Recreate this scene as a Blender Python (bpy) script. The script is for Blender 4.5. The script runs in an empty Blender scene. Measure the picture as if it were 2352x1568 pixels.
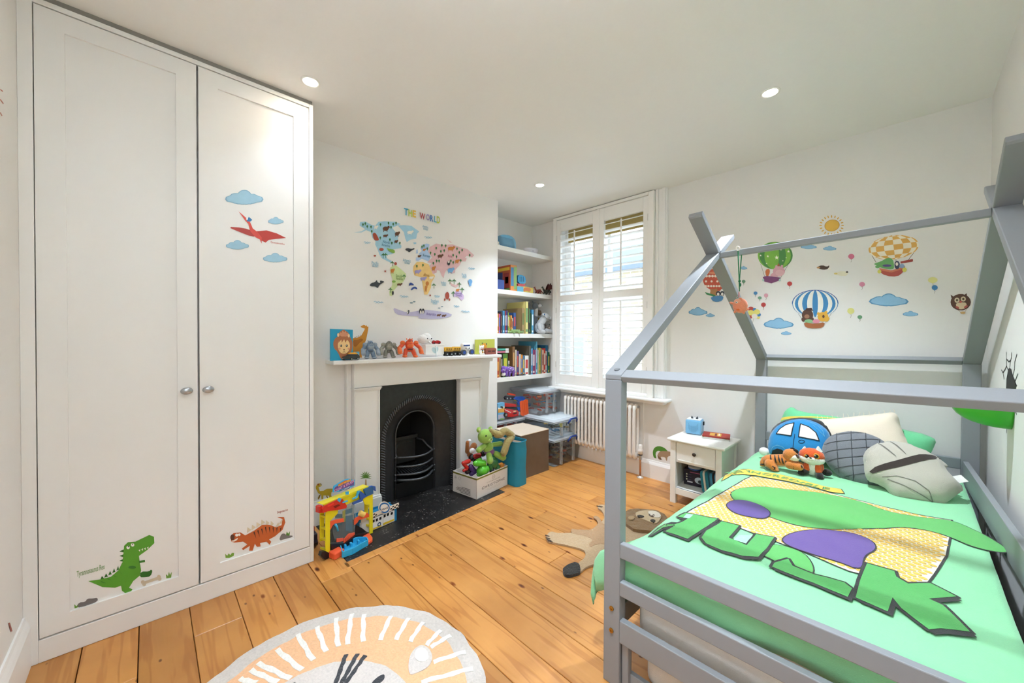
import bpy, math, random
from mathutils import Vector, Matrix, Quaternion
from mathutils.geometry import delaunay_2d_cdt
random.seed(7)
sc = bpy.context.scene
COL = sc.collection
PI = math.pi

# ------------------------------------------------------------------ camera
FPX, YAW, PIT, ROL, CAMZ = 872.92, 0.808175, -0.011575, 0.0044917, 1.30
_f = Vector((-math.sin(YAW)*math.cos(PIT), math.cos(YAW)*math.cos(PIT), math.sin(PIT)))
_r = _f.cross(Vector((0, 0, 1))).normalized(); _u = _r.cross(_f)
_R = _r*math.cos(ROL)+_u*math.sin(ROL); _U = -_r*math.sin(ROL)+_u*math.cos(ROL)
cam = bpy.data.cameras.new('camera'); camo = bpy.data.objects.new('camera', cam)
COL.objects.link(camo); sc.camera = camo
cam.sensor_width = 36; cam.lens = 36*FPX/2352; cam.clip_start = 0.02; cam.clip_end = 200
camo.matrix_world = Matrix(((_R.x, _U.x, -_f.x, 0), (_R.y, _U.y, -_f.y, 0), (_R.z, _U.z, -_f.z, CAMZ), (0, 0, 0, 1)))

# ------------------------------------------------------------------ world, lights, exposure
sc.view_settings.view_transform = 'Standard'; sc.view_settings.look = 'None'
sc.view_settings.gamma = 1; sc.view_settings.use_curve_mapping = False
sc.view_settings.exposure = 1.53
try:
    sc.cycles.diffuse_bounces = 8; sc.cycles.max_bounces = 14; sc.cycles.transparent_max_bounces = 16
    sc.cycles.use_denoising = True
except Exception: pass
WORLD_STRENGTH = 1.48
LAMP_W = 58.0
SUN_W = 1.5
FILL_W = 54.0
w = bpy.data.worlds.new('sky'); sc.world = w; w.use_nodes = True
nt = w.node_tree; bg = nt.nodes['Background']
bg.inputs[1].default_value = WORLD_STRENGTH
bg.inputs[0].default_value = (0.86, 0.93, 1.0, 1)     # overcast white sky
sn_ = bpy.data.lights.new('hazy_sun', 'SUN'); sn_.energy = SUN_W; sn_.angle = .75; sn_.color = (.86, .93, 1.)   # soft sun added to lift the room light, low over the roofs opposite
sno = bpy.data.objects.new('hazy_sun', sn_); COL.objects.link(sno); sno.rotation_euler = (math.radians(90-34), 0, math.radians(180+6))
sno.location = (-2, 6, 5)
fl_ = bpy.data.lights.new('added_ceiling_fill', 'SPOT'); fl_.energy = FILL_W; fl_.spot_size = 2.3; fl_.spot_blend = 1.; fl_.shadow_soft_size = .06; fl_.color = (.76, .88, 1.)   # added fill spot, turned up at the ceiling to brighten the whole room
flo = bpy.data.objects.new('added_ceiling_fill', fl_); COL.objects.link(flo); flo.location = (-.15, -.1, 1.72); flo.rotation_euler = (math.radians(180), 0, 0)
pl = bpy.data.lights.new('window_portal', 'AREA'); pl.shape = 'RECTANGLE'; pl.size = 1.1; pl.size_y = 1.9
pl.cycles.is_portal = True
plo = bpy.data.objects.new('window_portal', pl); COL.objects.link(plo)
plo.location = (-2.2, 3.60, 1.68); plo.rotation_euler = (-PI/2, 0, 0)

# ------------------------------------------------------------------ pixel helpers (photo frame 2352 x 1568 to a known plane of the room)
O = Vector((0, 0, CAMZ))
def ray(u, v): return _R*((u-1176)/FPX)+_U*(-(v-784)/FPX)+_f
def onx(u, v, x): d = ray(u, v); return O+d*(x/d.x)
def ony(u, v, y): d = ray(u, v); return O+d*(y/d.y)
def onz(u, v, z): d = ray(u, v); return O+d*((z-CAMZ)/d.z)

# ------------------------------------------------------------------ materials
def lin(c):
    if isinstance(c, str):
        c = c.lstrip('#'); c = [int(c[i:i+2], 16)/255 for i in (0, 2, 4)]
    return [(x/12.92 if x <= .04045 else ((x+.055)/1.055)**2.4) for x in c]
MATS = {}
def mat(col, rough=.5, metal=0., bump=0., scale=40., var=0., name=None, spec=None, sheen=0., coat=0.):
    key = (str(col), rough, metal, bump, scale, var, spec, sheen, coat)
    if key in MATS: return MATS[key]
    m = bpy.data.materials.new(name or 'paint_'+str(col).strip('#')); m.use_nodes = True
    n = m.node_tree.nodes; L = m.node_tree.links; b = n['Principled BSDF']
    c = lin(col)
    b.inputs['Base Color'].default_value = (*c, 1); b.inputs['Roughness'].default_value = rough
    b.inputs['Metallic'].default_value = metal
    if spec is not None: b.inputs['Specular IOR Level'].default_value = spec
    if sheen: b.inputs['Sheen Weight'].default_value = sheen
    if coat: b.inputs['Coat Weight'].default_value = coat; b.inputs['Coat Roughness'].default_value = .1
    if bump or var:
        tc = n.new('ShaderNodeTexCoord'); no = n.new('ShaderNodeTexNoise')
        no.inputs['Scale'].default_value = scale; no.inputs['Detail'].default_value = 4
        L.new(tc.outputs['Object'], no.inputs['Vector'])
        if bump:
            bp = n.new('ShaderNodeBump'); bp.inputs['Strength'].default_value = bump; bp.inputs['Distance'].default_value = .004
            L.new(no.outputs['Fac'], bp.inputs['Height']); L.new(bp.outputs['Normal'], b.inputs['Normal'])
        if var:
            mx = n.new('ShaderNodeMix'); mx.data_type = 'RGBA'
            mx.inputs[6].default_value = (*[x*(1-var) for x in c], 1); mx.inputs[7].default_value = (*[min(1, x*(1+var)) for x in c], 1)
            L.new(no.outputs['Fac'], mx.inputs[0]); L.new(mx.outputs[2], b.inputs['Base Color'])
    MATS[key] = m
    return m
def plastic(c, r=.32): return mat(c, r)
def fabric(c, sheen=.3): return mat(c, .85, bump=.35, scale=350, var=.06, sheen=sheen)
def plush(c): return mat(c, .95, bump=.8, scale=220, var=.22, sheen=.35)
def sticker(c): return mat(c, .6, var=.10, scale=25)
def paper(c): return mat(c, .55)
def clearmat(tint='#eef3f5', op=.25, name='clear_plastic', rough=.1):
    key = ('clear', tint, op, rough)
    if key in MATS: return MATS[key]
    m = bpy.data.materials.new(name); m.use_nodes = True
    n = m.node_tree.nodes; L = m.node_tree.links; b = n['Principled BSDF']
    b.inputs['Base Color'].default_value = (*lin(tint), 1); b.inputs['Roughness'].default_value = rough
    tr = n.new('ShaderNodeBsdfTransparent'); mx = n.new('ShaderNodeMixShader')
    fr = n.new('ShaderNodeFresnel'); fr.inputs['IOR'].default_value = 1.3
    ma = n.new('ShaderNodeMath'); ma.operation = 'ADD'; ma.inputs[1].default_value = op; ma.use_clamp = True
    L.new(fr.outputs[0], ma.inputs[0]); L.new(ma.outputs[0], mx.inputs[0])
    L.new(tr.outputs[0], mx.inputs[1]); L.new(b.outputs[0], mx.inputs[2])
    L.new(mx.outputs[0], n['Material Output'].inputs['Surface'])
    tr.inputs[0].default_value = (*lin(tint), 1)
    MATS[key] = m
    return m
def emit(c, s):
    key = ('emit', c, s)
    if key in MATS: return MATS[key]
    m = bpy.data.materials.new('lamp_glow'); m.use_nodes = True
    b = m.node_tree.nodes['Principled BSDF']
    b.inputs['Emission Color'].default_value = (*lin(c), 1); b.inputs['Emission Strength'].default_value = s
    MATS[key] = m
    return m

# ------------------------------------------------------------------ mesh builder
def frame(o, x, z=None, y=None):
    """matrix with origin o, local x axis, local z (normal) axis"""
    x = Vector(x).normalized()
    if z is not None:
        z = Vector(z).normalized(); y = z.cross(x).normalized(); z = x.cross(y)
    else:
        y = Vector(y).normalized(); z = x.cross(y).normalized(); y = z.cross(x)
    o = Vector(o)
    return Matrix(((x.x, y.x, z.x, o.x), (x.y, y.y, z.y, o.y), (x.z, y.z, z.z, o.z), (0, 0, 0, 1)))
def RZ(a, o=(0, 0, 0)): return Matrix.Translation(o) @ Matrix.Rotation(a, 4, 'Z')
def densify(poly, step):
    out = []
    n = len(poly)
    for i in range(n):
        a, b = Vector(poly[i][:2]), Vector(poly[(i+1) % n][:2])
        k = max(1, int((b-a).length/step))
        for j in range(k): out.append(tuple(a.lerp(b, j/k)))
    return out
def smoothpoly(poly, it=2):
    for _ in range(it):
        q = []
        n = len(poly)
        for i in range(n):
            a, b = poly[i], poly[(i+1) % n]
            q.append((a[0]*.75+b[0]*.25, a[1]*.75+b[1]*.25)); q.append((a[0]*.25+b[0]*.75, a[1]*.25+b[1]*.75))
        poly = q
    return poly
def inside(p, poly):
    x, y = p; c = False; j = len(poly)-1
    for i in range(len(poly)):
        xi, yi = poly[i]; xj, yj = poly[j]
        if (yi > y) != (yj > y) and x < (xj-xi)*(y-yi)/(yj-yi)+xi: c = not c
        j = i
    return c
def edist(p, poly):
    m = 1e9; px, py = p; n = len(poly)
    for i in range(n):
        ax, ay = poly[i]; bx, by = poly[(i+1) % n]; dx, dy = bx-ax, by-ay; l = dx*dx+dy*dy
        t = 0 if l == 0 else max(0, min(1, ((px-ax)*dx+(py-ay)*dy)/l))
        d = (ax+dx*t-px)**2+(ay+dy*t-py)**2
        if d < m: m = d
    return math.sqrt(m)
def fill2d(poly, step=None, holes=()):
    """triangulate a 2D outline; with step also put inner grid points"""
    P = [Vector(p[:2]) for p in (densify(poly, step) if step else poly)]
    loops = [list(range(len(P)))]
    for h in holes:
        hp = densify(h, step) if step else h
        loops.append(list(range(len(P), len(P)+len(hp)))); P += [Vector(p[:2]) for p in hp]
    edges = [(l[i], l[(i+1) % len(l)]) for l in loops for i in range(len(l))]
    if step:
        pl = [tuple(p) for p in P[:len(loops[0])]]
        x0 = min(p[0] for p in pl); x1 = max(p[0] for p in pl); y0 = min(p[1] for p in pl); y1 = max(p[1] for p in pl)
        nx = int((x1-x0)/step)+1; ny = int((y1-y0)/step)+1
        for i in range(nx+1):
            for j in range(ny+1):
                q = (x0+(i+.5*(j % 2))*step, y0+j*step)
                if inside(q, pl) and edist(q, pl) > step*.35: P.append(Vector(q))
    r = delaunay_2d_cdt(P, edges, [], 1, 1e-6)
    vs = [tuple(v) for v in r[0]]; ts = [tuple(t) for t in r[2]]
    # counter-clockwise faces; nothing inside a hole
    out = []
    for t in ts:
        a, b, c = (vs[i] for i in t[:3])
        g = ((a[0]+b[0]+c[0])/3, (a[1]+b[1]+c[1])/3)
        if any(inside(g, h) for h in holes): continue
        if (b[0]-a[0])*(c[1]-a[1])-(b[1]-a[1])*(c[0]-a[0]) < 0: t = t[::-1]
        out.append(t)
    return vs, out

class MB:
    def __init__(s): s.v = []; s.f = []; s.m = []; s.mi = 0
    def add(s, vs, fs, M=None, mi=None):
        b = len(s.v)
        for p in vs:
            p = Vector(p); s.v.append(M @ p if M is not None else p)
        for f in fs: s.f.append([b+i for i in f]); s.m.append(s.mi if mi is None else mi)
        return s
    def box(s, x0, x1, y0, y1, z0, z1, M=None, mi=None):
        vs = [(x, y, z) for x in (x0, x1) for y in (y0, y1) for z in (z0, z1)]
        return s.add(vs, [(0, 1, 3, 2), (4, 6, 7, 5), (0, 4, 5, 1), (2, 3, 7, 6), (0, 2, 6, 4), (1, 5, 7, 3)], M, mi)
    def cbox(s, c, d, M=None, mi=None):
        return s.box(c[0]-d[0]/2, c[0]+d[0]/2, c[1]-d[1]/2, c[1]+d[1]/2, c[2]-d[2]/2, c[2]+d[2]/2, M, mi)
    def beam(s, p0, p1, w, h, up=(0, 0, 1), mi=None):
        """bar from p0 to p1, w across, h along up"""
        p0, p1 = Vector(p0), Vector(p1); d = p1-p0
        y = Vector(up).cross(d).normalized(); z = d.normalized().cross(y)
        M = Matrix(((d.normalized().x, y.x, z.x, p0.x), (d.normalized().y, y.y, z.y, p0.y), (d.normalized().z, y.z, z.z, p0.z), (0, 0, 0, 1)))
        return s.box(0, d.length, -w/2, w/2, -h/2, h/2, M, mi)
    def cyl(s, p0, p1, r0, r1=None, n=12, mi=None, cap=True):
        p0, p1 = Vector(p0), Vector(p1); r1 = r0 if r1 is None else r1
        d = (p1-p0).normalized(); a = d.orthogonal().normalized(); b = d.cross(a)
        vs = []
        for p, r in ((p0, r0), (p1, r1)):
            for i in range(n):
                t = 2*PI*i/n; vs.append(p+a*(r*math.cos(t))+b*(r*math.sin(t)))
        fs = [(i, (i+1) % n, n+(i+1) % n, n+i) for i in range(n)]
        if cap: fs += [tuple(range(n))[::-1], tuple(range(n, 2*n))]
        return s.add(vs, fs, None, mi)
    def lathe(s, prof, M=None, n=20, mi=None):
        """profile [(r,z)] about local z"""
        vs = []; k = len(prof)
        for i in range(n):
            t = 2*PI*i/n
            for r, z in prof: vs.append((r*math.cos(t), r*math.sin(t), z))
        fs = []
        for i in range(n):
            j = (i+1) % n
            for q in range(k-1): fs.append((i*k+q, j*k+q, j*k+q+1, i*k+q+1))
        if prof[0][0] > 1e-6: fs.append(tuple(i*k for i in range(n))[::-1])
        if prof[-1][0] > 1e-6: fs.append(tuple(i*k+k-1 for i in range(n)))
        return s.add(vs, fs, M, mi)
    def ball(s, c, r, n=14, k=9, M=None, mi=None):
        if not hasattr(r, '__len__'): r = (r, r, r)
        vs = [(0, 0, -1)]
        for j in range(1, k):
            p = -PI/2+PI*j/k
            for i in range(n): vs.append((math.cos(p)*math.cos(2*PI*i/n), math.cos(p)*math.sin(2*PI*i/n), math.sin(p)))
        vs.append((0, 0, 1))
        fs = [(0, 1+(i+1) % n, 1+i) for i in range(n)]
        for j in range(k-2):
            for i in range(n): fs.append((1+j*n+i, 1+j*n+(i+1) % n, 1+(j+1)*n+(i+1) % n, 1+(j+1)*n+i))
        e = len(vs)-1; o = 1+(k-2)*n
        fs += [(o+i, o+(i+1) % n, e) for i in range(n)]
        vs = [Vector((c[0]+v[0]*r[0], c[1]+v[1]*r[1], c[2]+v[2]*r[2])) for v in vs]
        return s.add(vs, fs, M, mi)
    def blob(s, p0, p1, r0, r1, n=12, mi=None):
        """capsule limb with rounded ends"""
        p0, p1 = Vector(p0), Vector(p1); d = p1-p0; L = d.length; d = d.normalized()
        a = d.orthogonal().normalized(); b = d.cross(a)
        M = Matrix(((a.x, b.x, d.x, p0.x), (a.y, b.y, d.y, p0.y), (a.z, b.z, d.z, p0.z), (0, 0, 0, 1)))
        pr = [(0, -r0)]+[(r0*math.cos(t), r0*math.sin(t)) for t in (-1.05, -.5, 0)]
        pr += [(r1*math.cos(t), L+r1*math.sin(t)) for t in (0, .5, 1.05)]+[(0, L+r1)]
        return s.lathe(pr, M, n, mi)
    def tube(s, pts, r, n=8, mi=None, closed=False):
        pts = [Vector(p) for p in pts]; k = len(pts); vs = []
        rr = r if hasattr(r, '__len__') else [r]*k
        prev = None
        for i, p in enumerate(pts):
            if closed: d = pts[(i+1) % k]-pts[i-1]
            else: d = pts[min(i+1, k-1)]-pts[max(i-1, 0)]
            d = d.normalized()
            a = d.orthogonal().normalized() if prev is None else (prev-d*prev.dot(d)).normalized()
            prev = a; b = d.cross(a)
            for j in range(n):
                t = 2*PI*j/n; vs.append(p+(a*math.cos(t)+b*math.sin(t))*rr[i])
        fs = []
        for i in range(k if closed else k-1):
            i2 = (i+1) % k
            for j in range(n): fs.append((i*n+j, i*n+(j+1) % n, i2*n+(j+1) % n, i2*n+j))
        if not closed: fs += [tuple(range(n))[::-1], tuple((k-1)*n+j for j in range(n))]
        return s.add(vs, fs, None, mi)
    def prism(s, poly, z0, z1, M=None, mi=None, holes=()):
        vs, ts = fill2d(poly, None, holes)
        n = len(vs); V = [(x, y, z1) for x, y in vs]+[(x, y, z0) for x, y in vs]
        F = [t for t in ts]+[tuple(i+n for i in t)[::-1] for t in ts]
        ed = {}
        for t in ts:
            for i in range(len(t)):
                a, b = t[i], t[(i+1) % len(t)]
                ed[(a, b)] = 1
        for (a, b) in ed:
            if (b, a) not in ed: F.append((a, a+n, b+n, b))
        return s.add(V, F, M, mi)
    def flat(s, poly, z=0., M=None, mi=None, step=None, fn=None):
        vs, ts = fill2d(poly, step)
        return s.add([(fn(x, y) if fn else (x, y, z)) for x, y in vs], ts, M, mi)
    def build(s, name, mats, parent=None, smooth=False, bevel=0., seg=2, subsurf=0, auto=None):
        me = bpy.data.meshes.new(name)
        me.from_pydata([tuple(v) for v in s.v], [], s.f); me.update()
        if not hasattr(mats, '__len__'): mats = [mats]
        for m_ in mats: me.materials.append(m_)
        if len(mats) > 1:
            me.polygons.foreach_set('material_index', s.m)
        ob = bpy.data.objects.new(name, me); COL.objects.link(ob)
        if smooth: me.polygons.foreach_set('use_smooth', [True]*len(me.polygons))
        if parent is not None:
            ob.parent = parent; ob.matrix_parent_inverse = parent.matrix_basis.inverted()
        if bevel:
            b = ob.modifiers.new('bevel', 'BEVEL'); b.width = bevel; b.segments = seg; b.limit_method = 'ANGLE'; b.angle_limit = .7
            b.harden_normals = False
        if subsurf:
            q = ob.modifiers.new('sub', 'SUBSURF'); q.levels = q.render_levels = subsurf
        if auto: 
            me.set_sharp_from_angle(angle=auto)
        return ob
def weld(mb, d=1e-5):
    """merge doubled points so that subdivided / smooth surfaces close"""
    key = {}; mp = []; nv = []
    for p in mb.v:
        k = (round(p.x/d), round(p.y/d), round(p.z/d))
        if k not in key: key[k] = len(nv); nv.append(p)
        mp.append(key[k])
    f2 = []; m2 = []
    for f, m_ in zip(mb.f, mb.m):
        g = []
        for i in f:
            if mp[i] not in g: g.append(mp[i])
        if len(g) > 2: f2.append(g); m2.append(m_)
    mb.v, mb.f, mb.m = nv, f2, m2
    return mb

def tag(o, label, cat, group=None):
    o['label'] = label; o['category'] = cat
    if group: o['group'] = group
    return o
def thing(name, label, cat, loc=(0, 0, 0), rz=0., group=None, mw=None):
    o = bpy.data.objects.new(name, None); COL.objects.link(o); o.empty_display_size = .05
    o.location = loc; o.rotation_euler = (0, 0, rz)
    if mw is not None: o.matrix_basis = mw
    else: o.matrix_basis = Matrix.Translation(loc) @ Matrix.Rotation(rz, 4, 'Z')
    return tag(o, label, cat, group)
def struct(o): o['kind'] = 'structure'; return o
def local(o, parent):
    """children given in the parent's local space"""
    o.matrix_parent_inverse = Matrix.Identity(4); return o
def part(mb, name, mats, parent, **k):
    return local(mb.build(name, mats, parent, **k), parent)
def quad_arr(name, mb, mats, **k): return mb.build(name, mats, **k)

_TX = {}
def text2d(txt, size=1., off=0., spacing=1., shear=0.):
    """text as (verts2d, faces, width); baseline y=0"""
    key = (txt, size, off, spacing, shear)
    if key in _TX: return _TX[key]
    c = bpy.data.curves.new('t', 'FONT'); c.body = txt; c.size = size; c.offset = off; c.space_character = spacing; c.shear = shear
    c.resolution_u = 3
    o = bpy.data.objects.new('t', c); COL.objects.link(o)
    dg = bpy.context.evaluated_depsgraph_get(); me = o.evaluated_get(dg).to_mesh()
    vs = [(v.co.x, v.co.y) for v in me.vertices]; fs = [tuple(p.vertices) for p in me.polygons]
    o.evaluated_get(dg).to_mesh_clear(); bpy.data.objects.remove(o); bpy.data.curves.remove(c)
    wd = max((v[0] for v in vs), default=0)
    _TX[key] = (vs, fs, wd)
    return _TX[key]
def add_text(mb, txt, M, height=.02, width=None, off=0., z=0., center=True, mi=None, spacing=1., fn=None):
    vs, fs, wd = text2d(txt, 1., off, spacing)
    if not vs: return
    x0 = min(v[0] for v in vs); x1 = max(v[0] for v in vs); y0 = min(v[1] for v in vs); y1 = max(v[1] for v in vs)
    sy = height/max(.3, (y1-y0)); sx = sy if width is None else width/(x1-x0)
    cx = (x0+x1)/2 if center else x0; cy = (y0+y1)/2 if center else y0
    pts = [((x-cx)*sx, (y-cy)*sy) for x, y in vs]
    mb.add([(fn(*p) if fn else (p[0], p[1], z)) for p in pts], fs, M, mi)
# ================================================================== the room
ZC = 2.637; XR = .30; YW = 3.37; YB = -.36; XA = -3.18; XCH = -2.81; XWD = -2.366
def wallmat(c, name):
    m = mat(c, .7, bump=.05, scale=60, var=.012, name=name); return m
WALL = wallmat('#e7e5e2', 'wall_paint'); CEIL = wallmat('#efeeec', 'ceiling_paint'); TRIM = mat('#f0efed', .42, name='white_gloss_trim')
def skirt(mb, x0, y0, x1, y1, nx, ny, h=.16, t=.018):
    """skirting board along a line; n = direction into the room"""
    d = Vector((x1-x0, y1-y0, 0)); L = d.length
    M = frame((x0, y0, 0), d, y=(nx, ny, 0))
    M = Matrix(((d.x/L, nx, 0, x0), (d.y/L, ny, 0, y0), (0, 0, 1, 0), (0, 0, 0, 1)))
    prof = [(0, 0), (t, 0), (t, h*.78), (t*.75, h*.86), (t*.45, h*.93), (t*.3, h), (0, h)]
    vs = [(0, a, b) for a, b in prof]+[(L, a, b) for a, b in prof]; n = len(prof)
    mb.add(vs, [(i, (i+1) % n, n+(i+1) % n, n+i) for i in range(n)]+[tuple(range(n))[::-1], tuple(range(n, 2*n))], M)
# ceiling, walls
struct(MB().box(XA-.2, XR+.2, YB-.2, YW+.3, ZC, ZC+.12).build('ceiling', CEIL))
WX0, WX1, WZ0, WZ1 = -2.765, -1.63, .745, 2.615
wb = MB()
wb.box(XA-.2, WX0, YW, YW+.3, -.1, ZC); wb.box(WX1, XR+.2, YW, YW+.3, -.1, ZC)
wb.box(WX0, WX1, YW, YW+.3, -.1, WZ0); wb.box(WX0, WX1, YW, YW+.3, WZ1, ZC)
struct(wb.build('wall_window', WALL))
struct(MB().box(XA-.2, XA, YB-.2, YW, -.1, ZC).build('wall_left', WALL))
cb = MB(); cb.box(XA, XCH, .66, 1.27, -.02, ZC); cb.box(XA, XCH, 1.935, 2.485, -.02, ZC); cb.box(XA, XCH, 1.27, 1.935, .83, ZC)
struct(cb.build('wall_chimney_breast', WALL))
struct(MB().box(XR, XR+.2, YB-.2, YW, -.1, ZC).build('wall_right', WALL))
struct(MB().box(XA, XR, YB-.2, YB, -.1, ZC).build('wall_back', WALL))
sk = MB(); skirt(sk, XWD, YB, XR, YB, 0, 1, .2, .02)
struct(sk.build('baseboard_back', TRIM))
sk = MB(); skirt(sk, XA, YW, XR, YW, 0, -1, .165, .02)
struct(sk.build('baseboard_window', TRIM))
sk = MB(); skirt(sk, XR, YB, XR, YW, -1, 0, .165, .02)
struct(sk.build('baseboard_right', TRIM))
sk = MB(); skirt(sk, XCH, .66, XCH, 1.02, 1, 0, .165, .02); skirt(sk, XCH, 2.25, XCH, 2.485, 1, 0, .165, .02); skirt(sk, XA, 2.485, XA, YW, 1, 0, .165, .02)
struct(sk.build('baseboard_left', TRIM))

# ------------------------------------------------------------------ floorboards
def pine():
    m = bpy.data.materials.new('old_pine_boards'); m.use_nodes = True
    n = m.node_tree.nodes; L = m.node_tree.links; b = n['Principled BSDF']
    tc = n.new('ShaderNodeTexCoord'); oi = n.new('ShaderNodeObjectInfo')
    mp = n.new('ShaderNodeMapping'); mp.inputs['Scale'].default_value = (.75, 9, 4)
    ad = n.new('ShaderNodeVectorMath'); ad.operation = 'ADD'
    sc_ = n.new('ShaderNodeVectorMath'); sc_.operation = 'SCALE'; sc_.inputs['Scale'].default_value = 37.
    cb = n.new('ShaderNodeCombineXYZ')
    for i in range(3): L.new(oi.outputs['Random'], cb.inputs[i])
    L.new(cb.outputs[0], sc_.inputs[0])
    L.new(tc.outputs['Object'], ad.inputs[0]); L.new(sc_.outputs[0], ad.inputs[1])
    # long grain: distorted bands across the board
    nz = n.new('ShaderNodeTexNoise'); nz.inputs['Scale'].default_value = 1.3; nz.inputs['Detail'].default_value = 3; nz.inputs['Distortion'].default_value = .25
    L.new(ad.outputs[0], mp.inputs[0]); L.new(mp.outputs[0], nz.inputs['Vector'])
    ml = n.new('ShaderNodeMath'); ml.operation = 'MULTIPLY'; ml.inputs[1].default_value = 30.
    sn = n.new('ShaderNodeMath'); sn.operation = 'SINE'
    L.new(nz.outputs['Fac'], ml.inputs[0]); L.new(ml.outputs[0], sn.inputs[0])
    r1 = n.new('ShaderNodeValToRGB'); e = r1.color_ramp.elements
    e[0].position = .45; e[0].color = (*lin('#cf924d'), 1); e[1].position = .95; e[1].color = (*lin('#c0813f'), 1)
    L.new(sn.outputs[0], r1.inputs[0])
    # per board tone
    hs = n.new('ShaderNodeHueSaturation')
    mr = n.new('ShaderNodeMapRange'); mr.inputs['To Min'].default_value = .84; mr.inputs['To Max'].default_value = 1.12
    L.new(oi.outputs['Random'], mr.inputs['Value']); L.new(mr.outputs[0], hs.inputs['Value'])
    # blotches
    nb = n.new('ShaderNodeTexNoise'); nb.inputs['Scale'].default_value = 3.5; nb.inputs['Detail'].default_value = 5
    L.new(ad.outputs[0], nb.inputs['Vector'])
    mb_ = n.new('ShaderNodeMix'); mb_.data_type = 'RGBA'; mb_.blend_type = 'MULTIPLY'
    rb = n.new('ShaderNodeValToRGB'); rb.color_ramp.elements[0].position = .35; rb.color_ramp.elements[0].color = (.78, .70, .62, 1)
    rb.color_ramp.elements[1].position = .62; rb.color_ramp.elements[1].color = (1, 1, 1, 1)
    L.new(nb.outputs['Fac'], rb.inputs[0]); mb_.inputs[0].default_value = .75
    L.new(r1.outputs[0], mb_.inputs[6]); L.new(rb.outputs[0], mb_.inputs[7]); L.new(mb_.outputs[2], hs.inputs['Color'])
    # knots
    mk = n.new('ShaderNodeMapping'); mk.inputs['Scale'].default_value = (2.6, 6.0, 3)
    vo = n.new('ShaderNodeTexVoronoi'); vo.inputs['Scale'].default_value = 1.35; vo.inputs['Randomness'].default_value = 1
    L.new(ad.outputs[0], mk.inputs[0]); L.new(mk.outputs[0], vo.inputs['Vector'])
    rk = n.new('ShaderNodeValToRGB'); k = rk.color_ramp.elements
    k[0].position = .035; k[0].color = (.10, .045, .02, 1); k[1].position = .11; k[1].color = (1, 1, 1, 1)
    k2 = rk.color_ramp.elements.new(.07); k2.color = (.42, .22, .10, 1)
    L.new(vo.outputs['Distance'], rk.inputs[0])
    mx = n.new('ShaderNodeMix'); mx.data_type = 'RGBA'; mx.blend_type = 'MULTIPLY'; mx.inputs[0].default_value = 1
    L.new(hs.outputs[0], mx.inputs[6]); L.new(rk.outputs[0], mx.inputs[7]); L.new(mx.outputs[2], b.inputs['Base Color'])
    mk2 = n.new('ShaderNodeMapping'); mk2.inputs['Scale'].default_value = (7, 13, 5); mk2.inputs['Location'].default_value = (3.1, 1.7, 0)
    vo2 = n.new('ShaderNodeTexVoronoi'); vo2.inputs['Scale'].default_value = 1.
    L.new(ad.outputs[0], mk2.inputs[0]); L.new(mk2.outputs[0], vo2.inputs['Vector'])
    rk2 = n.new('ShaderNodeValToRGB'); rk2.color_ramp.elements[0].position = .04; rk2.color_ramp.elements[0].color = (.2, .1, .05, 1); rk2.color_ramp.elements[1].position = .085; rk2.color_ramp.elements[1].color = (1, 1, 1, 1)
    L.new(vo2.outputs['Distance'], rk2.inputs[0])
    mx2 = n.new('ShaderNodeMix'); mx2.data_type = 'RGBA'; mx2.blend_type = 'MULTIPLY'; mx2.inputs[0].default_value = .85
    L.new(mx.outputs[2], mx2.inputs[6]); L.new(rk2.outputs[0], mx2.inputs[7]); L.new(mx2.outputs[2], b.inputs['Base Color'])
    b.inputs['Roughness'].default_value = .33
    bp = n.new('ShaderNodeBump'); bp.inputs['Strength'].default_value = .12; bp.inputs['Distance'].default_value = .002
    L.new(sn.outputs[0], bp.inputs['Height']); L.new(bp.outputs[0], b.inputs['Normal'])
    return m
PINE = pine()
fl = struct(MB().box(XA, XR, YB, YW, -.08, -.028).build('floor', mat('#1d120a', .9, name='dark_gap')))
GAPS = [-.36, -.207, -.037, .134, .309, .48, .652, .82, .985, 1.145, 1.32, 1.487, 1.655, 1.828, 1.996, 2.158, 2.325, 2.49, 2.66, 2.83, 3.0, 3.17, 3.372]
JOIN = {1: [-2.02], 3: [-2.12, -.4], 6: [-2.13], 7: [-1.2], 9: [-.6], 12: [-1.42], 14: [-1.86, -.5], 15: [-1.1], 17: [-1.75], 18: [-.9], 19: [-1.5], 20: [-2.0], 21: [-1.2]}
XH0, XH1, YH0, YH1 = -2.232, -2.33, .82, 2.158      # front edge of the hearth runs slightly askew
def hx(y): return XH0+(XH1-XH0)*(y-.905)/(2.159-.905)
def plank(x0, x1, y0, y1):
    gp = .0011+random.random()*.0012
    dz = random.uniform(-.0012, .0008)
    o = MB().box(x0+.0008, x1-.0008, y0+gp, y1-gp, -.028, dz).build('floorboard', PINE, fl, bevel=.002, seg=1)
    return o
for i in range(len(GAPS)-1):
    y0, y1 = GAPS[i], GAPS[i+1]
    xa = XA
    if y1 > YH0+.01 and y0 < YH1-.01: xa = hx((y0+y1)/2)+.062
    xs = [xa]+[j for j in JOIN.get(i, []) if j > xa+.2]+[XR]
    if i == 4: xs = [XA, -.2, XR]
    for a, b_ in zip(xs[:-1], xs[1:]): plank(a, b_, y0, y1)
# border strip along the hearth
p0 = Vector((hx(YH0-.02)+.03, YH0-.02, -.013)); p1 = Vector((hx(YH1+.03)+.03, YH1+.03, -.013))
MB().box(XA+.3, hx(YH0)+.055, YH0-.052, YH0-.001, -.028, .0015).build('border_strip', PINE, fl, bevel=.002, seg=1)
o = MB().beam(p0, p1, .06, .029).build('border_strip', PINE, fl, bevel=.002, seg=1)

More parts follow.
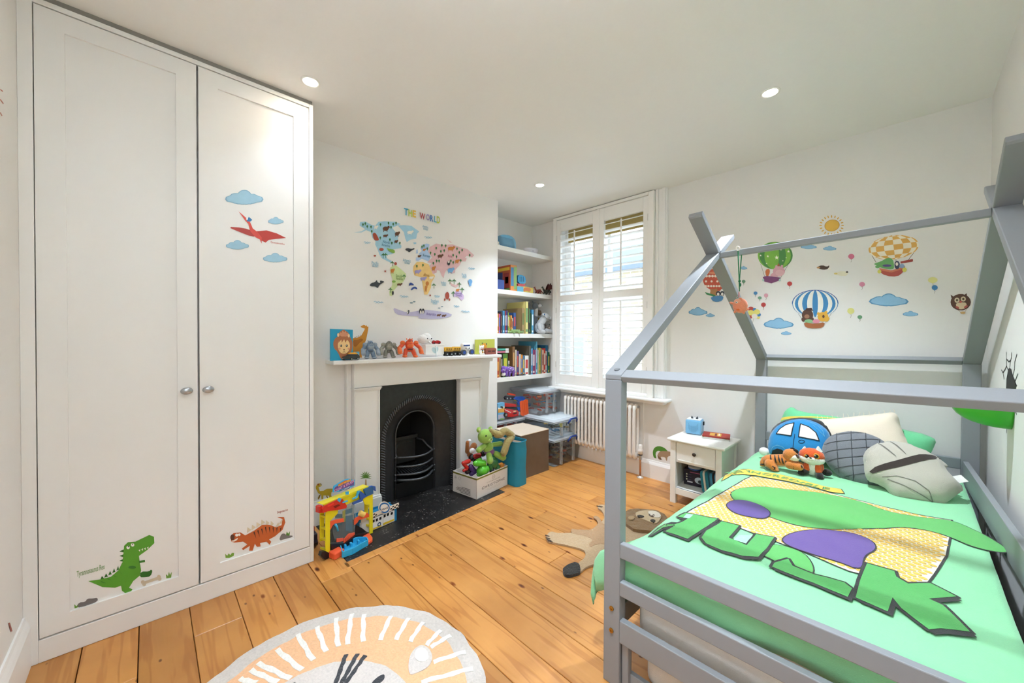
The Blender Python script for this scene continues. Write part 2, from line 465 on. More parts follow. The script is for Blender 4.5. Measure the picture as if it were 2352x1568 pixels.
# ------------------------------------------------------------------ black slate hearth
def slate():
    m = bpy.data.materials.new('worn_black_slate'); m.use_nodes = True
    n = m.node_tree.nodes; L = m.node_tree.links; b = n['Principled BSDF']
    tc = n.new('ShaderNodeTexCoord')
    a = n.new('ShaderNodeTexNoise'); a.inputs['Scale'].default_value = 9; a.inputs['Detail'].default_value = 9; a.inputs['Roughness'].default_value = .75
    c = n.new('ShaderNodeTexNoise'); c.inputs['Scale'].default_value = 70; c.inputs['Detail'].default_value = 4
    for q in (a, c): L.new(tc.outputs['Object'], q.inputs['Vector'])
    ma = n.new('ShaderNodeMath'); ma.operation = 'MULTIPLY'; L.new(a.outputs['Fac'], ma.inputs[0]); L.new(c.outputs['Fac'], ma.inputs[1])
    r = n.new('ShaderNodeValToRGB'); e = r.color_ramp.elements
    e[0].position = .24; e[0].color = (*lin('#161414'), 1); e[1].position = .45; e[1].color = (*lin('#b7b0aa'), 1)
    k = r.color_ramp.elements.new(.33); k.color = (*lin('#262322'), 1)
    L.new(ma.outputs[0], r.inputs[0]); L.new(r.outputs[0], b.inputs['Base Color']); b.inputs['Roughness'].default_value = .45
    return m
poly = [(XA+.2, YH0), (hx(YH0), YH0), (hx(YH1), YH1), (XA+.2, YH1)]
he = struct(MB().prism(poly, -.03, .002).build('hearth_slab', slate(), bevel=.003, seg=1))

# ------------------------------------------------------------------ window: sash behind the shutters
win = bpy.data.objects.new('window_1', None); COL.objects.link(win); struct(win)
m = MB()
for x0, x1 in ((WX0, WX0+.07), (WX1-.07, WX1)): m.box(x0, x1, 3.50, 3.58, WZ0, WZ1)
m.box(WX0, WX1, 3.50, 3.58, WZ0, WZ0+.08); m.box(WX0, WX1, 3.50, 3.58, WZ1-.06, WZ1)
m.build('sash_frame', TRIM, win, bevel=.004)
m = MB(); m.box(WX0+.07, WX1-.07, 3.49, 3.55, 1.69, 1.735); m.box(-2.22, -2.185, 3.50, 3.55, WZ0+.08, 1.69); m.box(-2.22, -2.185, 3.51, 3.56, 1.735, WZ1-.06)
m.build('glazing_bar', TRIM, win, bevel=.003)
gl = clearmat('#f4faff', .03, 'window_glass', .02)
for x0, x1 in ((WX0+.07, -2.22), (-2.185, WX1-.07)):
    for z0, z1 in ((WZ0+.08, 1.69), (1.735, WZ1-.06)):
        MB().box(x0, x1, 3.525, 3.529, z0, z1).build('window_pane', gl, win)
rb = MB().box(WX0+.07, WX1-.07, 3.455, 3.46, 2.37, 2.56).build('roller_blind', fabric('#a58b4a'), win)
# sill board and architrave
sl = MB(); sl.box(-2.80, -1.46, 3.235, YW+.13, .728, .752); sl.box(-2.80, -1.50, 3.285, YW, .70, .728)
struct(sl.build('window_sill', TRIM, bevel=.008))
ar = MB(); ar.box(-1.612, -1.505, 3.335, YW, .752, 2.645); ar.box(-1.604, -1.578, 3.318, 3.335, .752, 2.645); ar.box(-1.545, -1.513, 3.322, 3.335, .752, 2.645)
struct(ar.build('trim_architrave', TRIM, bevel=.005))

# ------------------------------------------------------------------ shutters
SHW = mat('#f4f2ee', .38, name='shutter_white')
sh = thing('plantation_shutters', 'white plantation shutters with tilted slats filling the window', 'shutters', (-2.2, 3.3, .752))
P = lambda mb, nm, mt, par=sh, **k: mb.build(nm, mt, par, **k)
YF = 3.29
m = MB(); m.box(-2.785, -2.738, YF, YW+.01, .752, 2.63); m.box(-1.66, -1.607, YF, YW+.01, .752, 2.63); m.box(-2.738, -1.66, YF, YW+.01, 2.602, 2.63); m.box(-2.738, -1.66, YF, YW+.01, .752, .775)
P(m, 'frame', SHW, bevel=.004)
def shutter_panel(x0, x1):
    y0, y1 = YF+.012, YF+.042
    m = MB(); st = .05
    m.box(x0, x0+st, y0, y1, .785, 2.598); m.box(x1-st, x1, y0, y1, .785, 2.598)
    m.box(x0+st, x1-st, y0, y1, 2.47, 2.598); m.box(x0+st, x1-st, y0, y1, 1.69, 1.762); m.box(x0+st, x1-st, y0, y1, .785, .893)
    pn = P(m, 'shutter_panel', SHW, bevel=.003)
    lx0, lx1 = x0+st+.002, x1-st-.002
    # one slat: a thin ellipse section, shared by all of the panel
    def slat_mesh(tilt):
        q = MB(); n = 10; vs = []
        for X in (lx0, lx1):
            for i in range(n):
                t = 2*PI*i/n; a, b = .0315*math.cos(t), .0052*math.sin(t)
                vs.append((X, a*math.cos(tilt)-b*math.sin(tilt), a*math.sin(tilt)+b*math.cos(tilt)))
        q.add(vs, [(i, (i+1) % n, n+(i+1) % n, n+i) for i in range(n)]+[tuple(range(n))[::-1], tuple(range(n, 2*n))])
        return q
    first = None
    for z0, z1, cnt in ((.893, 1.69, 12), (1.762, 2.47, 10)):
        d = (z1-z0)/cnt
        for k in range(cnt):
            z = z0+d*(k+.5)
            if first is None:
                first = slat_mesh(-.16).build('slat', SHW, pn, smooth=True); o = first
                first.data.set_sharp_from_angle(angle=1.2)
            else:
                o = first.copy(); COL.objects.link(o)
            o.location = (0, (y0+y1)/2, z)
            if k == cnt-1 and z1 > 2: o.rotation_euler = (.5, 0, 0)
        xm = (x0+x1)/2
        P(MB().box(xm-.007, xm+.007, y0-.033, y0-.023, z0+d*.6, z1-d*.45), 'tilt_rod', SHW, pn, bevel=.002)
    return pn
shutter_panel(-2.735, -2.215); shutter_panel(-2.18, -1.663)
P(MB().box(-2.215, -2.18, YF+.006, YF+.05, .78, 2.6), 'centre_post', SHW, bevel=.003)
for z in (1.0, 1.6, 2.4):
    P(MB().cyl((-1.661, YF+.004, z-.03), (-1.661, YF+.004, z+.03), .005), 'hinge', mat('#dcdad6', .35, .6))
    P(MB().cyl((-2.737, YF+.004, z-.03), (-2.737, YF+.004, z+.03), .005), 'hinge', mat('#dcdad6', .35, .6))

# ------------------------------------------------------------------ outside: the neighbours' brick house
def brickmat():
    m = bpy.data.materials.new('london_stock_brick'); m.use_nodes = True
    n = m.node_tree.nodes; L = m.node_tree.links; b = n['Principled BSDF']
    tc = n.new('ShaderNodeTexCoord'); mp = n.new('ShaderNodeMapping'); mp.inputs['Rotation'].default_value = (PI/2, 0, 0)
    br = n.new('ShaderNodeTexBrick'); br.inputs['Scale'].default_value = 1
    br.inputs['Color1'].default_value = (*lin('#ab9874'), 1); br.inputs['Color2'].default_value = (*lin('#bfb294'), 1); br.inputs['Mortar'].default_value = (*lin('#c2bdb2'), 1)
    br.inputs['Brick Width'].default_value = .225; br.inputs['Row Height'].default_value = .075; br.inputs['Mortar Size'].default_value = .008; br.inputs['Bias'].default_value = -.1
    no = n.new('ShaderNodeTexNoise'); no.inputs['Scale'].default_value = 3; no.inputs['Detail'].default_value = 6
    L.new(tc.outputs['Object'], mp.inputs[0]); L.new(mp.outputs[0], br.inputs['Vector']); L.new(tc.outputs['Object'], no.inputs['Vector'])
    mx = n.new('ShaderNodeMix'); mx.data_type = 'RGBA'; mx.blend_type = 'MULTIPLY'; mx.inputs[0].default_value = .5
    L.new(br.outputs['Color'], mx.inputs[6]); L.new(no.outputs['Color'], mx.inputs[7]); L.new(br.outputs['Color'], b.inputs['Base Color'])
    b.inputs['Roughness'].default_value = .9
    return m
BR = brickmat()
nb = thing('neighbour_house', 'pale brick neighbouring house seen through the shutter slats', 'building', (-5, 8.5, -3))
m = MB(); m.box(-9.5, -3.05, 8.5, 12, -3, 3.05); nb_w = m.build('brick_wall', BR, nb)
m = MB(); m.box(-3.05, 2.5, 10.2, 13, -3, 2.05); m.build('brick_wall', BR, nb)
sl_ = mat('#6b7684', .6, bump=.4, scale=12, var=.2)
m = MB(); m.add([(-9.5, 8.4, 3.05), (-3.0, 8.4, 3.05), (-3.0, 10.2, 4.0), (-9.5, 10.2, 4.0), (-9.5, 12, 3.05), (-3.0, 12, 3.05)], [(0, 1, 2, 3), (3, 2, 5, 4), (1, 5, 2), (0, 3, 4)])
m.box(-9.6, -2.95, 8.32, 8.45, 2.95, 3.12); m.build('slate_roof', sl_, nb)
m = MB(); m.add([(-3.05, 10.1, 2.05), (2.5, 10.1, 2.05), (2.5, 11.6, 3.3), (-3.05, 11.6, 3.3)], [(0, 1, 2, 3)]); m.box(-3.05, 2.5, 10.0, 10.15, 1.97, 2.1); m.build('slate_roof', sl_, nb)
for x, z, y, ww, hh in ((-3.75, 1.55, 8.5, .5, .95), (-3.9, -.35, 8.5, .7, 1.0), (-6.4, .2, 8.5, .7, 1.1)):
    f_ = MB().box(x-ww/2-.07, x+ww/2+.07, y-.06, y+.02, z-.07, z+hh+.07).build('window_frame', TRIM, nb)
    MB().box(x-ww/2, x+ww/2, y-.07, y-.055, z, z+hh).build('window_pane', mat('#8a97a3', .1), f_)
# ------------------------------------------------------------------ recessed ceiling lights
def downlight(x, y, label, k=1.):
    t = thing('ceiling_downlight', label, 'ceiling light', (x, y, ZC), group='recessed ceiling downlights')
    part(MB().lathe([(.046, -.001), (.046, -.004), (.036, -.005), (.034, .0), (.032, .0)], n=24), 'rim', mat('#f6f4f0', .4), t, smooth=True)
    part(MB().lathe([(0, -.002), (.034, -.002)], n=24), 'lamp', emit('#fff1dd', 14.), t)
    l = bpy.data.lights.new('downlight_lamp', 'SPOT'); l.energy = LAMP_W*k; l.spot_size = 1.75; l.spot_blend = 1.0; l.shadow_soft_size = .035
    l.color = (.765, .875, 1.)
    lo = bpy.data.objects.new('downlight_lamp', l); COL.objects.link(lo); lo.parent = t; lo.location = (0, 0, -.012)
downlight(-2.19, .62, 'round recessed downlight in the ceiling beside the wardrobe', .11)
downlight(-2.26, 2.49, 'round recessed downlight in the ceiling near the window')
downlight(-.54, 2.45, 'round recessed downlight in the ceiling above the bed', 1.25)
downlight(-.54, .62, 'round recessed downlight in the ceiling above the camera end of the room', 1.1)
# ================================================================== fitted wardrobe
WHT = mat('#ecebe8', .4, name='satin_white_joinery')
wd = thing('fitted_wardrobe', 'tall white fitted two-door wardrobe along the left wall', 'wardrobe', (XWD, .16, 0))
P = lambda mb, nm, mt, par, **k: mb.build(nm, mt, par, **k)
m = MB(); m.box(XA, XWD, YB, -.322, 0, ZC-.022); m.box(XA, XWD, .663, .684, 0, ZC-.022); m.box(XA, XWD, -.322, .663, 2.594, ZC-.022)
m.box(XA, XWD, -.322, .663, 0, .09); m.box(XA, XWD-.05, -.322, .663, .09, 2.594)
P(m, 'carcass', WHT, wd, bevel=.002)
P(MB().box(XA, XWD-.006, YB, .68, ZC-.022, ZC), 'scribe_filler', mat('#8d8a84', .9), wd)
KN = mat('#b9bcc0', .28, .9, name='satin_chrome')
def wdoor(y0, y1, ky, p0, p1):
    x1 = XWD-.001; x0 = x1-.022; z0, z1 = .097, 2.589
    a, b = .165, 2.515
    m = MB(); m.box(x0, x1, y0, p0, z0, z1); m.box(x0, x1, p1, y1, z0, z1); m.box(x0, x1, p0, p1, z0, a); m.box(x0, x1, p0, p1, b, z1)
    m.box(x0, x1-.010, p0, p1, a, b)
    d = P(m, 'door', WHT, wd)
    k = MB(); M = frame((x1, ky, 1.04), (0, 1, 0), z=(1, 0, 0))
    k.lathe([(.008, 0), (.007, .010), (.009, .015), (.017, .020), (.020, .026), (.017, .031), (.009, .034), (0, .035)], M @ Matrix.Diagonal((1.15, .85, 1, 1)), 20)
    P(k, 'knob', KN, d, smooth=True)
wdoor(-.319, .169, .127, -.240, .096); wdoor(.1765, .660, .207, .252, .584)
XPD = XWD-.011     # face of the recessed door panels

# ================================================================== alcove shelves
SHZ = [2.222, 1.782, 1.337, .889]; XS = -2.85
for z, lb in zip(SHZ, ('topmost white alcove shelf, holding a blue tub and a white bowl', 'second white alcove shelf from the top, holding a tall game box', 'third white alcove shelf from the top, with picture books and grey plush toys', 'lowest white alcove shelf above the storage boxes, packed with upright books')):
    tag(MB().box(XA, XS, 2.486, YW, z-.045, z).build('alcove_shelf', WHT, bevel=.002), lb, 'shelf', 'white alcove shelves')

# ================================================================== fireplace
CM = mat('#e7e5e2', .42, name='surround_paint')
fs = thing('fireplace_surround', 'white painted fireplace surround with a deep mantel shelf', 'fireplace surround', (XCH, 1.6, 0))
XJ = -2.715; XI = -2.765
m = MB(); m.box(XCH, -2.64, .885, 2.392, 1.108, 1.137); P(m, 'mantel_shelf', CM, fs, bevel=.006)
m = MB(); m.box(XCH, XJ, 1.05, 2.205, .932, 1.108); P(m, 'frieze', CM, fs, bevel=.002)
for a, b, in ((1.05, 1.240), (1.965, 2.205)):
    m = MB(); m.box(XCH, XJ, a, b, 0, .91); j = P(m, 'jamb', CM, fs, bevel=.002)
    m = MB(); m.box(XCH, XJ+.014, a-.004, b+.004, .912, .922); m.box(XCH, XJ+.02, a-.008, b+.008, .922, .930); m.box(XCH, XJ+.008, a-.001, b+.001, .904, .912)
    P(m, 'capital_moulding', CM, fs, bevel=.002)
    m = MB(); m.box(XCH, XJ+.018, a-.008, b+.008, 0, .115); m.box(XCH, XJ+.012, a-.005, b+.005, .115, .128); P(m, 'plinth_block', CM, fs, bevel=.003)
    m = MB()
    for e in ((a+.004, a+.014), (b-.014, b-.004)): m.box(XJ, XJ+.006, e[0], e[1], .128, .904)
    P(m, 'panel_bead', CM, fs, bevel=.002)
for a, b in ((1.015, 1.05), (2.205, 2.24)):
    m = MB(); m.box(XCH, XCH+.05, a, b, 0, 1.108); P(m, 'side_moulding', CM, fs, bevel=.006)
# cast iron insert
IR = mat('#3b3c3e', .42, .55, bump=.25, scale=30, var=.25, name='blacked_cast_iron'); IR2 = mat('#5a5c5f', .35, .6, bump=.2, scale=60, var=.3, name='polished_cast_iron'); SOOT = mat('#0e0d0d', .95, bump=.6, scale=20, name='soot')
ins = thing('cast_iron_fireplace', 'black cast-iron arched fireplace insert with a roped border', 'fireplace', (XI, 1.6, 0))
def arch(cy, zs, r, n=24, y0=None):
    return [(cy-r, 0)]+[(cy+r*math.cos(t), zs+r*math.sin(t)) for t in [PI-PI*i/n for i in range(n+1)]]+[(cy+r, 0)]
MI = frame((XI, 0, 0), (0, 1, 0), z=(1, 0, 0))     # local x = y, local y = z, local z = +x
RO, ZO, CYO = .318, .488, 1.603; RI, ZI, CYI = .176, .512, 1.588
m = MB(); m.prism([(1.240, .0), (1.240, .932), (1.965, .932), (1.965, .0)], -.03, 0, MI, holes=[[(y, max(z, .001)) for y, z in arch(CYO, ZO, RO-.012)]])
P(m, 'front_plate', IR, ins)
# dished hood between the two arches
a = arch(CYO, ZO, RO-.012, 28); b = arch(CYI, ZI, RI, 28); n = len(a); m = MB()
mid = [((p[0]*.45+q[0]*.55), (p[1]*.45+q[1]*.55)) for p, q in zip(a, b)]
vs = [(XI, *p) for p in a]+[(XI-.028, *p) for p in mid]+[(XI-.05, *p) for p in b]+[(XI-.075, CYI+(p[0]-CYI)*.97, p[1]*.99) for p in b]
m.add(vs, [(k*n+i, k*n+i+1, (k+1)*n+i+1, (k+1)*n+i) for k in range(3) for i in range(n-1)])
P(m, 'hood', IR, ins, smooth=True)
m = MB(); m.tube([(XI-.046, *p) for p in b], .006, 6); P(m, 'inner_bead', IR2, ins, smooth=True)
# rope border, one twist after another
m = MB(); path = [Vector((XI+.004, y, z)) for y, z in arch(CYO, ZO, RO, 60)]
tot = [0]
for p, q in zip(path[:-1], path[1:]): tot.append(tot[-1]+(q-p).length)
def along(s):
    for i in range(len(tot)-1):
        if s <= tot[i+1]: return path[i].lerp(path[i+1], (s-tot[i])/(tot[i+1]-tot[i])), (path[i+1]-path[i]).normalized()
    return path[-1], (path[-1]-path[-2]).normalized()
N = 100
for i in range(N):
    p, d = along((i+.5)/N*tot[-1]); out = Vector((1, 0, 0)).cross(d)
    m.blob(p-out*.012-d*.007, p+out*.012+d*.007, .0062, .0062, 6)
P(m, 'rope_border', IR2, ins, smooth=True)
# firebox
m = MB()
XB = XI-.30
m.add([(XI-.07, CYI-RI, 0), (XB, CYI-.09, 0), (XB, CYI-.09, .75), (XI-.07, CYI-RI, .75)], [(0, 1, 2, 3)])
m.add([(XI-.07, CYI+RI, 0), (XB, CYI+.09, 0), (XB, CYI+.09, .75), (XI-.07, CYI+RI, .75)], [(3, 2, 1, 0)])
m.add([(XB, CYI-.09, 0), (XB, CYI+.09, 0), (XB, CYI+.09, .75), (XB, CYI-.09, .75)], [(0, 1, 2, 3)])
m.add([(XI-.07, CYI-RI, .72), (XI-.07, CYI+RI, .72), (XB, CYI+.09, .72), (XB, CYI-.09, .72)], [(0, 1, 2, 3)])
m.add([(XI-.07, CYI-RI, .002), (XI-.07, CYI+RI, .002), (XB, CYI+.09, .002), (XB, CYI-.09, .002)], [(3, 2, 1, 0)])
P(m, 'firebox', SOOT, ins)
m = MB(); m.cbox((XB+.07, CYI, .32), (.012, .20, .20)); m.cbox((XB+.075, CYI, .435), (.05, .22, .03)); m.cbox((XB+.078, CYI, .32), (.006, .15, .14))
P(m, 'fireback_plate', IR, ins, bevel=.004)
def bow(z, depth, r, nm, half=.165):
    pts = [(XI-.05+depth*math.sin(PI*i/16), CYI-half+2*half*i/16, z) for i in range(17)]
    P(MB().tube(pts, r, 8), nm, IR2, ins, smooth=True)
bow(.335, .085, .008, 'grate_bar'); bow(.262, .085, .008, 'grate_bar'); bow(.198, .085, .009, 'grate_bar'); bow(.155, .10, .010, 'grate_bar')
for s, e in ((-1, .46), (1, .40)):
    P(MB().tube([(XB+.10, CYI+s*.10, .415), (XB+.16, CYI+s*.12, .41), (XI-.10, CYI+s*.15, .36), (XI-.05, CYI+s*.165, .335)], .008, 8), 'grate_arm', IR2, ins, smooth=True)
for i in range(13):
    y = CYI-.14+.28*i/12
    P(MB().beam((XB+.08, CYI+(y-CYI)*.7, .20), (XI-.05+.075*math.sin(PI*(y-CYI+.165)/.33), y, .19), .010, .010), 'grate_slat', IR, ins)
for s in (-1, 1):
    for z in (.335, .20, .155):
        P(MB().ball((XI-.045, CYI+s*.178, z), .009, 8, 6), 'grate_bolt', IR2, ins, smooth=True)
m = MB(); m.box(XI-.05, XI-.04, CYI-RI+.004, CYI+RI-.004, .004, .125); P(m, 'ash_panel', mat('#191a1c', .5, .4), ins, bevel=.003)

# ================================================================== column radiator
RD = mat('#efe9e2', .3, name='radiator_enamel')
rad = thing('column_radiator', 'white column radiator under the window sill', 'radiator', (-2.17, 3.30, 0))
NC = 19; rx0, rx1 = -2.575, -1.765
m0 = None
for i in range(NC):
    x = rx0+(rx1-rx0)*i/(NC-1)
    if m0 is None:
        q = MB()
        for yy in (-.032, .032):
            q.tube([(0, yy*.2, .66), (0, yy*.8, .652), (0, yy, .63), (0, yy, .42), (0, yy, .22), (0, yy*.8, .195), (0, yy*.2, .187)], [.019, .0185, .0145, .0145, .0145, .0185, .019], 10)
        q.ball((0, 0, .655), (.0225, .034, .026), 10, 8); q.ball((0, -.004, .195), (.0225, .036, .030), 10, 8)
        m0 = q.build('column', RD, rad, smooth=True); o = m0
    else:
        o = m0.copy(); COL.objects.link(o)
    o.location = (x, 3.295, 0)
for z in (.655, .195):
    P(MB().cyl((rx1, 3.295, z), (rx1+.035, 3.295, z), .013), 'end_plug', KN, rad)
    P(MB().cyl((rx0, 3.295, z), (rx0-.03, 3.295, z), .013), 'end_plug', KN, rad)
    P(MB().cyl((rx0, 3.295, z), (rx1, 3.295, z), .012), 'header_pipe', RD, rad, smooth=True)
vx, vy = -1.715, 3.292
P(MB().cyl((vx, vy, .02), (vx, vy, .19), .009), 'copper_pipe', mat('#c08a63', .3, .85), rad, smooth=True)
P(MB().lathe([(.03, 0), (.03, .006), (.012, .016), (.010, .02)], RZ(0, (vx, vy, .0))), 'pipe_collar', mat('#e5e3df', .25, .5), rad, smooth=True)
P(MB().cyl((vx, vy, .17), (vx, vy, .215), .014).cyl((rx1+.02, vy, .195), (vx, vy, .195), .011), 'valve_body', KN, rad)
P(MB().cyl((vx, vy, .212), (vx, vy, .222), .020), 'valve_ring', mat('#1c1c1d', .4), rad)
P(MB().lathe([(.022, .222), (.022, .262), (.019, .268), (.017, .276), (.018, .302), (.012, .31), (0, .31)], RZ(0, (vx, vy, 0)), 16), 'thermostat_head', RD, rad, smooth=True)
tag(MB().tube([(-1.69, 3.285, 1.62), (-1.689, 3.282, .80), (-1.66, 3.245, .74), (-1.66, 3.24, .54), (-1.665, 3.25, .30)], .0012, 5).build('blind_cord', mat('#f2efe8', .5), smooth=True), 'thin white blind cord hanging in front of the wall beside the radiator', 'cord')

# ================================================================== bedside table
NSW = mat('#f1eee8', .42, name='bedside_white')
ns = thing('bedside_table', 'white wooden bedside table with one drawer and an open shelf', 'bedside table', (-1.115, 3.15, 0))
x0, x1, y0, y1 = -1.302, -.927, 2.985, 3.348; zt = .488
for x in (x0, x1-.042):
    for y in (y0, y1-.042): P(MB().box(x, x+.042, y, y+.042, 0, zt), 'leg', NSW, ns, bevel=.002)
P(MB().box(x0-.022, x1+.025, y0-.02, y1+.008, zt, zt+.022), 'top', NSW, ns, bevel=.009)
for x in (x0+.01, x1-.026): P(MB().box(x, x+.016, y0+.042, y1-.042, .075, zt), 'side_panel', NSW, ns)
P(MB().box(x0+.02, x1-.02, y1-.02, y1-.012, .075, zt), 'back_panel', NSW, ns)
P(MB().box(x0+.02, x1-.02, y0+.012, y1-.02, .105, .122), 'shelf_board', NSW, ns)
P(MB().box(x0+.042, x1-.042, y0+.006, y0+.024, .073, .122), 'lower_rail', NSW, ns, bevel=.002)
d = P(MB().box(x0+.046, x1-.046, y0+.004, y0+.02, .328, .482), 'drawer', NSW, ns, bevel=.002)
P(MB().box(x0+.06, x1-.06, y0+.001, y0+.004, .342, .35), 'drawer_moulding', NSW, d)
P(MB().lathe([(.006, 0), (.006, .01), (.013, .016), (.014, .022), (.009, .027), (0, .028)], frame((-1.115, y0+.004, .418), (1, 0, 0), z=(0, -1, 0)), 16), 'knob', mat('#3b3029', .35, .5), d, smooth=True)

# ================================================================== house bed
GREY = mat('#8f9296', .5, bump=.04, scale=80, name='grey_painted_wood')
bed = thing('house_bed', 'grey wooden house-frame bed with a gabled roof', 'bed', (-.26, 2.28, 0))
KT = .02
def T(x, y, z): return Vector((x, y, z+KT*(x+.76) if z > .01 else z))
def Tm(mb):
    mb.v = [T(*v) for v in mb.v]; return mb
BP = lambda mb, nm, **k: P(Tm(mb), nm, GREY, bed, bevel=k.pop('bevel', .003), **k)
XL0, XL1, XR0, XR1 = -.794, -.727, .206, .273; YF0, YF1, YR0, YR1 = 1.247, 1.290, 3.283, 3.326
for x0, x1 in ((XL0, XL1), (XR0, XR1)):
    for y0, y1 in ((YF0, YF1), (YR0, YR1)):
        po = BP(MB().box(x0, x1, y0, y1, 0, 1.143), 'post')
        if y0 < 2 and x0 < 0:
            for z in (.288, .205):
                P(MB().lathe([(0, .002), (.003, .002), (.0035, .004), (.0085, .004), (.009, 0)], frame((x0+.035, y0-.0002, z), (1, 0, 0), z=(0, -1, 0)), 14), 'brass_screw', mat('#b98a3e', .3, .9), po)
    # crossing roof boards: profile in the y-z plane
    th = .031
    def roof(ya, s, tip):
        d = Vector((s*1.0, .597)).normalized(); nrm = Vector((-d.y*s, d.x*s)) if s > 0 else Vector((d.y, -d.x))
        if nrm.y < 0: nrm = -nrm
        A = Vector((ya, 1.163)); B = A+d*tip
        r = .012
        pts = [(ya, 1.143), tuple(A), tuple(B-d*r), tuple(B-nrm*r*.3), tuple(B-nrm*(th-r*.3)), tuple(B-nrm*th-d*r), tuple(Vector((ya+s*.043, 1.143)))]
        M = frame((x0, 0, 0), (0, 1, 0), z=(1, 0, 0))
        return MB().prism(pts, 0, x1-x0, M)
    g1 = BP(roof(YF0, 1, 1.47), 'roof_board'); g2 = BP(roof(YR1, -1, 1.52), 'roof_board')
    if x0 < 0: P(MB().cyl((-.76, 1.276, 1.176), (-.76, 1.274, 1.182), .011, n=16), 'wooden_plug', mat('#6f7276', .5), g1)
BP(MB().box(XL1, XR0, 2.268, 2.298, 1.739, 1.769), 'ridge_beam')
an = math.atan(.597)
for ya, s, nm in ((YF0, 1, 'eave_beam'), (YR1, -1, 'eave_beam')):
    c = Vector((0, ya+s*.022, 1.158)); 
    M = Matrix.Translation(c) @ Matrix.Rotation(s*an, 4, 'X')
    BP(MB().box(XL1, XR0, -.024, .024, -.013, .013, M), nm)
for z0, z1 in ((.489, .543), (.349, .401), (.175, .258)):
    BP(MB().box(XL1, XR0, YF0, YF0+.026, z0, z1), 'footboard_slat')
for z0, z1 in ((.55, .61), (.36, .45), (.18, .26)): BP(MB().box(XL1, XR0, YR0+.008, YR0+.034, z0, z1), 'headboard_slat')
BP(MB().box(XL0+.01, XL0+.036, YF1, YR0, .18, .26), 'side_rail'); BP(MB().box(XR1-.036, XR1-.01, YF1, YR0, .18, .26), 'side_rail')
m = MB(); m.beam((.222, 3.27, .565), (.272, 1.75, .585), .022, .115); P(m, 'guard_rail', GREY, bed, bevel=.003)
BP(MB().box(XL1+.004, XL1+.03, YF0+.012, YF0+.04, .0, .168), 'trundle_post')
BP(MB().box(XL1, XR0, YF0+.03, YF0+.05, .02, .06), 'trundle_rail')

# mattress and under-mattress
SHEET = fabric('#e8e6e2')
def soft_block(x0, x1, y0, y1, z0, z1, r=.05):
    q = MB(); q.box(x0, x1, y0, y1, z0, z1); return q
mt = tag(soft_block(-.70, .195, 1.312, 3.26, .168, .455).build('mattress', SHEET, bevel=.05, seg=5, smooth=True), 'white sheeted mattress under the green duvet', 'mattress')
tm = tag(soft_block(-.66, .19, 1.305, 3.2, .03, .150).build('trundle_mattress', fabric('#dedbd6'), bevel=.04, seg=5, smooth=True), 'white spare mattress in the trundle underneath the bed', 'mattress')

# ------------------------------------------------------------------ duvet
def noise(x, y, s=1.): 
    from mathutils import noise as nz
    return nz.noise(Vector((x*s, y*s, 3.7)))
def dz(x, y):
    """height of the duvet's flat top"""
    b = .503+.034*(x+.75)
    wr = .006*noise(x, y*.6, 5)+.0035*noise(x+y*.4, y, 13)
    return b+wr
LEFT = [(-.70, .000), (-.735, -.016), (-.765, -.042), (-.787, -.075), (-.798, -.115), (-.806, -.16), (-.812, -.21), (-.816, -.25)]
def duvet():
    NY, NX = 84, 54
    ys = [1.318+(3.18-1.318)*j/NY for j in range(NY+1)]
    V = []; cols = []
    for j, y in enumerate(ys):
        row = []
        bulge = max(0, 1-(y-1.318)/.22)
        for i in range(len(LEFT)-1, 0, -1):
            x, dzz = LEFT[i]
            k = i/len(LEFT)
            x2 = x-.085*bulge**1.5*math.sin(min(1, k*1.15)*PI*.75)+.010*k*math.sin(y*9+1.3)+.008*k*noise(y, i*.2, 7)
            row.append(Vector((x2, y, dz(-.70, y)+dzz*(1+.05*math.sin(y*4)))))
        for i in range(NX+1):
            x = -.70+(.206+.70)*i/NX; row.append(Vector((x, y, dz(x, y))))
        # right edge tucks down beside the guard rail
        row += [Vector((.213, y, dz(.206, y)-.03)), Vector((.214, y, dz(.206, y)-.10))]
        cols.append(row)
    # foot end: rows dropping behind the footboard
    r0 = cols[0]; foot = []
    for k, (oy, ozz) in enumerate(((-.012, -.012), (-.022, -.035), (-.026, -.07), (-.024, -.11), (-.018, -.15))):
        foot.insert(0, [Vector((v.x, v.y+oy*(1 if v.z > .4 else .6)+.006*math.sin(v.x*14+k), v.z+(ozz if v.z > .42 else ozz*.3)*(1+.12*math.sin(v.x*7)))) for v in r0])
    return foot+cols
rows = duvet(); q = MB(); nr = len(rows[0])
q.add([v for r in rows for v in r], [(j*nr+i, j*nr+i+1, (j+1)*nr+i+1, (j+1)*nr+i) for j in range(len(rows)-1) for i in range(nr-1)])
DUV = fabric('#8fd9a3')
du = q.build('duvet', [DUV, fabric('#9fe0b6')], smooth=True)
so = du.modifiers.new('thick', 'SOLIDIFY'); so.thickness = .012; so.offset = -1
tag(du, 'mint green duvet with comic lettering spread over the bed', 'duvet')

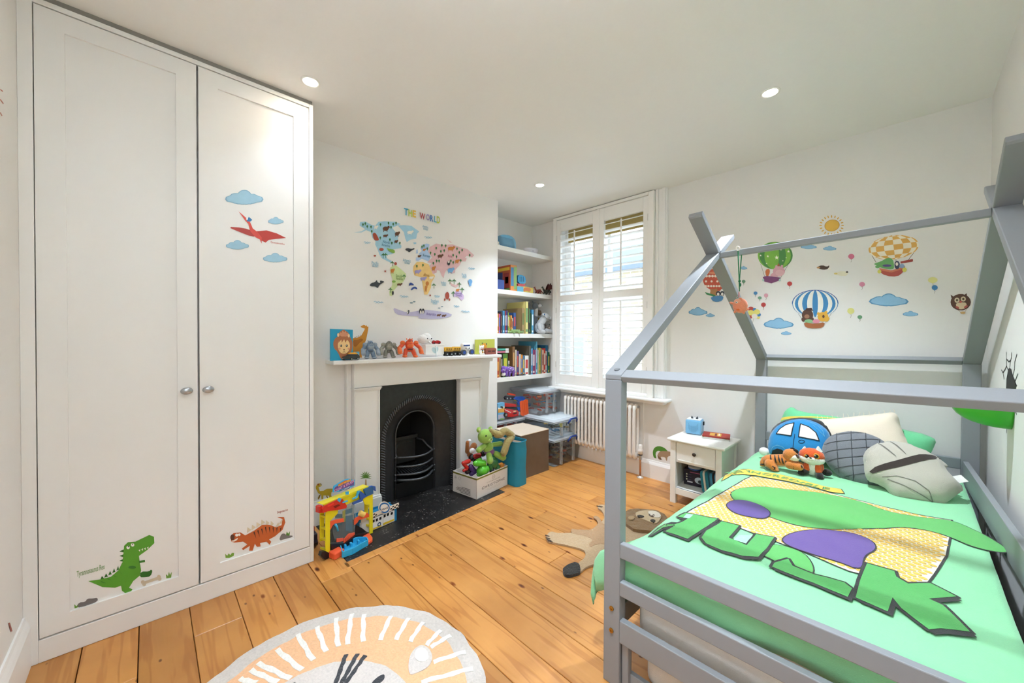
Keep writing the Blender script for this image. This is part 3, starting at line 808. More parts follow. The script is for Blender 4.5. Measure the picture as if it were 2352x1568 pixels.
# ================================================================== round rug with a lion face
RCX, RCY, RR = -1.338, .44, .533
def pile(c): return mat(c, .95, bump=1.0, scale=110, var=.2, sheen=.3)
rg = thing('round_rug', 'round tufted rug with a pale lion face and striped peach mane', 'rug', (RCX, RCY, 0))
def wob(r, a, k=.006): return r*(1+k*math.sin(a*17)+k*.7*math.sin(a*29+1))
def ring(r, n=120, dx=0, dy=0, k=.006): return [(dx+wob(r, 2*PI*i/n, k)*math.cos(2*PI*i/n), dy+wob(r, 2*PI*i/n, k)*math.sin(2*PI*i/n)) for i in range(n)]
def tuft(poly, z0, z1, nm, c, par=rg, step=.022, amp=.0022):
    vs, ts = fill2d(poly, step); n = len(vs)
    V = [(x, y, z1+amp*noise(x*3, y*3, 30)) for x, y in vs]
    q = MB(); q.add(V, ts)
    ed = set((t[i], t[(i+1) % 3]) for t in ts for i in range(3)); B = [e for e in ed if (e[1], e[0]) not in ed]
    for a_, b_ in B: q.add([V[a_], (vs[a_][0], vs[a_][1], z0), (vs[b_][0], vs[b_][1], z0), V[b_]], [(0, 1, 2, 3)])
    return part(weld(q), nm, pile(c), par, smooth=False)
tuft(ring(RR), .001, .013, 'border', '#cfc7c0')
tuft(ring(RR*.865), .008, .0155, 'mane', '#ecb98c')
# the face, with its ears; axis of the face as in the photo
fa = ring(RR*.565, 90, .055, -.06, .004)
tuft(fa, .010, .0180, 'face', '#d8cfc9')
def blobpoly(cx, cy, rx, ry, a=0, n=28): return [(cx+rx*math.cos(t)*math.cos(a)-ry*math.sin(t)*math.sin(a), cy+rx*math.cos(t)*math.sin(a)+ry*math.sin(t)*math.cos(a)) for t in [2*PI*i/n for i in range(n)]]
def rl(u, v):
    p = onz(u, v, .017); return (p.x-RCX, p.y-RCY)
def pxpoly(pts): return [rl(*p) for p in pts]
CR = lambda u, v: (480+u/3.0545, 1250+v/3.0545)
e1 = pxpoly([CR(*p) for p in ((1440, 730), (1500, 700), (1560, 745), (1570, 810), (1530, 870), (1460, 900), (1400, 920), (1400, 800))])
tuft(smoothpoly(e1), .010, .0188, 'ear', '#d8cfc9')
e2 = pxpoly([CR(*p) for p in ((1450, 740), (1500, 720), (1540, 760), (1540, 815), (1480, 830), (1440, 800))])
tuft(smoothpoly(e2), .010, .0200, 'inner_ear', '#ece6df')
tuft(smoothpoly([(-x*.9+.03, -y*1.05-.05) for x, y in e1]), .010, .0188, 'ear', '#d8cfc9')
STR = [((215, 940), (330, 971)), ((290, 880), (480, 965)), ((340, 830), (570, 940)), ((475, 735), (650, 880)), ((620, 630), (730, 810)), ((755, 575), (820, 750)), ((890, 515), (905, 715)), ((1000, 485), (970, 700)), ((1085, 490), (1080, 680)), ((1275, 500), (1200, 670)), ((1400, 515), (1310, 665)), ((1500, 545), (1410, 680)), ((1625, 600), (1525, 705)), ((1695, 635), (1555, 720)), ((1800, 750), (1575, 820)), ((1850, 865), (1490, 965))]
for p, r in STR:
    a, b = Vector(rl(*CR(*p))), Vector(rl(*CR(*r))); d = (b-a); nn = Vector((-d.y, d.x)).normalized(); L = d.length
    side = lambda s: [tuple(a+d*t+nn*(s*(.0095+.003*math.sin(t*19+s)))) for t in (0, .2, .4, .6, .8, 1)]
    tuft(side(1)+side(-1)[::-1], .010, .0175, 'mane_stripe', '#f1ece6', step=.02)
for k in range(9):   # the part of the mane towards the camera, outside the photograph
    a = math.radians(225+k*17); c, s = math.cos(a), math.sin(a)
    tuft([(c*.29-s*.009, s*.29+c*.009), (c*.46-s*.009, s*.46+c*.009), (c*.46+s*.009, s*.46-c*.009), (c*.29+s*.009, s*.29-c*.009)], .010, .0175, 'mane_stripe', '#f1ece6', step=.02)
DK = '#3c3e43'
for p, r in (((960, 775), (890, 975)), ((1040, 770), (930, 975)), ((1095, 780), (960, 975))):
    a, b = Vector(rl(*CR(*p))), Vector(rl(*CR(*r))); d = (b-a); nn = Vector((-d.y, d.x)).normalized()
    side = lambda s: [tuple(a+d*t+nn*(s*(.008+.002*math.sin(t*23+s)))) for t in (0, .15, .3, .45, .6, .75, .9, 1)]
    tuft(side(1)+side(-1)[::-1], .010, .0195, 'whisker_stripe', DK, step=.012)
tuft(smoothpoly(pxpoly([CR(*p) for p in ((1150, 960), (1200, 920), (1235, 915), (1230, 950), (1190, 985), (1130, 1000))])), .010, .0195, 'eye', DK, step=.012)
ec = rl(*CR(900, 1050)); tuft(blobpoly(ec[0]-.12, ec[1]-.13, .02, .045, .8), .010, .0195, 'eye', DK, step=.012)
tuft(blobpoly(.03, -.13, .045, .03, .8), .010, .0195, 'nose', '#c98f79', step=.012)

# ================================================================== lion-skin style wool rug
lr = thing('lion_shaped_rug', 'tan lion-skin shaped wool rug on the floor beside the bed', 'rug', (-1.35, 2.2, 0))
CL = lambda u, v: (1200+u/3.5, 1120+v/3.5)
def fz(pts, z): return [tuple((onz(u, v, z)-Vector((-1.35, 2.2, 0)))[:2]) for u, v in pts]
body = [CL(*p) for p in ((190, 400), (205, 365), (235, 350), (270, 365), (400, 365), (520, 360), (600, 305), (662, 250), (650, 190), (605, 165), (610, 140), (640, 132), (690, 150), (720, 230), (760, 270), (830, 290), (900, 330), (1000, 350), (1060, 380), (1040, 450), (960, 560), (900, 600), (780, 600), (660, 600), (590, 610), (500, 640), (470, 680), (430, 655), (450, 600), (500, 570), (512, 515), (470, 490), (370, 465), (250, 440), (205, 435))]
bp = smoothpoly(fz(body, .01), 2)
tuft(bp, .001, .012, 'hide', '#b79a76', lr, .03)
tuft(smoothpoly([(p[0]*.55-.05, p[1]*.45-.02) for p in bp], 1), .006, .0135, 'back_stripe', '#a98560', lr, .04)
tip = fz([CL(*p) for p in ((320, 655), (345, 630), (400, 600), (450, 600), (465, 640), (468, 675), (430, 690), (375, 705), (335, 695))], .015)
tuft(smoothpoly(tip, 2), .001, .017, 'tail_tuft', '#262220', lr, .02)
mane = fz([CL(*p) for p in ((826, 195), (870, 175), (930, 170), (1010, 175), (1080, 185), (1140, 215), (1172, 250), (1165, 290), (1120, 320), (1060, 350), (1000, 345), (940, 340), (890, 330), (840, 295), (800, 260), (800, 215))], .03)
tuft(mane, .001, .034, 'mane', '#8a6a45', lr, .03, .006)
fc = smoothpoly(fz([CL(*p) for p in ((905, 200), (960, 185), (1030, 180), (1090, 195), (1118, 225), (1110, 255), (1080, 290), (1030, 280), (960, 250), (915, 235))], .036), 2)
tuft(fc, .02, .040, 'face', '#c9b08c', lr, .02)
for pts, nm, c in ((((1000, 190), (1060, 185), (1105, 205), (1115, 235), (1080, 240), (1030, 225)), 'muzzle', '#e6dccb'), (((1010, 210), (1045, 212), (1070, 222), (1055, 236), (1030, 230)), 'nose', '#5b4a3c'), (((920, 222), (950, 218), (985, 230), (960, 240), (930, 235)), 'eye', '#2a2018'), (((1025, 258), (1050, 252), (1072, 262), (1060, 280), (1035, 272)), 'eye', '#2a2018'), (((845, 235), (880, 225), (905, 235), (890, 255), (855, 255)), 'ear', '#b0926a')):
    tuft(smoothpoly(fz([CL(*p) for p in pts], .042), 1), .035, .044, nm, c, lr, .012, .001)
for px in ((200, 385), (206, 405), (215, 420), (225, 430), (612, 148), (622, 152), (632, 150)):
    c = onz(*CL(*px), .014); P(MB().blob((c.x-.012, c.y-.004, .014), (c.x+.012, c.y+.004, .014), .004, .003, 6), 'claw', mat('#4a3b2f', .6), lr)
# ================================================================== figure helper: shapes given on a plane of the room
class Fig:
    """plane 'x' or 'y' at value val; crop = (x0, y0, scale) of the photo region the coordinates are read from"""
    def __init__(s, ax, val, crop, ref, root):
        s.ax, s.val, s.crop, s.root = ax, val, crop, root      # ax may also be a vertical plane (point, normal)
        a = s.p(*ref); b = s.p(ref[0], ref[1]+10); s.s = (a-b).length/10; c = s.p(ref[0]+10, ref[1]); s.su = (a-c).length/10
        s.n = Vector((1, 0, 0)) if ax == 'x' else (Vector((0, -1, 0)) if ax == 'y' else Vector(ax[1]).normalized())
        s.r = Vector((0, 0, 1)).cross(s.n)
        s.mbs = {}; s.order = []
    def p(s, u, v, d=0.):
        x0, y0, k = s.crop; U, V = x0+u/k, y0+v/k
        q = onx(U, V, s.val) if s.ax == 'x' else (ony(U, V, s.val) if s.ax == 'y' else onplane(U, V, s.ax[0], s.ax[1]))
        if d: q = q+s.n*(d*s.s)
        return q
    def mb(s, nm, mt, smooth=True):
        k = (nm, mt.name, len(s.order)) 
        s.mbs[k] = (MB(), mt, smooth); s.order.append(k); return s.mbs[k][0]
    def ball(s, nm, mt, u, v, d, ru, rv=None, rd=None, rot=0.):
        rv = ru if rv is None else rv; rd = (ru+rv)/2 if rd is None else rd
        c = s.p(u, v, d); M = frame(c, s.r, z=s.n)
        if rot: M = M @ Matrix.Rotation(math.radians(rot), 4, 'Z')
        s.mb(nm, mt).ball((0, 0, 0), (ru*s.s, rv*s.s, rd*s.s), 14, 10, M); return s
    def limb(s, nm, mt, a, b, r0, r1=None):
        r1 = r0 if r1 is None else r1
        s.mb(nm, mt).blob(s.p(*a), s.p(*b), r0*s.s, r1*s.s, 12); return s
    def tube(s, nm, mt, pts, r):
        rr = [q*s.s for q in r] if hasattr(r, '__len__') else r*s.s
        s.mb(nm, mt).tube([s.p(*q) for q in pts], rr, 8); return s
    def slab(s, nm, mt, pts, d0, d1, smooth=False):
        """outline extruded between two depths"""
        o = s.p(*pts[0]); M = frame(o, s.r, z=s.n); Mi = M.inverted()
        poly = [tuple((Mi @ s.p(*q))[:2]) for q in pts]
        s.mb(nm, mt, smooth).prism(poly, d0*s.s, d1*s.s, M); return s
    def cone(s, nm, mt, a, b, r0, r1, n=10):
        s.mb(nm, mt, False).cyl(s.p(*a), s.p(*b), r0*s.s, r1*s.s, n); return s
    def done(s, merge=True, minz=None, rest=None):
        if rest is not None:
            lo = min(v.z for k in s.order for v in s.mbs[k][0].v)
            for k in s.order: s.mbs[k][0].v = [v+Vector((0, 0, rest-lo)) for v in s.mbs[k][0].v]
        for k in s.order:
            b, mt, sm = s.mbs[k]
            if minz is not None: b.v = [Vector((v.x, v.y, max(v.z, minz))) for v in b.v]
            b.build(k[0], mt, s.root, smooth=sm)
        return s.root

# ------------------------------------------------------------------ print on the duvet
CD = lambda u, v: (1420+u/2.5236, 1030+v/2.5236)
def onduv(u, v, c=CD):
    U, V = c(u, v); d = ray(U, V)
    # z = .503 + .034 (x+.75)
    t = (.503+.034*.75+.001-CAMZ)/(d.z-.034*d.x); q = O+d*t
    return (q.x, q.y)
def dpoly(pts, c=CD, sm=0):
    q = [onduv(*p, c) for p in pts]
    return smoothpoly(q, sm) if sm else q
def dprint(nm, col, polys, off, step=.03, par=du):
    b = MB()
    for pl in polys: b.flat(pl, step=step, fn=lambda x, y: (x, y, dz(max(x, -.70), y)+off+(0 if x > -.70 else (x+.70)*.5)))
    return b.build(nm, fabric(col), par, smooth=True)
def strokes(poly, w, closed=True):
    out = []
    n = len(poly)
    for i in range(n if closed else n-1):
        a, b = Vector(poly[i]), Vector(poly[(i+1) % n]); d = b-a
        if d.length < 1e-5: continue
        nn = Vector((-d.y, d.x)).normalized()*w; e = d.normalized()*w*.6
        out.append([tuple(a-e+nn), tuple(a-e-nn), tuple(b+e-nn), tuple(b+e+nn)])
    return out
INK = '#1d1f1e'
panel = dpoly(((770, 157), (900, 180), (1060, 215), (1240, 262), (1440, 312), (1700, 372), (1935, 415), (1930, 490), (1905, 620), (1850, 710), (1795, 785), (1690, 790), (1560, 770), (1340, 712), (1000, 575), (760, 480), (600, 420), (390, 372), (590, 265)))
dprint('comic_panel', '#f3ead2', [panel], .0020)
dprint('panel_outline', INK, strokes(panel, .0032), .0026)
x0 = min(p[0] for p in panel); x1 = max(p[0] for p in panel); y0 = min(p[1] for p in panel); y1 = max(p[1] for p in panel)
dots = MB(); r = 0; yy = y0+.008
while yy < y1:
    xx = x0+(.012 if r % 2 else 0)
    while xx < x1:
        if inside((xx, yy), panel) and edist((xx, yy), panel) > .009:
            e = [(xx+.0108*math.cos(t)-.003*math.sin(t), yy+.0092*math.sin(t)+.002*math.cos(t)) for t in [2*PI*k/8 for k in range(8)]]
            dots.add([(a, b, dz(a, b)+.0032) for a, b in e], [tuple(range(8))])
        xx += .024
    yy += .0205; r += 1
dots.build('halftone_dots', fabric('#efc04a'), du, smooth=True)
# plain colour fields standing in for the printed picture
green1 = dpoly(((640, 250), (820, 215), (1080, 255), (1350, 290), (1560, 370), (1780, 400), (1950, 420), (2120, 500), (2270, 600), (2230, 615), (2080, 580), (1900, 500), (1700, 455), (1450, 470), (1200, 470), (1000, 440), (800, 370), (680, 320)), sm=2)
purple1 = dpoly(((620, 325), (700, 300), (820, 330), (890, 375), (850, 415), (740, 395), (650, 365)), sm=2)
purple2 = dpoly(((940, 520), (1080, 470), (1300, 480), (1470, 530), (1500, 590), (1420, 625), (1410, 715), (1280, 660), (1120, 620), (980, 570)), sm=2)
green2 = dpoly(((760, 595), (900, 555), (1060, 600), (1135, 680), (1120, 760), (1020, 725), (900, 650)), sm=2)
for pl, c, nm in ((green1, '#5cb85c', 'green_field'), (purple1, '#5d4691', 'purple_field'), (purple2, '#654a96', 'purple_field'), (green2, '#5cb85c', 'green_field')):
    k_ = .0012 if nm[0] == 'p' else 0
    dprint('field_outline', INK, strokes(pl, .0045), .0036+k_, step=None)
    dprint(nm, c, [pl], .0042+k_)
H = [(345, 402), (392, 378), (575, 412), (402, 532), (272, 487), (332, 452), (262, 462), (185, 508), (240, 452), (275, 438), (352, 438), (402, 412)]
U_ = [(600, 428), (700, 452), (640, 526), (745, 570), (800, 500), (905, 520), (860, 590), (812, 640), (720, 636), (600, 602), (508, 560), (482, 522), (512, 480)]
L_ = [(905, 672), (985, 652), (1010, 690), (1135, 742), (1310, 788), (1355, 822), (1330, 868), (1130, 792), (892, 696)]
K_ = [(1442, 672), (1600, 718), (1612, 752), (1680, 792), (1810, 792), (1960, 870), (1800, 880), (1880, 920), (2040, 1076), (1870, 1058), (1800, 1062), (1640, 936), (1590, 872), (1562, 952), (1376, 872), (1402, 770)]
for L in (H, U_, L_, K_):
    pl = dpoly(L); dprint('letter_shadow', INK, [[(x+.010, y-.016) for x, y in pl]]+strokes(pl, .009), .0062)
    dprint('title_letter', '#4fae56', [pl], .0072)
dprint('letter_gap', '#a5e3bb', [dpoly(((376, 408), (396, 386), (436, 389), (412, 412)))], .0080)
dprint('letter_gap', '#a5e3bb', [dpoly(((668, 540), (700, 512), (780, 508), (740, 562)))], .0080)
# banner with the words
ban = [(600, 178), (618, 140), (700, 120), (760, 122), (900, 145), (1050, 180), (1200, 222), (1290, 234), (1308, 262), (1240, 257), (1100, 217), (950, 186), (800, 156), (720, 148), (655, 156)]
bl = dpoly(ban); dprint('banner_edge', INK, strokes(bl, .0042), .0034); dprint('banner', '#eecb45', [bl], .0040)
mid = [Vector(onduv(*p)) for p in ((630, 155), (700, 134), (760, 134), (900, 160), (1050, 195), (1180, 232), (1240, 243))]
ml_ = [0]
for a, b in zip(mid[:-1], mid[1:]): ml_.append(ml_[-1]+(b-a).length)
def onmid(s, t):
    s = max(0, min(ml_[-1]-1e-6, s))
    for i in range(len(mid)-1):
        if s <= ml_[i+1]:
            d = (mid[i+1]-mid[i]).normalized(); q = mid[i]+d*(s-ml_[i]); nn = Vector((-d.y, d.x)); q = q+nn*t; return (q.x, q.y)
tw = ml_[-1]
for off, col, zz in ((.028, INK, .0046), (.0, '#63b862', .0052)):
    b = MB(); add_text(b, 'THE INCREDIBLE', None, height=.040, width=tw*.97, off=off, spacing=1.15, fn=lambda x, y: (lambda q: (q[0], q[1], dz(q[0], q[1])+zz))(onmid(x+tw/2, y)))
    b.build('banner_lettering', fabric(col), du)

# ------------------------------------------------------------------ pillows and cushions
DC = (1700, 900, 3.607)
def onplane(u, v, p0, n):
    d = ray(u, v); n = Vector(n); return O+d*((Vector(p0)-O).dot(n)/d.dot(n))
class Puff:
    """stuffed cushion from an outline seen on a leaning plane"""
    def __init__(s, pts, p0, lean, t, crop=DC, yaw=0., rw=.7, step=.022, sm=1):
        n = Vector((math.sin(yaw)*math.cos(lean), -math.cos(yaw)*math.cos(lean), math.sin(lean)))
        s.n = n; s.p0 = Vector(p0); s.crop = crop
        x = Vector((math.cos(yaw), math.sin(yaw), 0)); s.M = frame(p0, x, z=n); s.Mi = s.M.inverted()
        s.out = [s.l(*q) for q in pts]
        if sm: s.out = smoothpoly(s.out, sm)
        s.t = t; s.step = step
        vs, ts = fill2d(s.out, step); s.dmax = max(edist(v, s.out) for v in vs)*rw
        s.vs, s.ts = vs, ts
    def l(s, u, v):
        x0, y0, k = s.crop; q = s.Mi @ onplane(x0+u/k, y0+v/k, s.p0, s.n); return (q.x, q.y)
    def h(s, x, y):
        d = min(1, edist((x, y), s.out)/s.dmax)
        return s.t/2*math.sqrt(max(0, 1-(1-d)**2))
    def body(s, nm, mt, par, minz=None):
        n = len(s.vs); V = [(x, y, s.h(x, y)) for x, y in s.vs]+[(x, y, -s.h(x, y)) for x, y in s.vs]
        b = MB(); b.add(V, [t for t in s.ts]+[tuple(i+n for i in t)[::-1] for t in s.ts], s.M)
        if minz: b.v = [Vector((v.x, v.y, max(v.z, minz(v.x, v.y)))) for v in b.v]
        return weld(b).build(nm, mt, par, smooth=True)
    def patch(s, nm, mt, pts, par, off=.0015, sm=0, raw=False, step=None):
        pl = pts if raw else [s.l(*q) for q in pts]
        if sm: pl = smoothpoly(pl, sm)
        b = MB(); b.flat(pl, step=step or s.step, fn=lambda x, y: (x, y, s.h(x, y)+off), M=s.M)
        return b.build(nm, mt, par, smooth=True)
    def line(s, nm, mt, pts, w, par, off=.002, closed=False, raw=False):
        pl = pts if raw else [s.l(*q) for q in pts]
        pl = densify(pl+[pl[-1]] if not closed else pl, .02) if len(pl) > 1 else pl
        b = MB()
        for a in strokes(pl, w, closed): b.add([(x, y, s.h(x, y)+off) for x, y in a], [(0, 1, 2, 3)], s.M)
        return b.build(nm, mt, par)
dzc = lambda x, y: dz(min(max(x, -.7), .2), y)
gp = thing('green_pillow', 'long green pillow at the very back of the bed by the wall', 'pillow', (-.25, 3.15, .5))
c = Puff(((300, 520), (310, 330), (345, 215), (372, 150), (430, 118), (490, 162), (800, 205), (1000, 230), (1350, 310), (1500, 340), (1560, 362), (1630, 398), (1600, 470), (1570, 525), (1480, 640), (900, 700), (500, 620)), (-.25, 3.15, .62), .35, .12)
c.body('pillow_case', fabric('#6fcd93'), gp); c.patch('printed_band', fabric('#e9cf4f'), ((338, 240), (345, 216), (600, 212), (800, 222), (800, 230), (600, 222)), gp, step=.02)
cc = thing('cream_cushion', 'cream square cushion with a fringed top edge behind the round cushion', 'cushion', (-.2, 3.05, .5))
c = Puff(((620, 225), (760, 222), (1000, 195), (1200, 175), (1275, 165), (1312, 200), (1330, 290), (1395, 430), (1420, 560), (1100, 640), (780, 600), (640, 400)), (-.2, 3.04, .62), .45, .13)
c.body('cushion_cover', fabric('#eadcc6'), cc)
for k in range(16):
    t = k/15; u = 640+640*t; v = 224-58*t**1.3
    a = c.M @ Vector((*c.l(u, v), 0)); b_ = c.M @ Vector((*c.l(u+random.uniform(-12, 18), v-random.uniform(14, 34)), 0))
    MB().tube([a, (a+b_)/2+Vector((.002, 0, .002)), b_], .0012, 5).build('fringe_strand', fabric('#eadcc6'), cc)
car = thing('car_cushion', 'blue car-shaped cushion with white windows', 'cushion', (-.5, 2.95, .5))
BL, BK, WH = fabric('#1d86c2'), fabric('#17181b'), fabric('#e9e4e2')
back = Puff(((240, 520), (230, 400), (255, 310), (330, 245), (450, 210), (600, 212), (700, 250), (770, 320), (795, 380), (800, 480), (790, 570), (500, 580)), (-.47, 3.00, .62), .42, .09); back.body('backing', BK, car)
c = Puff(((233, 525), (228, 440), (240, 370), (280, 300), (360, 246), (460, 222), (560, 224), (660, 262), (730, 320), (755, 385), (760, 480), (750, 575), (500, 575)), (-.47, 2.965, .62), .42, .11)
c.body('car_front', BL, car)
c.patch('window', WH, ((312, 360), (340, 320), (390, 285), (458, 270), (436, 380)), car, .003); c.patch('window', WH, ((498, 388), (512, 280), (580, 305), (640, 355), (666, 420)), car, .003)
for w_ in (((312, 360), (340, 320), (390, 285), (458, 270), (436, 380)), ((498, 388), (512, 280), (580, 305), (640, 355), (666, 420))): c.line('window_outline', BK, w_, .0025, car, .004, closed=True)
c.line('door_seam', BK, ((466, 366), (458, 420), (450, 480)), .0015, car); c.line('handle_outline', BK, [(522+24*math.cos(t), 428+13*math.sin(t)) for t in [2*PI*k/14 for k in range(14)]], .0014, car, closed=True)
c.line('stitching', fabric('#6db2cf'), ((262, 500), (280, 470), (320, 455), (365, 470), (392, 500)), .0012, car); c.line('stitching', fabric('#6db2cf'), ((590, 265), (650, 290), (690, 330), (706, 380)), .0010, car)
c.patch('wheel_arch', BK, ((262, 525), (280, 495), (320, 482), (360, 492), (388, 525)), car, .003)
bq = Fig('y', 2.93, DC, (200, 490), car); bq.ball('bumper', WH, 200, 492, 0, 38, 34, 30); bq.done()
# round grey cushion: plain panelled stand-in
rc = thing('round_cushion', 'round dark grey cushion with panelled seams', 'cushion', (-.24, 2.9, .5))
ring_ = [(930+315*math.cos(t)*.86+60*math.sin(t), 565+245*math.sin(t)+75*math.cos(t)*0) for t in [2*PI*k/36 for k in range(36)]]
c = Puff([(672, 500), (690, 420), (740, 365), (830, 332), (950, 322), (1080, 350), (1180, 395), (1260, 470), (1300, 580), (1290, 700), (1230, 800), (1120, 815), (1000, 790), (880, 740), (780, 670), (710, 590)], (-.19, 2.86, .60), .62, .12, sm=2)
c.body('cushion_cover', fabric('#74777c'), rc)
SE = fabric('#5f6266')
for k in range(-3, 4):
    a = [c.l(700, 520+k*70), c.l(1260, 520+k*70-40)]
    pts = [p for p in densify([a[0], a[1], a[1]], .015) if inside(p, c.out) and edist(p, c.out) > .006]
    if len(pts) > 2: c.line('seam', SE, pts, .0016, rc, raw=True)
for u in (800, 920, 1040, 1150):
    a = [c.l(u, 300), c.l(u+30, 840)]
    pts = [p for p in densify([a[0], a[1], a[1]], .015) if inside(p, c.out) and edist(p, c.out) > .006]
    if len(pts) > 2: c.line('seam', SE, pts, .0016, rc, raw=True)
# pale dome-shaped cushion with a brown band: plain stand-in
hc = thing('dome_cushion', 'pale grey dome-shaped cushion with a dark brown band', 'cushion', (.03, 2.75, .5))
c = Puff([(1025, 590), (1015, 540), (1040, 480), (1110, 435), (1225, 412), (1350, 420), (1480, 460), (1580, 510), (1640, 545), (1690, 580), (1728, 615), (1700, 630), (1760, 700), (1865, 800), (1800, 850), (1700, 925), (1620, 936), (1480, 915), (1330, 900), (1260, 870), (1200, 790), (1120, 755), (1060, 740), (1030, 680)], (.03, 2.74, .59), .75, .13, sm=1)
c.body('cushion_cover', fabric('#b9b3a5'), hc)
c.patch('band', fabric('#33261f'), ((1072, 690), (1120, 665), (1300, 620), (1480, 570), (1640, 553), (1672, 578), (1600, 600), (1460, 640), (1300, 680), (1100, 712)), hc, .002)
for ln in (((1130, 440), (1210, 520), (1290, 585)), ((1215, 418), (1300, 490), (1370, 565))): c.line('seam', fabric('#77736a'), ln, .0014, hc)
c.line('lower_seam', fabric('#77736a'), ((1180, 740), (1300, 745), (1450, 790), (1560, 860), (1600, 930)), .0016, hc)
tg = MB(); a = [c.M @ Vector((*c.l(*q), .004)) for q in ((1760, 700), (1830, 690), (1893, 745), (1800, 760))]; tg.add(a, [(0, 1, 2, 3)]); tg.build('care_tag', fabric('#e9e6e0'), hc)

# ------------------------------------------------------------------ plush tiger and fox
PC = (1730, 1000, 13.067)
OR, WHP, BKP = plush('#d2813a'), plush('#efe8dc'), plush('#1d1815')
tg = thing('plush_tiger', 'small orange striped plush tiger lying on the duvet', 'plush toy', (-.52, 2.72, dzc(-.52, 2.72)))
F = Fig('y', 2.72, PC, (700, 800), tg)
F.limb('body', OR, (480, 740, 0), (1080, 740, 0), 165, 175).limb('belly', WHP, (700, 850, 0), (1000, 850, 0), 100, 100)
F.limb('hind_leg', OR, (560, 830, 120), (700, 1010, 190), 165, 110).limb('front_leg', OR, (1130, 850, 110), (1420, 910, 150), 130, 100).limb('front_leg', OR, (1180, 880, -110), (1420, 930, -130), 110, 90)
F.tube('tail', OR, ((450, 660, -20), (330, 700, 0), (285, 800, 20), (285, 960, 30)), [75, 72, 70, 66])
F.ball('head', OR, 1130, 560, 40, 190, 165, 170).ball('muzzle', WHP, 1270, 640, 120, 120, 100, 90).ball('cheek', WHP, 1190, 620, 130, 90, 100, 60).ball('nose', plush('#4a3222'), 1350, 620, 130, 55, 70, 60)
F.ball('ear', BKP, 1290, 470, 60, 70, 75, 30).ball('ear', BKP, 1170, 420, -60, 70, 50, 30).ball('eye', mat('#15100c', .15), 1330, 560, 150, 24)
for u, v, d in ((560, 640, 120), (690, 640, 130), (800, 640, 120), (900, 660, 130), (1010, 700, 120)):
    F.tube('stripe', BKP, ((u-30, v-70, d-60), (u+10, v+30, d+40), (u+50, v+150, d+55)), [14, 22, 12])
for a in (((430, 900, 230), (500, 960, 260), (590, 990, 270)), ((640, 850, 270), (720, 900, 270), (690, 960, 285)), ((1250, 800, 190), (1270, 880, 225), (1260, 950, 215)), ((1470, 830, 190), (1510, 890, 215), (1500, 940, 205)), ((225, 830, 60), (285, 850, 95), (350, 840, 70)), ((340, 640, 50), (360, 690, 80), (400, 720, 70))):
    F.tube('stripe', BKP, a, [12, 20, 12])
F.done(minz=dzc(-.52, 2.72)+.002)
fx = thing('plush_fox', 'orange and white plush fox with big eyes sitting on the duvet', 'plush toy', (-.37, 2.75, dzc(-.37, 2.75)))
F = Fig('y', 2.75, PC, (1750, 800), fx)
FO = plush('#d9591f'); FW = plush('#f1ece4')
F.ball('body', FW, 1790, 980, 0, 175, 260, 150).ball('flank', FO, 1640, 930, -20, 110, 190, 110).ball('flank', FO, 1960, 960, -20, 130, 200, 120)
F.ball('head', FO, 1760, 590, 30, 315, 225, 220).ball('lower_face', FW, 1760, 690, 50, 325, 165, 215).ball('muzzle', FW, 1785, 650, 235, 100, 60, 60).ball('nose', mat('#1b1412', .3), 1772, 605, 290, 34, 22, 24)
for u in (1655, 1925): F.ball('eye_ring', mat('#e9a02c', .2), u, 575, 205, 78, 82, 40).ball('eye', mat('#120d0b', .08), u+6, 575, 232, 55, 60, 34).ball('eye_glint', mat('#ffffff', .2), u-22, 550, 262, 14, 14, 10)
F.cone('ear', FW, (1540, 470, 0), (1550, 325, 20), 95, 18).cone('ear', FW, (1960, 470, 0), (1955, 320, 20), 95, 18)
F.limb('arm', FO, (1620, 880, 60), (1620, 980, 140), 90, 80).limb('arm', FO, (1960, 930, 60), (1990, 1040, 140), 95, 85)
F.limb('paw', BKP, (1600, 1040, 170), (1490, 1060, 230), 95, 90).limb('paw', BKP, (2020, 1150, 170), (2040, 1180, 230), 100, 95).ball('tail', BKP, 2200, 1120, -40, 130, 100, 100)
F.done(minz=dzc(-.37, 2.75)+.002)

# ------------------------------------------------------------------ hanging pig and wall light
pg = thing('hanging_plush_pig', 'pink plush pig hanging on a green ribbon from the bed roof', 'plush toy', (-.64, 2.262, 1.45))
F = Fig('y', 2.262, (1660, 560, 8.7125), (340, 800), pg)
PK = plush('#f0906d'); GRN = fabric('#127a4b')
F.ball('body', PK, 350, 1235, 0, 135, 150, 120).ball('rump', PK, 370, 1290, 0, 110, 95, 110).ball('snout', plush('#f5a988'), 320, 1160, 60, 70, 60, 70)
F.ball('ear', PK, 205, 1190, 30, 62, 26, 26, rot=-25).ball('ear', PK, 385, 1130, 60, 34, 60, 24, rot=25).ball('patch', fabric('#d9662b'), 335, 1320, 100, 34, 20, 14, rot=-12)
F.ball('eye', mat('#ffffff', .2), 318, 1178, 124, 20).ball('pupil', mat('#222222', .15), 316, 1178, 142, 10).ball('tail', PK, 490, 1310, 0, 42, 22, 20, rot=30)
for u, v in ((255, 1360), (430, 1375)): F.ball('foot', PK, u, v, 30, 24, 28, 24)
F.tube('cord', fabric('#d96d62'), ((330, 960, 10), (328, 1060, 10)), 8).tube('key_ring', KN, [(305+22*math.cos(t), 1075+20*math.sin(t), 20) for t in [k*.6 for k in range(11)]], 4)
F.tube('ribbon', GRN, ((315, 145, 25), (320, 400, 18), (330, 700, 8), (336, 950, 8)), [14, 10, 9, 8]).tube('ribbon', GRN, ((368, 215, -30), (352, 450, -16), (338, 700, 0), (336, 950, 4)), [10, 10, 9, 8])
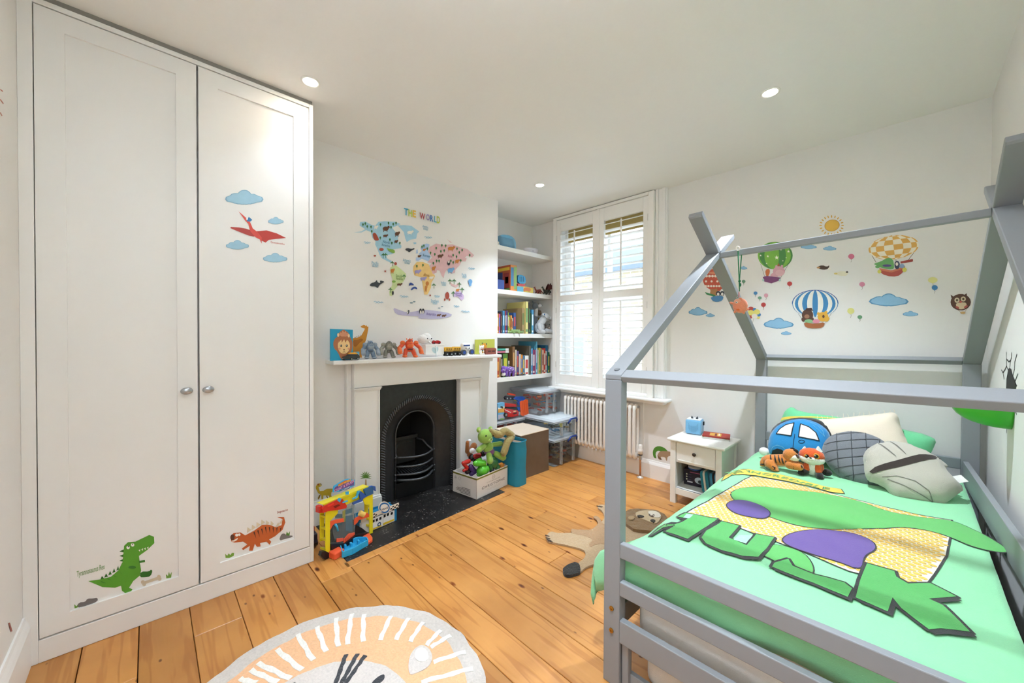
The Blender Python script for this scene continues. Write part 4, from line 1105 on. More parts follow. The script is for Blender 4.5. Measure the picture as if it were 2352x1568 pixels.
F.ball('knot', GRN, 340, 745, 10, 26, 22, 20).ball('knot', GRN, 350, 820, 10, 22, 40, 18)
F.tube('plastic_loop', mat('#efe8dd', .3), [(312+34*math.cos(t), 95+42*math.sin(t), 22) for t in [k*.63 for k in range(11)]], 11)
F.done()
wl = thing('wall_light', 'bright green rounded plastic night light sticking out of the right-hand wall', 'wall light', (XR, 2.62, 1.0))
b = MB(); b.ball((0, 0, 0), (.155, .075, .085), 20, 14, Matrix.Translation((XR-.012, 2.63, 1.005)))
b.v = [Vector((min(v.x, XR-.001), v.y, v.z)) for v in b.v]; P(b, 'shell', mat('#3fae2e', .3), wl, smooth=True)
P(MB().lathe([(.072, 0), (.068, .012), (0, .012)], frame((XR-.0005, 2.63, 1.005), (0, 1, 0), z=(-1, 0, 0)), 20), 'base_plate', mat('#2e7d24', .4), wl)
CK = lambda u, v: (2200+u/7.125, 780+v/7.125)
crk = MB(); MX = frame((XR-.0008, 0, 0), (0, -1, 0), z=(-1, 0, 0))
def rw(u, v): q = onx(*CK(u, v), XR); return (-q.y, q.z)
crk.flat([rw(*p) for p in ((800, 640), (830, 480), (850, 460), (880, 480), (900, 580), (940, 660), (960, 760), (930, 1000), (860, 1180), (830, 1180), (800, 1130), (790, 900))], 0, MX)
for ln in (((805, 640), (830, 500), (800, 430), (800, 320), (798, 205)), ((850, 470), (865, 345), (880, 290), (882, 215)), ((900, 600), (930, 480), (935, 360), (970, 240)), ((935, 690), (955, 640), (985, 560)), ((760, 640), (742, 540), (718, 495)), ((742, 540), (775, 490), (800, 430)), ((840, 1170), (835, 1270), (852, 1410)), ((810, 1170), (818, 1290), (800, 1520)), ((930, 1140), (925, 1220), (888, 1300)), ((805, 1160), (775, 1130)), ((935, 1145), (965, 1220)), ((805, 320), (838, 358), (865, 345)), ((940, 700), (968, 755))):
    for s in strokes([rw(*p) for p in ln], .0035, False): crk.flat(s, 0, MX)
tag(crk.build('crack_sticker', sticker('#191916')), 'black crack sticker spreading around the green wall light', 'wall sticker')

# ------------------------------------------------------------------ on and in the bedside table
ab = thing('audio_cube', 'light blue soft speaker cube with a cat face of dots', 'speaker', (-1.222, 3.262, .511), math.radians(10))
CB = fabric('#79b5dc')
part(MB().box(-.06, .06, -.06, .06, .004, .118), 'cube', CB, ab, bevel=.012, seg=3, smooth=True)
part(MB().box(-.052, .052, -.052, .052, .118, .122), 'top_plate', plastic('#e9eaec'), ab, bevel=.004)
for x in (-.018, .018): part(MB().cyl((x, 0, .12), (x*1.2, 0, .142), .013, .002, 3), 'ear', plastic('#2c3b44'), ab)
part(MB().box(.062, .072, .0, .02, .075, .105), 'side_clip', plastic('#23272b'), ab, bevel=.003)
cat_ = [(-.034, .092), (-.026, .074), (.026, .074), (.034, .092), (.036, .05), (.024, .026), (0, .02), (-.024, .026), (-.036, .05)]
for i in range(11):
    for j in range(11):
        q = (-.034+.0068*i, .022+.0068*j)
        if inside(q, cat_): part(MB().cyl((q[0], -.0605, q[1]), (q[0], -.0622, q[1]), .0014, n=6), 'speaker_dot', mat('#3f6f93', .6), ab)
def book(w, h, d, c, name, label, M, grp=None, pages='#e9e2d4', cat='book', art=None, lie=False):
    """book standing: x = thickness w, y = depth d (spine at -y), z = height h"""
    t = thing(name, label, cat, mw=M, group=grp)
    k = .0022 if w > .008 else w*.22
    cv = MB(); cv.box(-w/2, -w/2+k, -d/2, d/2, 0, h); cv.box(w/2-k, w/2, -d/2, d/2, 0, h); cv.box(-w/2, w/2, -d/2, -d/2+k, 0, h)
    part(cv, 'cover', paper(c), t)
    part(MB().box(-w/2+k, w/2-k, -d/2+k, d/2-.004, .003, h-.003), 'pages', mat(pages, .8), t)
    if art:
        for nm, col, bx in art: part(MB().box(*bx), nm, paper(col), t)
    return t
for i, (z, wd_, c, lab, x, y, a) in enumerate(((.511, .010, '#dcd8cf', 'white paperback lying at the bottom of the pair on the bedside table', -1.052, 3.25, .30), (.522, .009, '#a63226', 'red picture book lying on top of the pair on the bedside table', -1.055, 3.262, .26))):
    M = Matrix.Translation((x, y, z+wd_/2)) @ Matrix.Rotation(a, 4, 'Z') @ Matrix.Rotation(PI/2, 4, 'Y') @ Matrix.Translation((0, 0, -.095))
    t = book(wd_, .19, .155, c, 'picture_book', lab, M, art=None)
    if i == 1:
        b = MB(); b.box(wd_*-.5-.0006, wd_*-.5, -.05, .05, .05, .13); part(b, 'cover_picture', paper('#d9a23e'), t)
        b = MB(); b.box(wd_*-.5-.0012, wd_*-.5, -.045, .03, .085, .10); part(b, 'cover_title', paper('#7a1d15'), t)
        b = MB(); b.box(wd_*-.5-.0012, wd_*-.5, -.03, .045, .11, .12); part(b, 'cover_title', paper('#e8dcc0'), t)
    else:
        b = MB(); b.box(-wd_/2-.0006, -wd_/2, -.07, .07, .0, .012); part(b, 'green_edge', paper('#7f9a3a'), t)
gb = thing('gadget_box', 'dark purple gadget carton on the bedside table shelf', 'box', (-1.17, 3.19, .1225), .12)
part(MB().box(-.085, .085, -.06, .06, 0, .125), 'carton', paper('#22182e'), gb, bevel=.001)
b = MB(); b.ball((.03, -.0605, .05), (.036, .001, .026), 14, 8); part(b, 'printed_device', paper('#c9d3dc'), gb)
b = MB(); b.ball((.036, -.0615, .042), (.017, .001, .014), 14, 8); part(b, 'printed_lens', paper('#33373d'), gb)
for k in range(3):
    b = MB(); b.ball((-.064, -.0605, .085-.02*k), (.006, .0008, .006), 10, 6); part(b, 'printed_bullet', paper('#e8e3c8'), gb)
    part(MB().box(-.052, -.03, -.0606, -.06, .083-.02*k, .086-.02*k), 'printed_line', paper('#5b4a6d'), gb)
part(MB().box(-.04, .05, -.0606, -.06, .102, .108), 'printed_title', paper('#b8567a'), gb); part(MB().box(-.06, -.02, -.0606, -.06, .022, .032), 'printed_title', paper('#d9d5de'), gb)
th_ = thing('cord_reel', 'white and blue coiled gadget resting on the dark carton', 'gadget', (-1.18, 3.17, .2478))
part(MB().lathe([(0, 0), (.048, 0), (.052, .006), (.05, .012), (0, .012)], n=20), 'base', plastic('#2f64b8'), th_, smooth=True); part(MB().lathe([(0, .0122), (.052, .0122), (.05, .024), (.03, .028), (0, .028)], n=20), 'cap', plastic('#e5e5e5'), th_, smooth=True)
for x, lab, c, st in ((-1.045, 'teal case with a pale stripe leaning on the bedside shelf', '#157f92', '#dcd9cc'), (-.978, 'light blue and black case at the right of the bedside shelf', '#3d8fb0', '#1d1a1d')):
    hcase = thing('headphone_case', lab, 'case', mw=Matrix.Translation((x, 3.11, .1225)) @ Matrix.Rotation(-.14, 4, 'Y'))
    def rr(w, h, r=.03, n=5): return [(cx+r*math.cos(a), cy+r*math.sin(a)) for cx, cy, a0 in ((w/2-r, h-r, 0), (-w/2+r, h-r, PI/2), (-w/2+r, r, PI), (w/2-r, r, 1.5*PI)) for a in [a0+PI/2*i/n for i in range(n+1)]]
    MM = frame((0, 0, 0), (0, 1, 0), z=(1, 0, 0))
    part(MB().prism(rr(.16, .165), -.028, -.008, MM), 'shell', fabric(c), hcase, bevel=.006, seg=2, smooth=True)
    part(MB().prism(rr(.164, .168), -.008, .006, MM), 'zip_band', fabric(st), hcase)
    part(MB().prism(rr(.16, .165), .006, .026, MM), 'shell', fabric(c), hcase, bevel=.006, seg=2, smooth=True)
# ================================================================== wall stickers
class Dec:
    def __init__(s, ax, val, crop):
        s.ax, s.val, s.crop = ax, val, crop
        s.M = {'x': frame((val, 0, 0), (0, 1, 0), z=(1, 0, 0)), 'y': frame((0, val, 0), (1, 0, 0), z=(0, -1, 0)), 'b': frame((0, val, 0), (-1, 0, 0), z=(0, 1, 0))}[ax]
        s.Mi = s.M.inverted()
    def l(s, u, v):
        x0, y0, k = s.crop; U, V = x0+u/k, y0+v/k
        q = s.Mi @ (onx(U, V, s.val) if s.ax == 'x' else ony(U, V, s.val)); return (q.x, q.y)
    def poly(s, pts): return [s.l(*p) for p in pts]
    def make(s, name, label, layers, cat='wall sticker', group=None, parent=None):
        """layers: (part name, colour, [outlines or ('t', text, u, v, height_px, width_px)])"""
        built = []
        root = parent
        if root is None and len(layers) > 1:
            u, v = next((p for p in layers[0][2][0]), (0, 0)) if not isinstance(layers[0][2][0][0], str) else layers[0][2][0][2:4]
            root = thing(name, label, cat, mw=Matrix.Translation(s.M @ Vector((*s.l(u, v), 0))), group=group)
        for i, (nm, col, items) in enumerate(layers):
            b = MB(); z = .0006+.0003*i
            for k_, it in enumerate(items):
                z = .0006+.0003*i+.00002*(k_ % 12)
                if isinstance(it[0], str):
                    _, tx, u, v, hp, wp = it
                    c = s.l(u, v); e = s.l(u+wp/2, v); t = s.l(u, v-hp/2)
                    ww = abs(e[0]-c[0])*2; hh = abs(t[1]-c[1])*2
                    add_text(b, tx, s.M @ Matrix.Translation((c[0], c[1], 0)), height=hh, width=ww, z=z, off=.03 if len(tx) == 1 else .012)
                else: b.flat(s.poly(it), z, s.M)
            ob = b.build(nm if root else name, sticker(col), root); built.append(ob)
            if root is not None and len(items) > 1: ob['kind'] = 'stuff'
        if root is None: root = tag(built[0], label, cat, group)
        return root
def EL(cx, cy, rx, ry=None, a=0., n=18):
    ry = rx if ry is None else ry; a = math.radians(a)
    return [(cx+rx*math.cos(t)*math.cos(a)-ry*math.sin(t)*math.sin(a), cy+rx*math.cos(t)*math.sin(a)+ry*math.sin(t)*math.cos(a)) for t in [2*PI*k/n for k in range(n)]]
def LN(pts, w):
    out = []
    for a, b in zip(pts[:-1], pts[1:]):
        d = Vector(b)-Vector(a); nn = Vector((-d.y, d.x)).normalized()*w; out.append([tuple(Vector(a)+nn), tuple(Vector(a)-nn), tuple(Vector(b)-nn), tuple(Vector(b)+nn)])
    return out
SM = lambda p, k=1: smoothpoly(list(p), k)
def cloudshape(cx, cy, w, h):
    parts = [EL(cx, cy-h*.08, w*.2, h*.42), EL(cx-w*.24, cy+h*.02, w*.17, h*.32), EL(cx+w*.22, cy+h*.05, w*.17, h*.30), EL(cx-w*.40, cy+h*.08, w*.11, h*.2), EL(cx+w*.40, cy+h*.1, w*.11, h*.2), EL(cx, cy+h*.22, w*.36, h*.22)]
    out = []
    for k in range(48):                       # one outline around all the puffs
        t = 2*PI*k/48; r = w*.55
        while r > h*.1:
            q = (cx+r*math.cos(t), cy+h*.1+r*math.sin(t))
            if any(inside(q, p) for p in parts): break
            r -= w*.008
        out.append((cx+r*math.cos(t), cy+h*.1+r*math.sin(t)))
    return [out]
def star(cx, cy, r): return [(cx+(r if k % 2 == 0 else r*.42)*math.sin(PI*k/5), cy-(r if k % 2 == 0 else r*.42)*math.cos(PI*k/5)) for k in range(10)]
def gore(cx, cy, rx, ry, l0, l1, b0=-PI/2, b1=PI/2, n=10, rot=0.):
    """patch of a balloon between two longitudes and latitudes"""
    f = lambda lo, la: (cx+rx*math.sin(lo)*math.cos(la), cy-ry*math.sin(la))
    p = [f(l0, b0+(b1-b0)*i/n) for i in range(n+1)]+[f(l1, b1-(b1-b0)*i/n) for i in range(n+1)]
    q = [p[0]]
    for a in p[1:]:
        if abs(a[0]-q[-1][0])+abs(a[1]-q[-1][1]) > .05: q.append(a)
    if abs(q[0][0]-q[-1][0])+abs(q[0][1]-q[-1][1]) < .05: q.pop()
    r = math.radians(rot)
    return [(cx+(x-cx)*math.cos(r)-(y-cy)*math.sin(r), cy+(x-cx)*math.sin(r)+(y-cy)*math.cos(r)) for x, y in q]
W = Dec('y', YW-.0003, (1540, 440, 2.8966))
W.make('sun_sticker', 'yellow smiling-free sun sticker above the ridge of the bed roof'.replace('smiling-free ', ''), [('sun_rays', '#d8a545', [EL(1072+73*math.cos(t), 225+60*math.sin(t), 9, 4, math.degrees(t)) for t in [2*PI*k/20 for k in range(20)]]), ('sun_rim', '#c48a35', [EL(1075, 225, 51, 39, -12)]), ('sun_disc', '#e2b54c', [EL(1075, 225, 47, 36, -12)])])
# chequered balloon
ch = [gore(1485, 370, 168, 80, -PI/2+PI*i/8, -PI/2+PI*(i+1)/8, -PI/2+PI*j/7, -PI/2+PI*(j+1)/7, 4, -7) for i in range(8) for j in range(7) if (i+j) % 2]
W.make('balloon_sticker', 'orange chequered hot-air balloon sticker with a crocodile in its boat basket', [
    ('ropes', '#6d5a4c', LN(((1340, 425), (1368, 470)), 1.6)+LN(((1620, 405), (1570, 470)), 1.6)+LN(((1500, 450), (1502, 500)), 1.6)),
    ('envelope', '#f2ead6', [gore(1485, 370, 168, 80, -PI/2, PI/2, n=16, rot=-7)]), ('checks', '#e0ac55', ch),
    ('boat_basket', '#b9554a', [SM([(1388, 512), (1470, 528), (1562, 500), (1535, 555), (1475, 568), (1402, 548)])]), ('basket_rim', '#cf7a5c', [[(1388, 508), (1470, 524), (1562, 496), (1558, 510), (1470, 538), (1394, 522)]]),
    ('crocodile', '#6fae69', [SM([(1348, 480), (1400, 465), (1440, 440), (1480, 445), (1490, 500), (1480, 520), (1410, 510), (1375, 492)]), EL(1378, 500, 16, 9)]), ('penguin', '#3c3f58', [EL(1508, 488, 18, 28)]), ('penguin_face', '#efe7dc', [EL(1506, 482, 9, 12)]), ('scarf', '#5a4a8a', [EL(1440, 492, 30, 8)]),
    ('telescope', '#a8483f', [[(1530, 465), (1600, 450), (1612, 448), (1614, 464), (1604, 468), (1532, 478)]]), ('duckling', '#8fa6c9', [EL(1540, 495, 18, 14)]), ('bags', '#dcd667', [EL(1390, 532, 13), EL(1557, 520, 15)])])
gs = lambda cx, cy, rx, ry, cols, n: None
W.make('balloon_sticker', 'green starry hot-air balloon sticker with a pink hippo', [
    ('ropes', '#8d8a80', LN(((600, 480), (628, 570)), 1.3)+LN(((780, 490), (735, 570)), 1.3)),
    ('envelope', '#7fb84a', [gore(697, 425, 116, 92, -PI/2, PI/2, n=16)]), ('dark_gores', '#4f8d4c', [gore(697, 425, 116, 92, -PI/2+PI*i/7, -PI/2+PI*(i+1)/7, n=12) for i in (1, 4, 6)]),
    ('stars', '#f2eedd', [star(707, 438, 15), star(648, 430, 9), star(785, 398, 10), star(735, 385, 9), star(600, 425, 8), star(640, 478, 6), star(748, 460, 5), star(770, 440, 5)]),
    ('horse', '#cf7443', [SM([(630, 520), (660, 512), (662, 540), (650, 565), (636, 565)])]), ('hippo', '#d7a3b0', [EL(722, 530, 40, 34), EL(690, 560, 25, 20), EL(705, 497, 8), EL(742, 495, 8)]), ('hippo_snout', '#e2b6bc', [EL(728, 540, 30, 20)]), ('party_hat', '#b0433f', [[(712, 495), (720, 476), (728, 493)]]),
    ('basket', '#7d4673', [[(615, 568), (640, 560), (735, 572), (728, 590), (672, 610), (625, 598)]]), ('tassels', '#a9c9c4', [EL(618, 588, 7, 9), EL(728, 588, 7, 9)])])
W.make('balloon_sticker', 'red hot-air balloon sticker with hearts, half behind the roof board', [
    ('envelope', '#c65a45', [gore(300, 585, 84, 72, -PI/2, PI/2, n=16), [(250, 630), (350, 630), (330, 660), (270, 660)]]), ('scallops', '#efe3d8', [EL(240+i*20, 580-18, 9, 8) for i in range(7)]+[EL(235+i*18, 628, 8, 7) for i in range(8)]), ('hearts', '#efe3d8', [EL(x, 597, 7) for x in (237, 274, 312, 348)]), ('top_band', '#d98a6a', [EL(290, 540, 40, 8)]),
    ('bear', '#b08256', [EL(290, 672, 26, 24), EL(273, 655, 8), EL(305, 652, 8)]), ('bear_scarf', '#3e8a5a', [[(230, 668), (300, 688), (295, 700), (240, 684)]]), ('penguins', '#333747', [EL(318, 678, 14, 17), EL(345, 678, 14, 17)]), ('penguin_faces', '#eee8e0', [EL(318, 682, 8, 11), EL(345, 682, 8, 11)]),
    ('basket', '#4f86b8', [SM([(265, 698), (355, 690), (348, 725), (310, 735), (278, 726)])])])
W.make('balloon_sticker', 'blue and white striped hot-air balloon sticker with a bear and a tiger', [
    ('ropes', '#8d8a80', LN(((850, 810), (890, 870)), 1.3)+LN(((1070, 810), (1030, 870)), 1.3)),
    ('envelope', '#efebe2', [gore(963, 745, 153, 90, -PI/2, PI/2, n=18), [(850, 800), (1075, 800), (1045, 845), (885, 845)]]),
    ('stripes', '#3f87bd', [gore(963, 745, 153, 90, -PI/2+PI*i/13, -PI/2+PI*(i+1)/13, n=14) for i in range(0, 13, 2)]), ('edge', '#2f4f9a', LN([(963+153*math.cos(t), 745-90*math.sin(t)) for t in [PI*k/16 for k in range(17)]], 2)),
    ('bear', '#5a3a2c', [EL(912, 820, 38, 38), EL(885, 850, 14), EL(940, 848, 14)]), ('bear_muzzle', '#a4745a', [EL(908, 830, 17, 14)]), ('top_hat', '#4a2f28', [[(890, 792), (955, 792), (945, 785), (940, 772), (905, 775), (898, 786)]]), ('tiger', '#e3ad3e', [EL(1015, 832, 36, 32), EL(985, 812, 10), EL(1035, 803, 10), EL(1045, 850, 10, 18, 40)]), ('tiger_nose', '#5a3a2c', [EL(1018, 830, 8, 10)]),
    ('passengers', '#8fbf8a', [EL(920, 862, 28, 14)]), ('pink_passenger', '#d98ca0', [EL(970, 862, 24, 14)]), ('basket', '#a5633a', [SM([(884, 866), (960, 880), (1032, 866), (1015, 905), (960, 910), (900, 905)])])])
W.make('owl_sticker', 'brown owl-shaped balloon sticker near the right corner', [
    ('ropes', '#b09a80', LN(((1905, 780), (1935, 805)), 1.2)+LN(((1975, 775), (1955, 805)), 1.2)), ('body', '#5c3d30', [EL(1931, 735, 68, 55), [(1863, 685), (1895, 705), (1875, 725)], [(1945, 695), (1970, 675), (1975, 710)]]), ('belly', '#d9c3a0', [SM([(1895, 745), (1930, 735), (1972, 738), (1965, 775), (1930, 785), (1908, 775)])]), ('eye_rings', '#d8c7a8', [EL(1906, 722, 17), EL(1948, 714, 17)]), ('eyes', '#5b4a35', [EL(1906, 722, 8), EL(1948, 714, 8)]), ('beak', '#c0564b', [EL(1930, 733, 9, 7)]), ('wings', '#b5584d', [EL(1908, 770, 14, 7, 30), EL(1965, 765, 14, 7, -30)]), ('basket', '#c9a46b', [EL(1945, 805, 18, 8)])])
for cx, cy, w_, h_, lb in ((1452, 722, 265, 92, 'large blue cloud sticker right of the striped balloon'), (1597, 812, 105, 38, 'small blue cloud sticker under the large right-hand cloud'), (720, 877, 200, 78, 'wide blue cloud sticker below the green starry balloon'), (770, 941, 70, 28, 'tiny blue cloud sticker under the wide left-hand cloud'), (183, 797, 125, 60, 'blue cloud sticker left of the roof board'), (265, 822, 60, 28, 'tiny pale cloud sticker beside the cloud left of the roof board'), (1060, 377, 88, 34, 'small pale cloud sticker just below the ridge beam'), (920, 365, 108, 38, 'blue cloud sticker tucked behind the ridge beam'), (487, 507, 48, 26, 'tiny blue cloud sticker beside the green ribbon')):
    W.make('cloud_sticker', lb, [('cloud_edge', '#5b93bd', cloudshape(cx, cy, w_, h_)), ('cloud_fill', '#8dbcdb', [[(cx+(x-cx)*.9, cy+(y-cy)*.86) for x, y in p] for p in cloudshape(cx, cy, w_, h_)])], group='cloud stickers on the window wall')
W.make('bird_sticker', 'brown duck sticker flying between the balloons', [('body', '#4a362c', [SM([(975, 500), (1010, 488), (1040, 500), (1060, 488), (1050, 515), (1020, 520), (990, 515)])]), ('bill', '#b98a5a', [EL(985, 505, 12, 6)]), ('tail', '#efe8dc', [EL(1058, 512, 10, 6)])])
W.make('bird_sticker', 'cream duck sticker below the brown duck', [('body', '#e6dfc6', [SM([(1088, 548), (1120, 530), (1160, 530), (1182, 535), (1175, 560), (1130, 560)])]), ('bill', '#d8c27a', [EL(1100, 545, 12, 6)]), ('wing_tip', '#4a443c', [EL(1175, 535, 8, 6)])])
for cx, cy, rx, ry, c, lb in ((1203, 431, 21, 17, '#d0728c', 'pink balloon sticker under the ridge, left of the chequered balloon'), (1275, 616, 19, 16, '#d78ba3', 'pink balloon sticker above the big right cloud'), (793, 612, 17, 15, '#c24545', 'red balloon sticker right of the green starry balloon'), (487, 597, 12, 11, '#74a184', 'small green balloon sticker beside the ribbon knot'), (566, 675, 13, 11, '#4a86b8', 'small blue balloon sticker above the balloon bunch'), (594, 706, 13, 10, '#79a88c', 'small green balloon sticker above the balloon bunch'), (636, 690, 14, 13, '#d9a0b0', 'small pale pink balloon sticker above the balloon bunch'), (619, 752, 16, 15, '#bd4240', 'small red balloon sticker above the balloon bunch'), (1200, 793, 24, 20, '#e2dd8b', 'yellow balloon sticker right of the striped balloon'), (1260, 834, 16, 13, '#6a9d78', 'green balloon sticker beside the lower yellow balloon'), (1745, 588, 32, 20, '#e3de94', 'yellow balloon sticker above the owl'), (1758, 638, 20, 17, '#3f80b5', 'blue balloon sticker under the upper yellow balloon')):
    W.make('balloon_sticker', lb, [('string', '#8a8177', LN(((cx, cy+ry), (cx+3, cy+ry*1.6), (cx-3, cy+ry*2.3)), 1.1)), ('balloon', c, [EL(cx, cy, rx, ry), [(cx-4, cy+ry+4), (cx, cy+ry-3), (cx+4, cy+ry+4)]])], group='single balloon stickers')
W.make('balloon_bunch_sticker', 'sticker of a bunch of coloured balloons beside the pig', [('strings', '#a59c8c', LN(((555, 840), (545, 875)), 1.2)), ('red', '#b8483f', [EL(535, 780, 20, 15), EL(535, 830, 14)]), ('blue', '#3f80b5', [EL(588, 818, 14, 12), EL(560, 785, 12)]), ('yellow', '#e0d777', [EL(535, 805, 22, 18), EL(575, 800, 22, 18), EL(585, 838, 12, 8)]), ('white', '#ece7dc', [EL(560, 828, 20, 16)])])
# sticker by the bedside table
N_ = Dec('y', YW-.0003, (1500, 920, 6.03))
N_.make('chameleon_sticker', 'green and brown animal sticker half hidden by the bedside table', [('tail', '#4f8a2e', [SM([(0, 760), (-5, 700), (20, 645), (80, 625), (150, 645), (200, 690), (225, 740), (180, 730), (110, 700), (60, 690), (30, 730), (50, 800), (20, 795)])]), ('body', '#a5886b', [SM([(60, 750), (90, 700), (150, 695), (230, 700), (260, 720), (260, 760), (200, 770), (195, 830), (180, 830), (170, 780), (100, 770), (120, 820), (95, 815), (70, 790)])]), ('leg', '#7b5d45', [[(60, 750), (85, 770), (125, 812), (100, 820), (70, 795)]])])
Z_ = Dec('b', YB+.0003, (0, 0, 1.))
Z_.make('red_sticker', 'sliver of a red sticker on the wall at the far left edge', [('stroke', '#b86a58', LN(((0, 205), (6, 210)), 1.2)+LN(((0, 228), (7, 238)), 1.2)+LN(((0, 258), (4, 266)), 1.)), ('stroke', '#9c5244', LN(((20, 1430), (26, 1450)), 2.))])

# ------------------------------------------------------------------ wardrobe stickers
A1 = Dec('x', XPD+.0003, (0, 0, 1.9605)); A2 = Dec('x', XPD+.0003, (0, 800, 2.042))
for cx, cy, w_, h_, lb in ((1100, 890, 172, 72, 'largest blue cloud sticker, above the pterosaur on the wardrobe'), (1242, 994, 70, 36, 'small blue cloud sticker right of the pterosaur head'), (1069, 1103, 104, 46, 'blue cloud sticker under the pterosaur left wing'), (1239, 1161, 110, 46, 'lowest blue cloud sticker on the wardrobe door')):
    A1.make('cloud_sticker', lb, [('cloud_edge', '#86b2cb', cloudshape(cx, cy, w_, h_)), ('cloud_fill', '#a2cade', [[(cx+(x-cx)*.93, cy+(y-cy)*.9) for x, y in p] for p in cloudshape(cx, cy, w_, h_)])], group='cloud stickers on the wardrobe')
A1.make('pterosaur_sticker', 'red flying pterosaur sticker on the right wardrobe door', [('far_wing', '#b84a45', [SM([(1022, 1020), (1095, 1025), (1140, 1040), (1160, 1062), (1135, 1066), (1080, 1045)])]), ('near_wing', '#c0443d', [[(1145, 1042), (1200, 1037), (1245, 1050), (1288, 1071), (1240, 1076), (1210, 1080), (1196, 1092), (1175, 1082), (1155, 1068)]]), ('body', '#d9544a', [[(1074, 951), (1098, 972), (1114, 986), (1126, 1000), (1138, 1028), (1160, 1045), (1178, 1068), (1178, 1097), (1170, 1078), (1150, 1068), (1126, 1040), (1118, 1008), (1106, 996), (1098, 984)]]), ('crest', '#3f7fb5', [[(1120, 976), (1136, 990), (1126, 998), (1110, 996)]]), ('eye', '#ffffff', [EL(1112, 986, 4)]), ('caption', '#c0584e', [('t', 'Quetzalcoatlus', 1250, 1095, 9, 62)])])
A2.make('tyrannosaur_sticker', 'green tyrannosaur sticker on the left wardrobe door', [
    ('spikes', '#2f6b22', [[(470+i*19, 1085-i*11), (478+i*19, 1066-i*12), (490+i*17, 1080-i*11)] for i in range(6)]+[[(580, 1000-i*22), (560, 995-i*22), (582, 985-i*22)] for i in range(3)]),
    ('body', '#5aa02c', [[(414, 1090), (470, 1082), (520, 1070), (555, 1040), (575, 1000), (580, 950), (582, 925), (600, 908), (635, 905), (700, 874), (722, 882), (724, 912), (690, 945), (652, 972), (655, 1000), (662, 1040), (655, 1065), (625, 1090), (605, 1122), (622, 1128), (615, 1138), (588, 1147), (572, 1135), (568, 1112), (540, 1121), (480, 1118)]]),
    ('far_leg', '#2f6b22', [SM([(660, 1045), (700, 1045), (708, 1035), (716, 1042), (706, 1068), (680, 1072), (655, 1072)])]), ('arms', '#3a7a27', [LN(((652, 1000), (680, 996)), 5)[0], EL(620, 1025, 18, 7)]), ('stripes', '#3f8426', [[(470+i*30, 1088-i*14), (500+i*25, 1100-i*14), (478+i*30, 1096-i*14)] for i in range(4)]), ('teeth', '#f2efe2', [[(650+i*13, 945-i*4), (658+i*13, 940-i*4), (656+i*13, 952-i*4)] for i in range(4)]), ('eyes', '#f4f2ea', [EL(601, 932, 8), EL(622, 920, 8)]), ('pupils', '#222222', [EL(602, 928, 3), EL(622, 916, 3)])])
A2.make('caption_sticker', 'thin green caption lettering left of the tyrannosaur', [('caption', '#7ba06a', [('t', 'Tyrannosaurus Rex', 427, 1043, 34, 130)])])
A2.make('rock_sticker', 'grey rock sticker at the bottom left of the wardrobe door', [('rocks', '#77716f', [SM([(355, 1218), (370, 1190), (400, 1188), (410, 1172), (435, 1172), (458, 1168), (458, 1185), (420, 1202)])]), ('tuft', '#6fa03a', [[(350, 1218), (348, 1198), (358, 1208), (366, 1200), (364, 1214)]])])
A2.make('bone_sticker', 'beige bone sticker by the tyrannosaur foot', [('bone', '#cfbfa4', [EL(670, 1095, 9), EL(676, 1105, 9), EL(745, 1070, 9), EL(748, 1080, 9), [(668, 1095), (744, 1068), (748, 1080), (676, 1106)]])])
A2.make('grass_sticker', 'small green grass tuft sticker right of the bone', [('grass', '#6f9a3d', [[(780, 1078), (778, 1058), (788, 1066), (792, 1046), (797, 1062), (806, 1046), (803, 1074)]])])
A2.make('stegosaur_sticker', 'orange striped stegosaur sticker on the right wardrobe door', [
    ('plates', '#d8cbb0', [[(1158+i*22, 865-i*12+max(0, i-3)*16), (1160+i*22, 838-i*12+max(0, i-3)*15), (1180+i*21, 850-i*12+max(0, i-3)*16)] for i in range(6)]+[[(1290, 838), (1305, 815), (1312, 830)], [(1305, 826), (1322, 800), (1325, 818)]]),
    ('body', '#c4602a', [[(1080, 882), (1095, 865), (1128, 862), (1150, 876), (1190, 855), (1230, 826), (1262, 826), (1295, 838), (1320, 828), (1325, 800), (1300, 790), (1332, 790), (1338, 815), (1325, 850), (1290, 880), (1262, 895), (1272, 906), (1265, 920), (1250, 905), (1220, 912), (1222, 928), (1205, 930), (1195, 915), (1185, 948), (1168, 948), (1172, 925), (1140, 945), (1134, 938), (1160, 918), (1140, 905), (1100, 910), (1085, 905)]]),
    ('stripes', '#4a2a1c', [[(1188+i*18, 862-i*8+max(0, i-3)*9), (1194+i*18, 858-i*8+max(0, i-3)*9), (1202+i*16, 892-i*8+max(0, i-3)*7)] for i in range(8)]), ('snout', '#5b3524', [EL(1090, 885, 10, 14)]), ('teeth', '#f2efe2', [SM([(1082, 902), (1100, 897), (1117, 885), (1112, 898), (1095, 906)])]), ('eyes', '#f6f4ec', [EL(1110, 874, 7), EL(1122, 872, 6)])])
A2.make('caption_sticker', 'tiny red caption lettering above the stegosaur', [('caption', '#a8584a', [('t', 'Stegosaurus', 1325, 763, 14, 50)])])
A2.make('rock_sticker', 'grey rock sticker with grass beside the stegosaur tail', [('grass', '#5d8f3c', [[(1340, 880), (1345, 858), (1352, 868), (1360, 856), (1358, 878)]]), ('rock', '#7d7876', [SM([(1308, 902), (1318, 870), (1335, 866), (1345, 878), (1372, 876), (1372, 884), (1340, 892)])])])
A2.make('grass_sticker', 'green grass tuft sticker under the stegosaur head', [('grass', '#7ba53c', [[(1058, 982), (1056, 962), (1066, 972), (1072, 960), (1080, 968), (1088, 958), (1098, 958), (1096, 972), (1075, 982)]])])

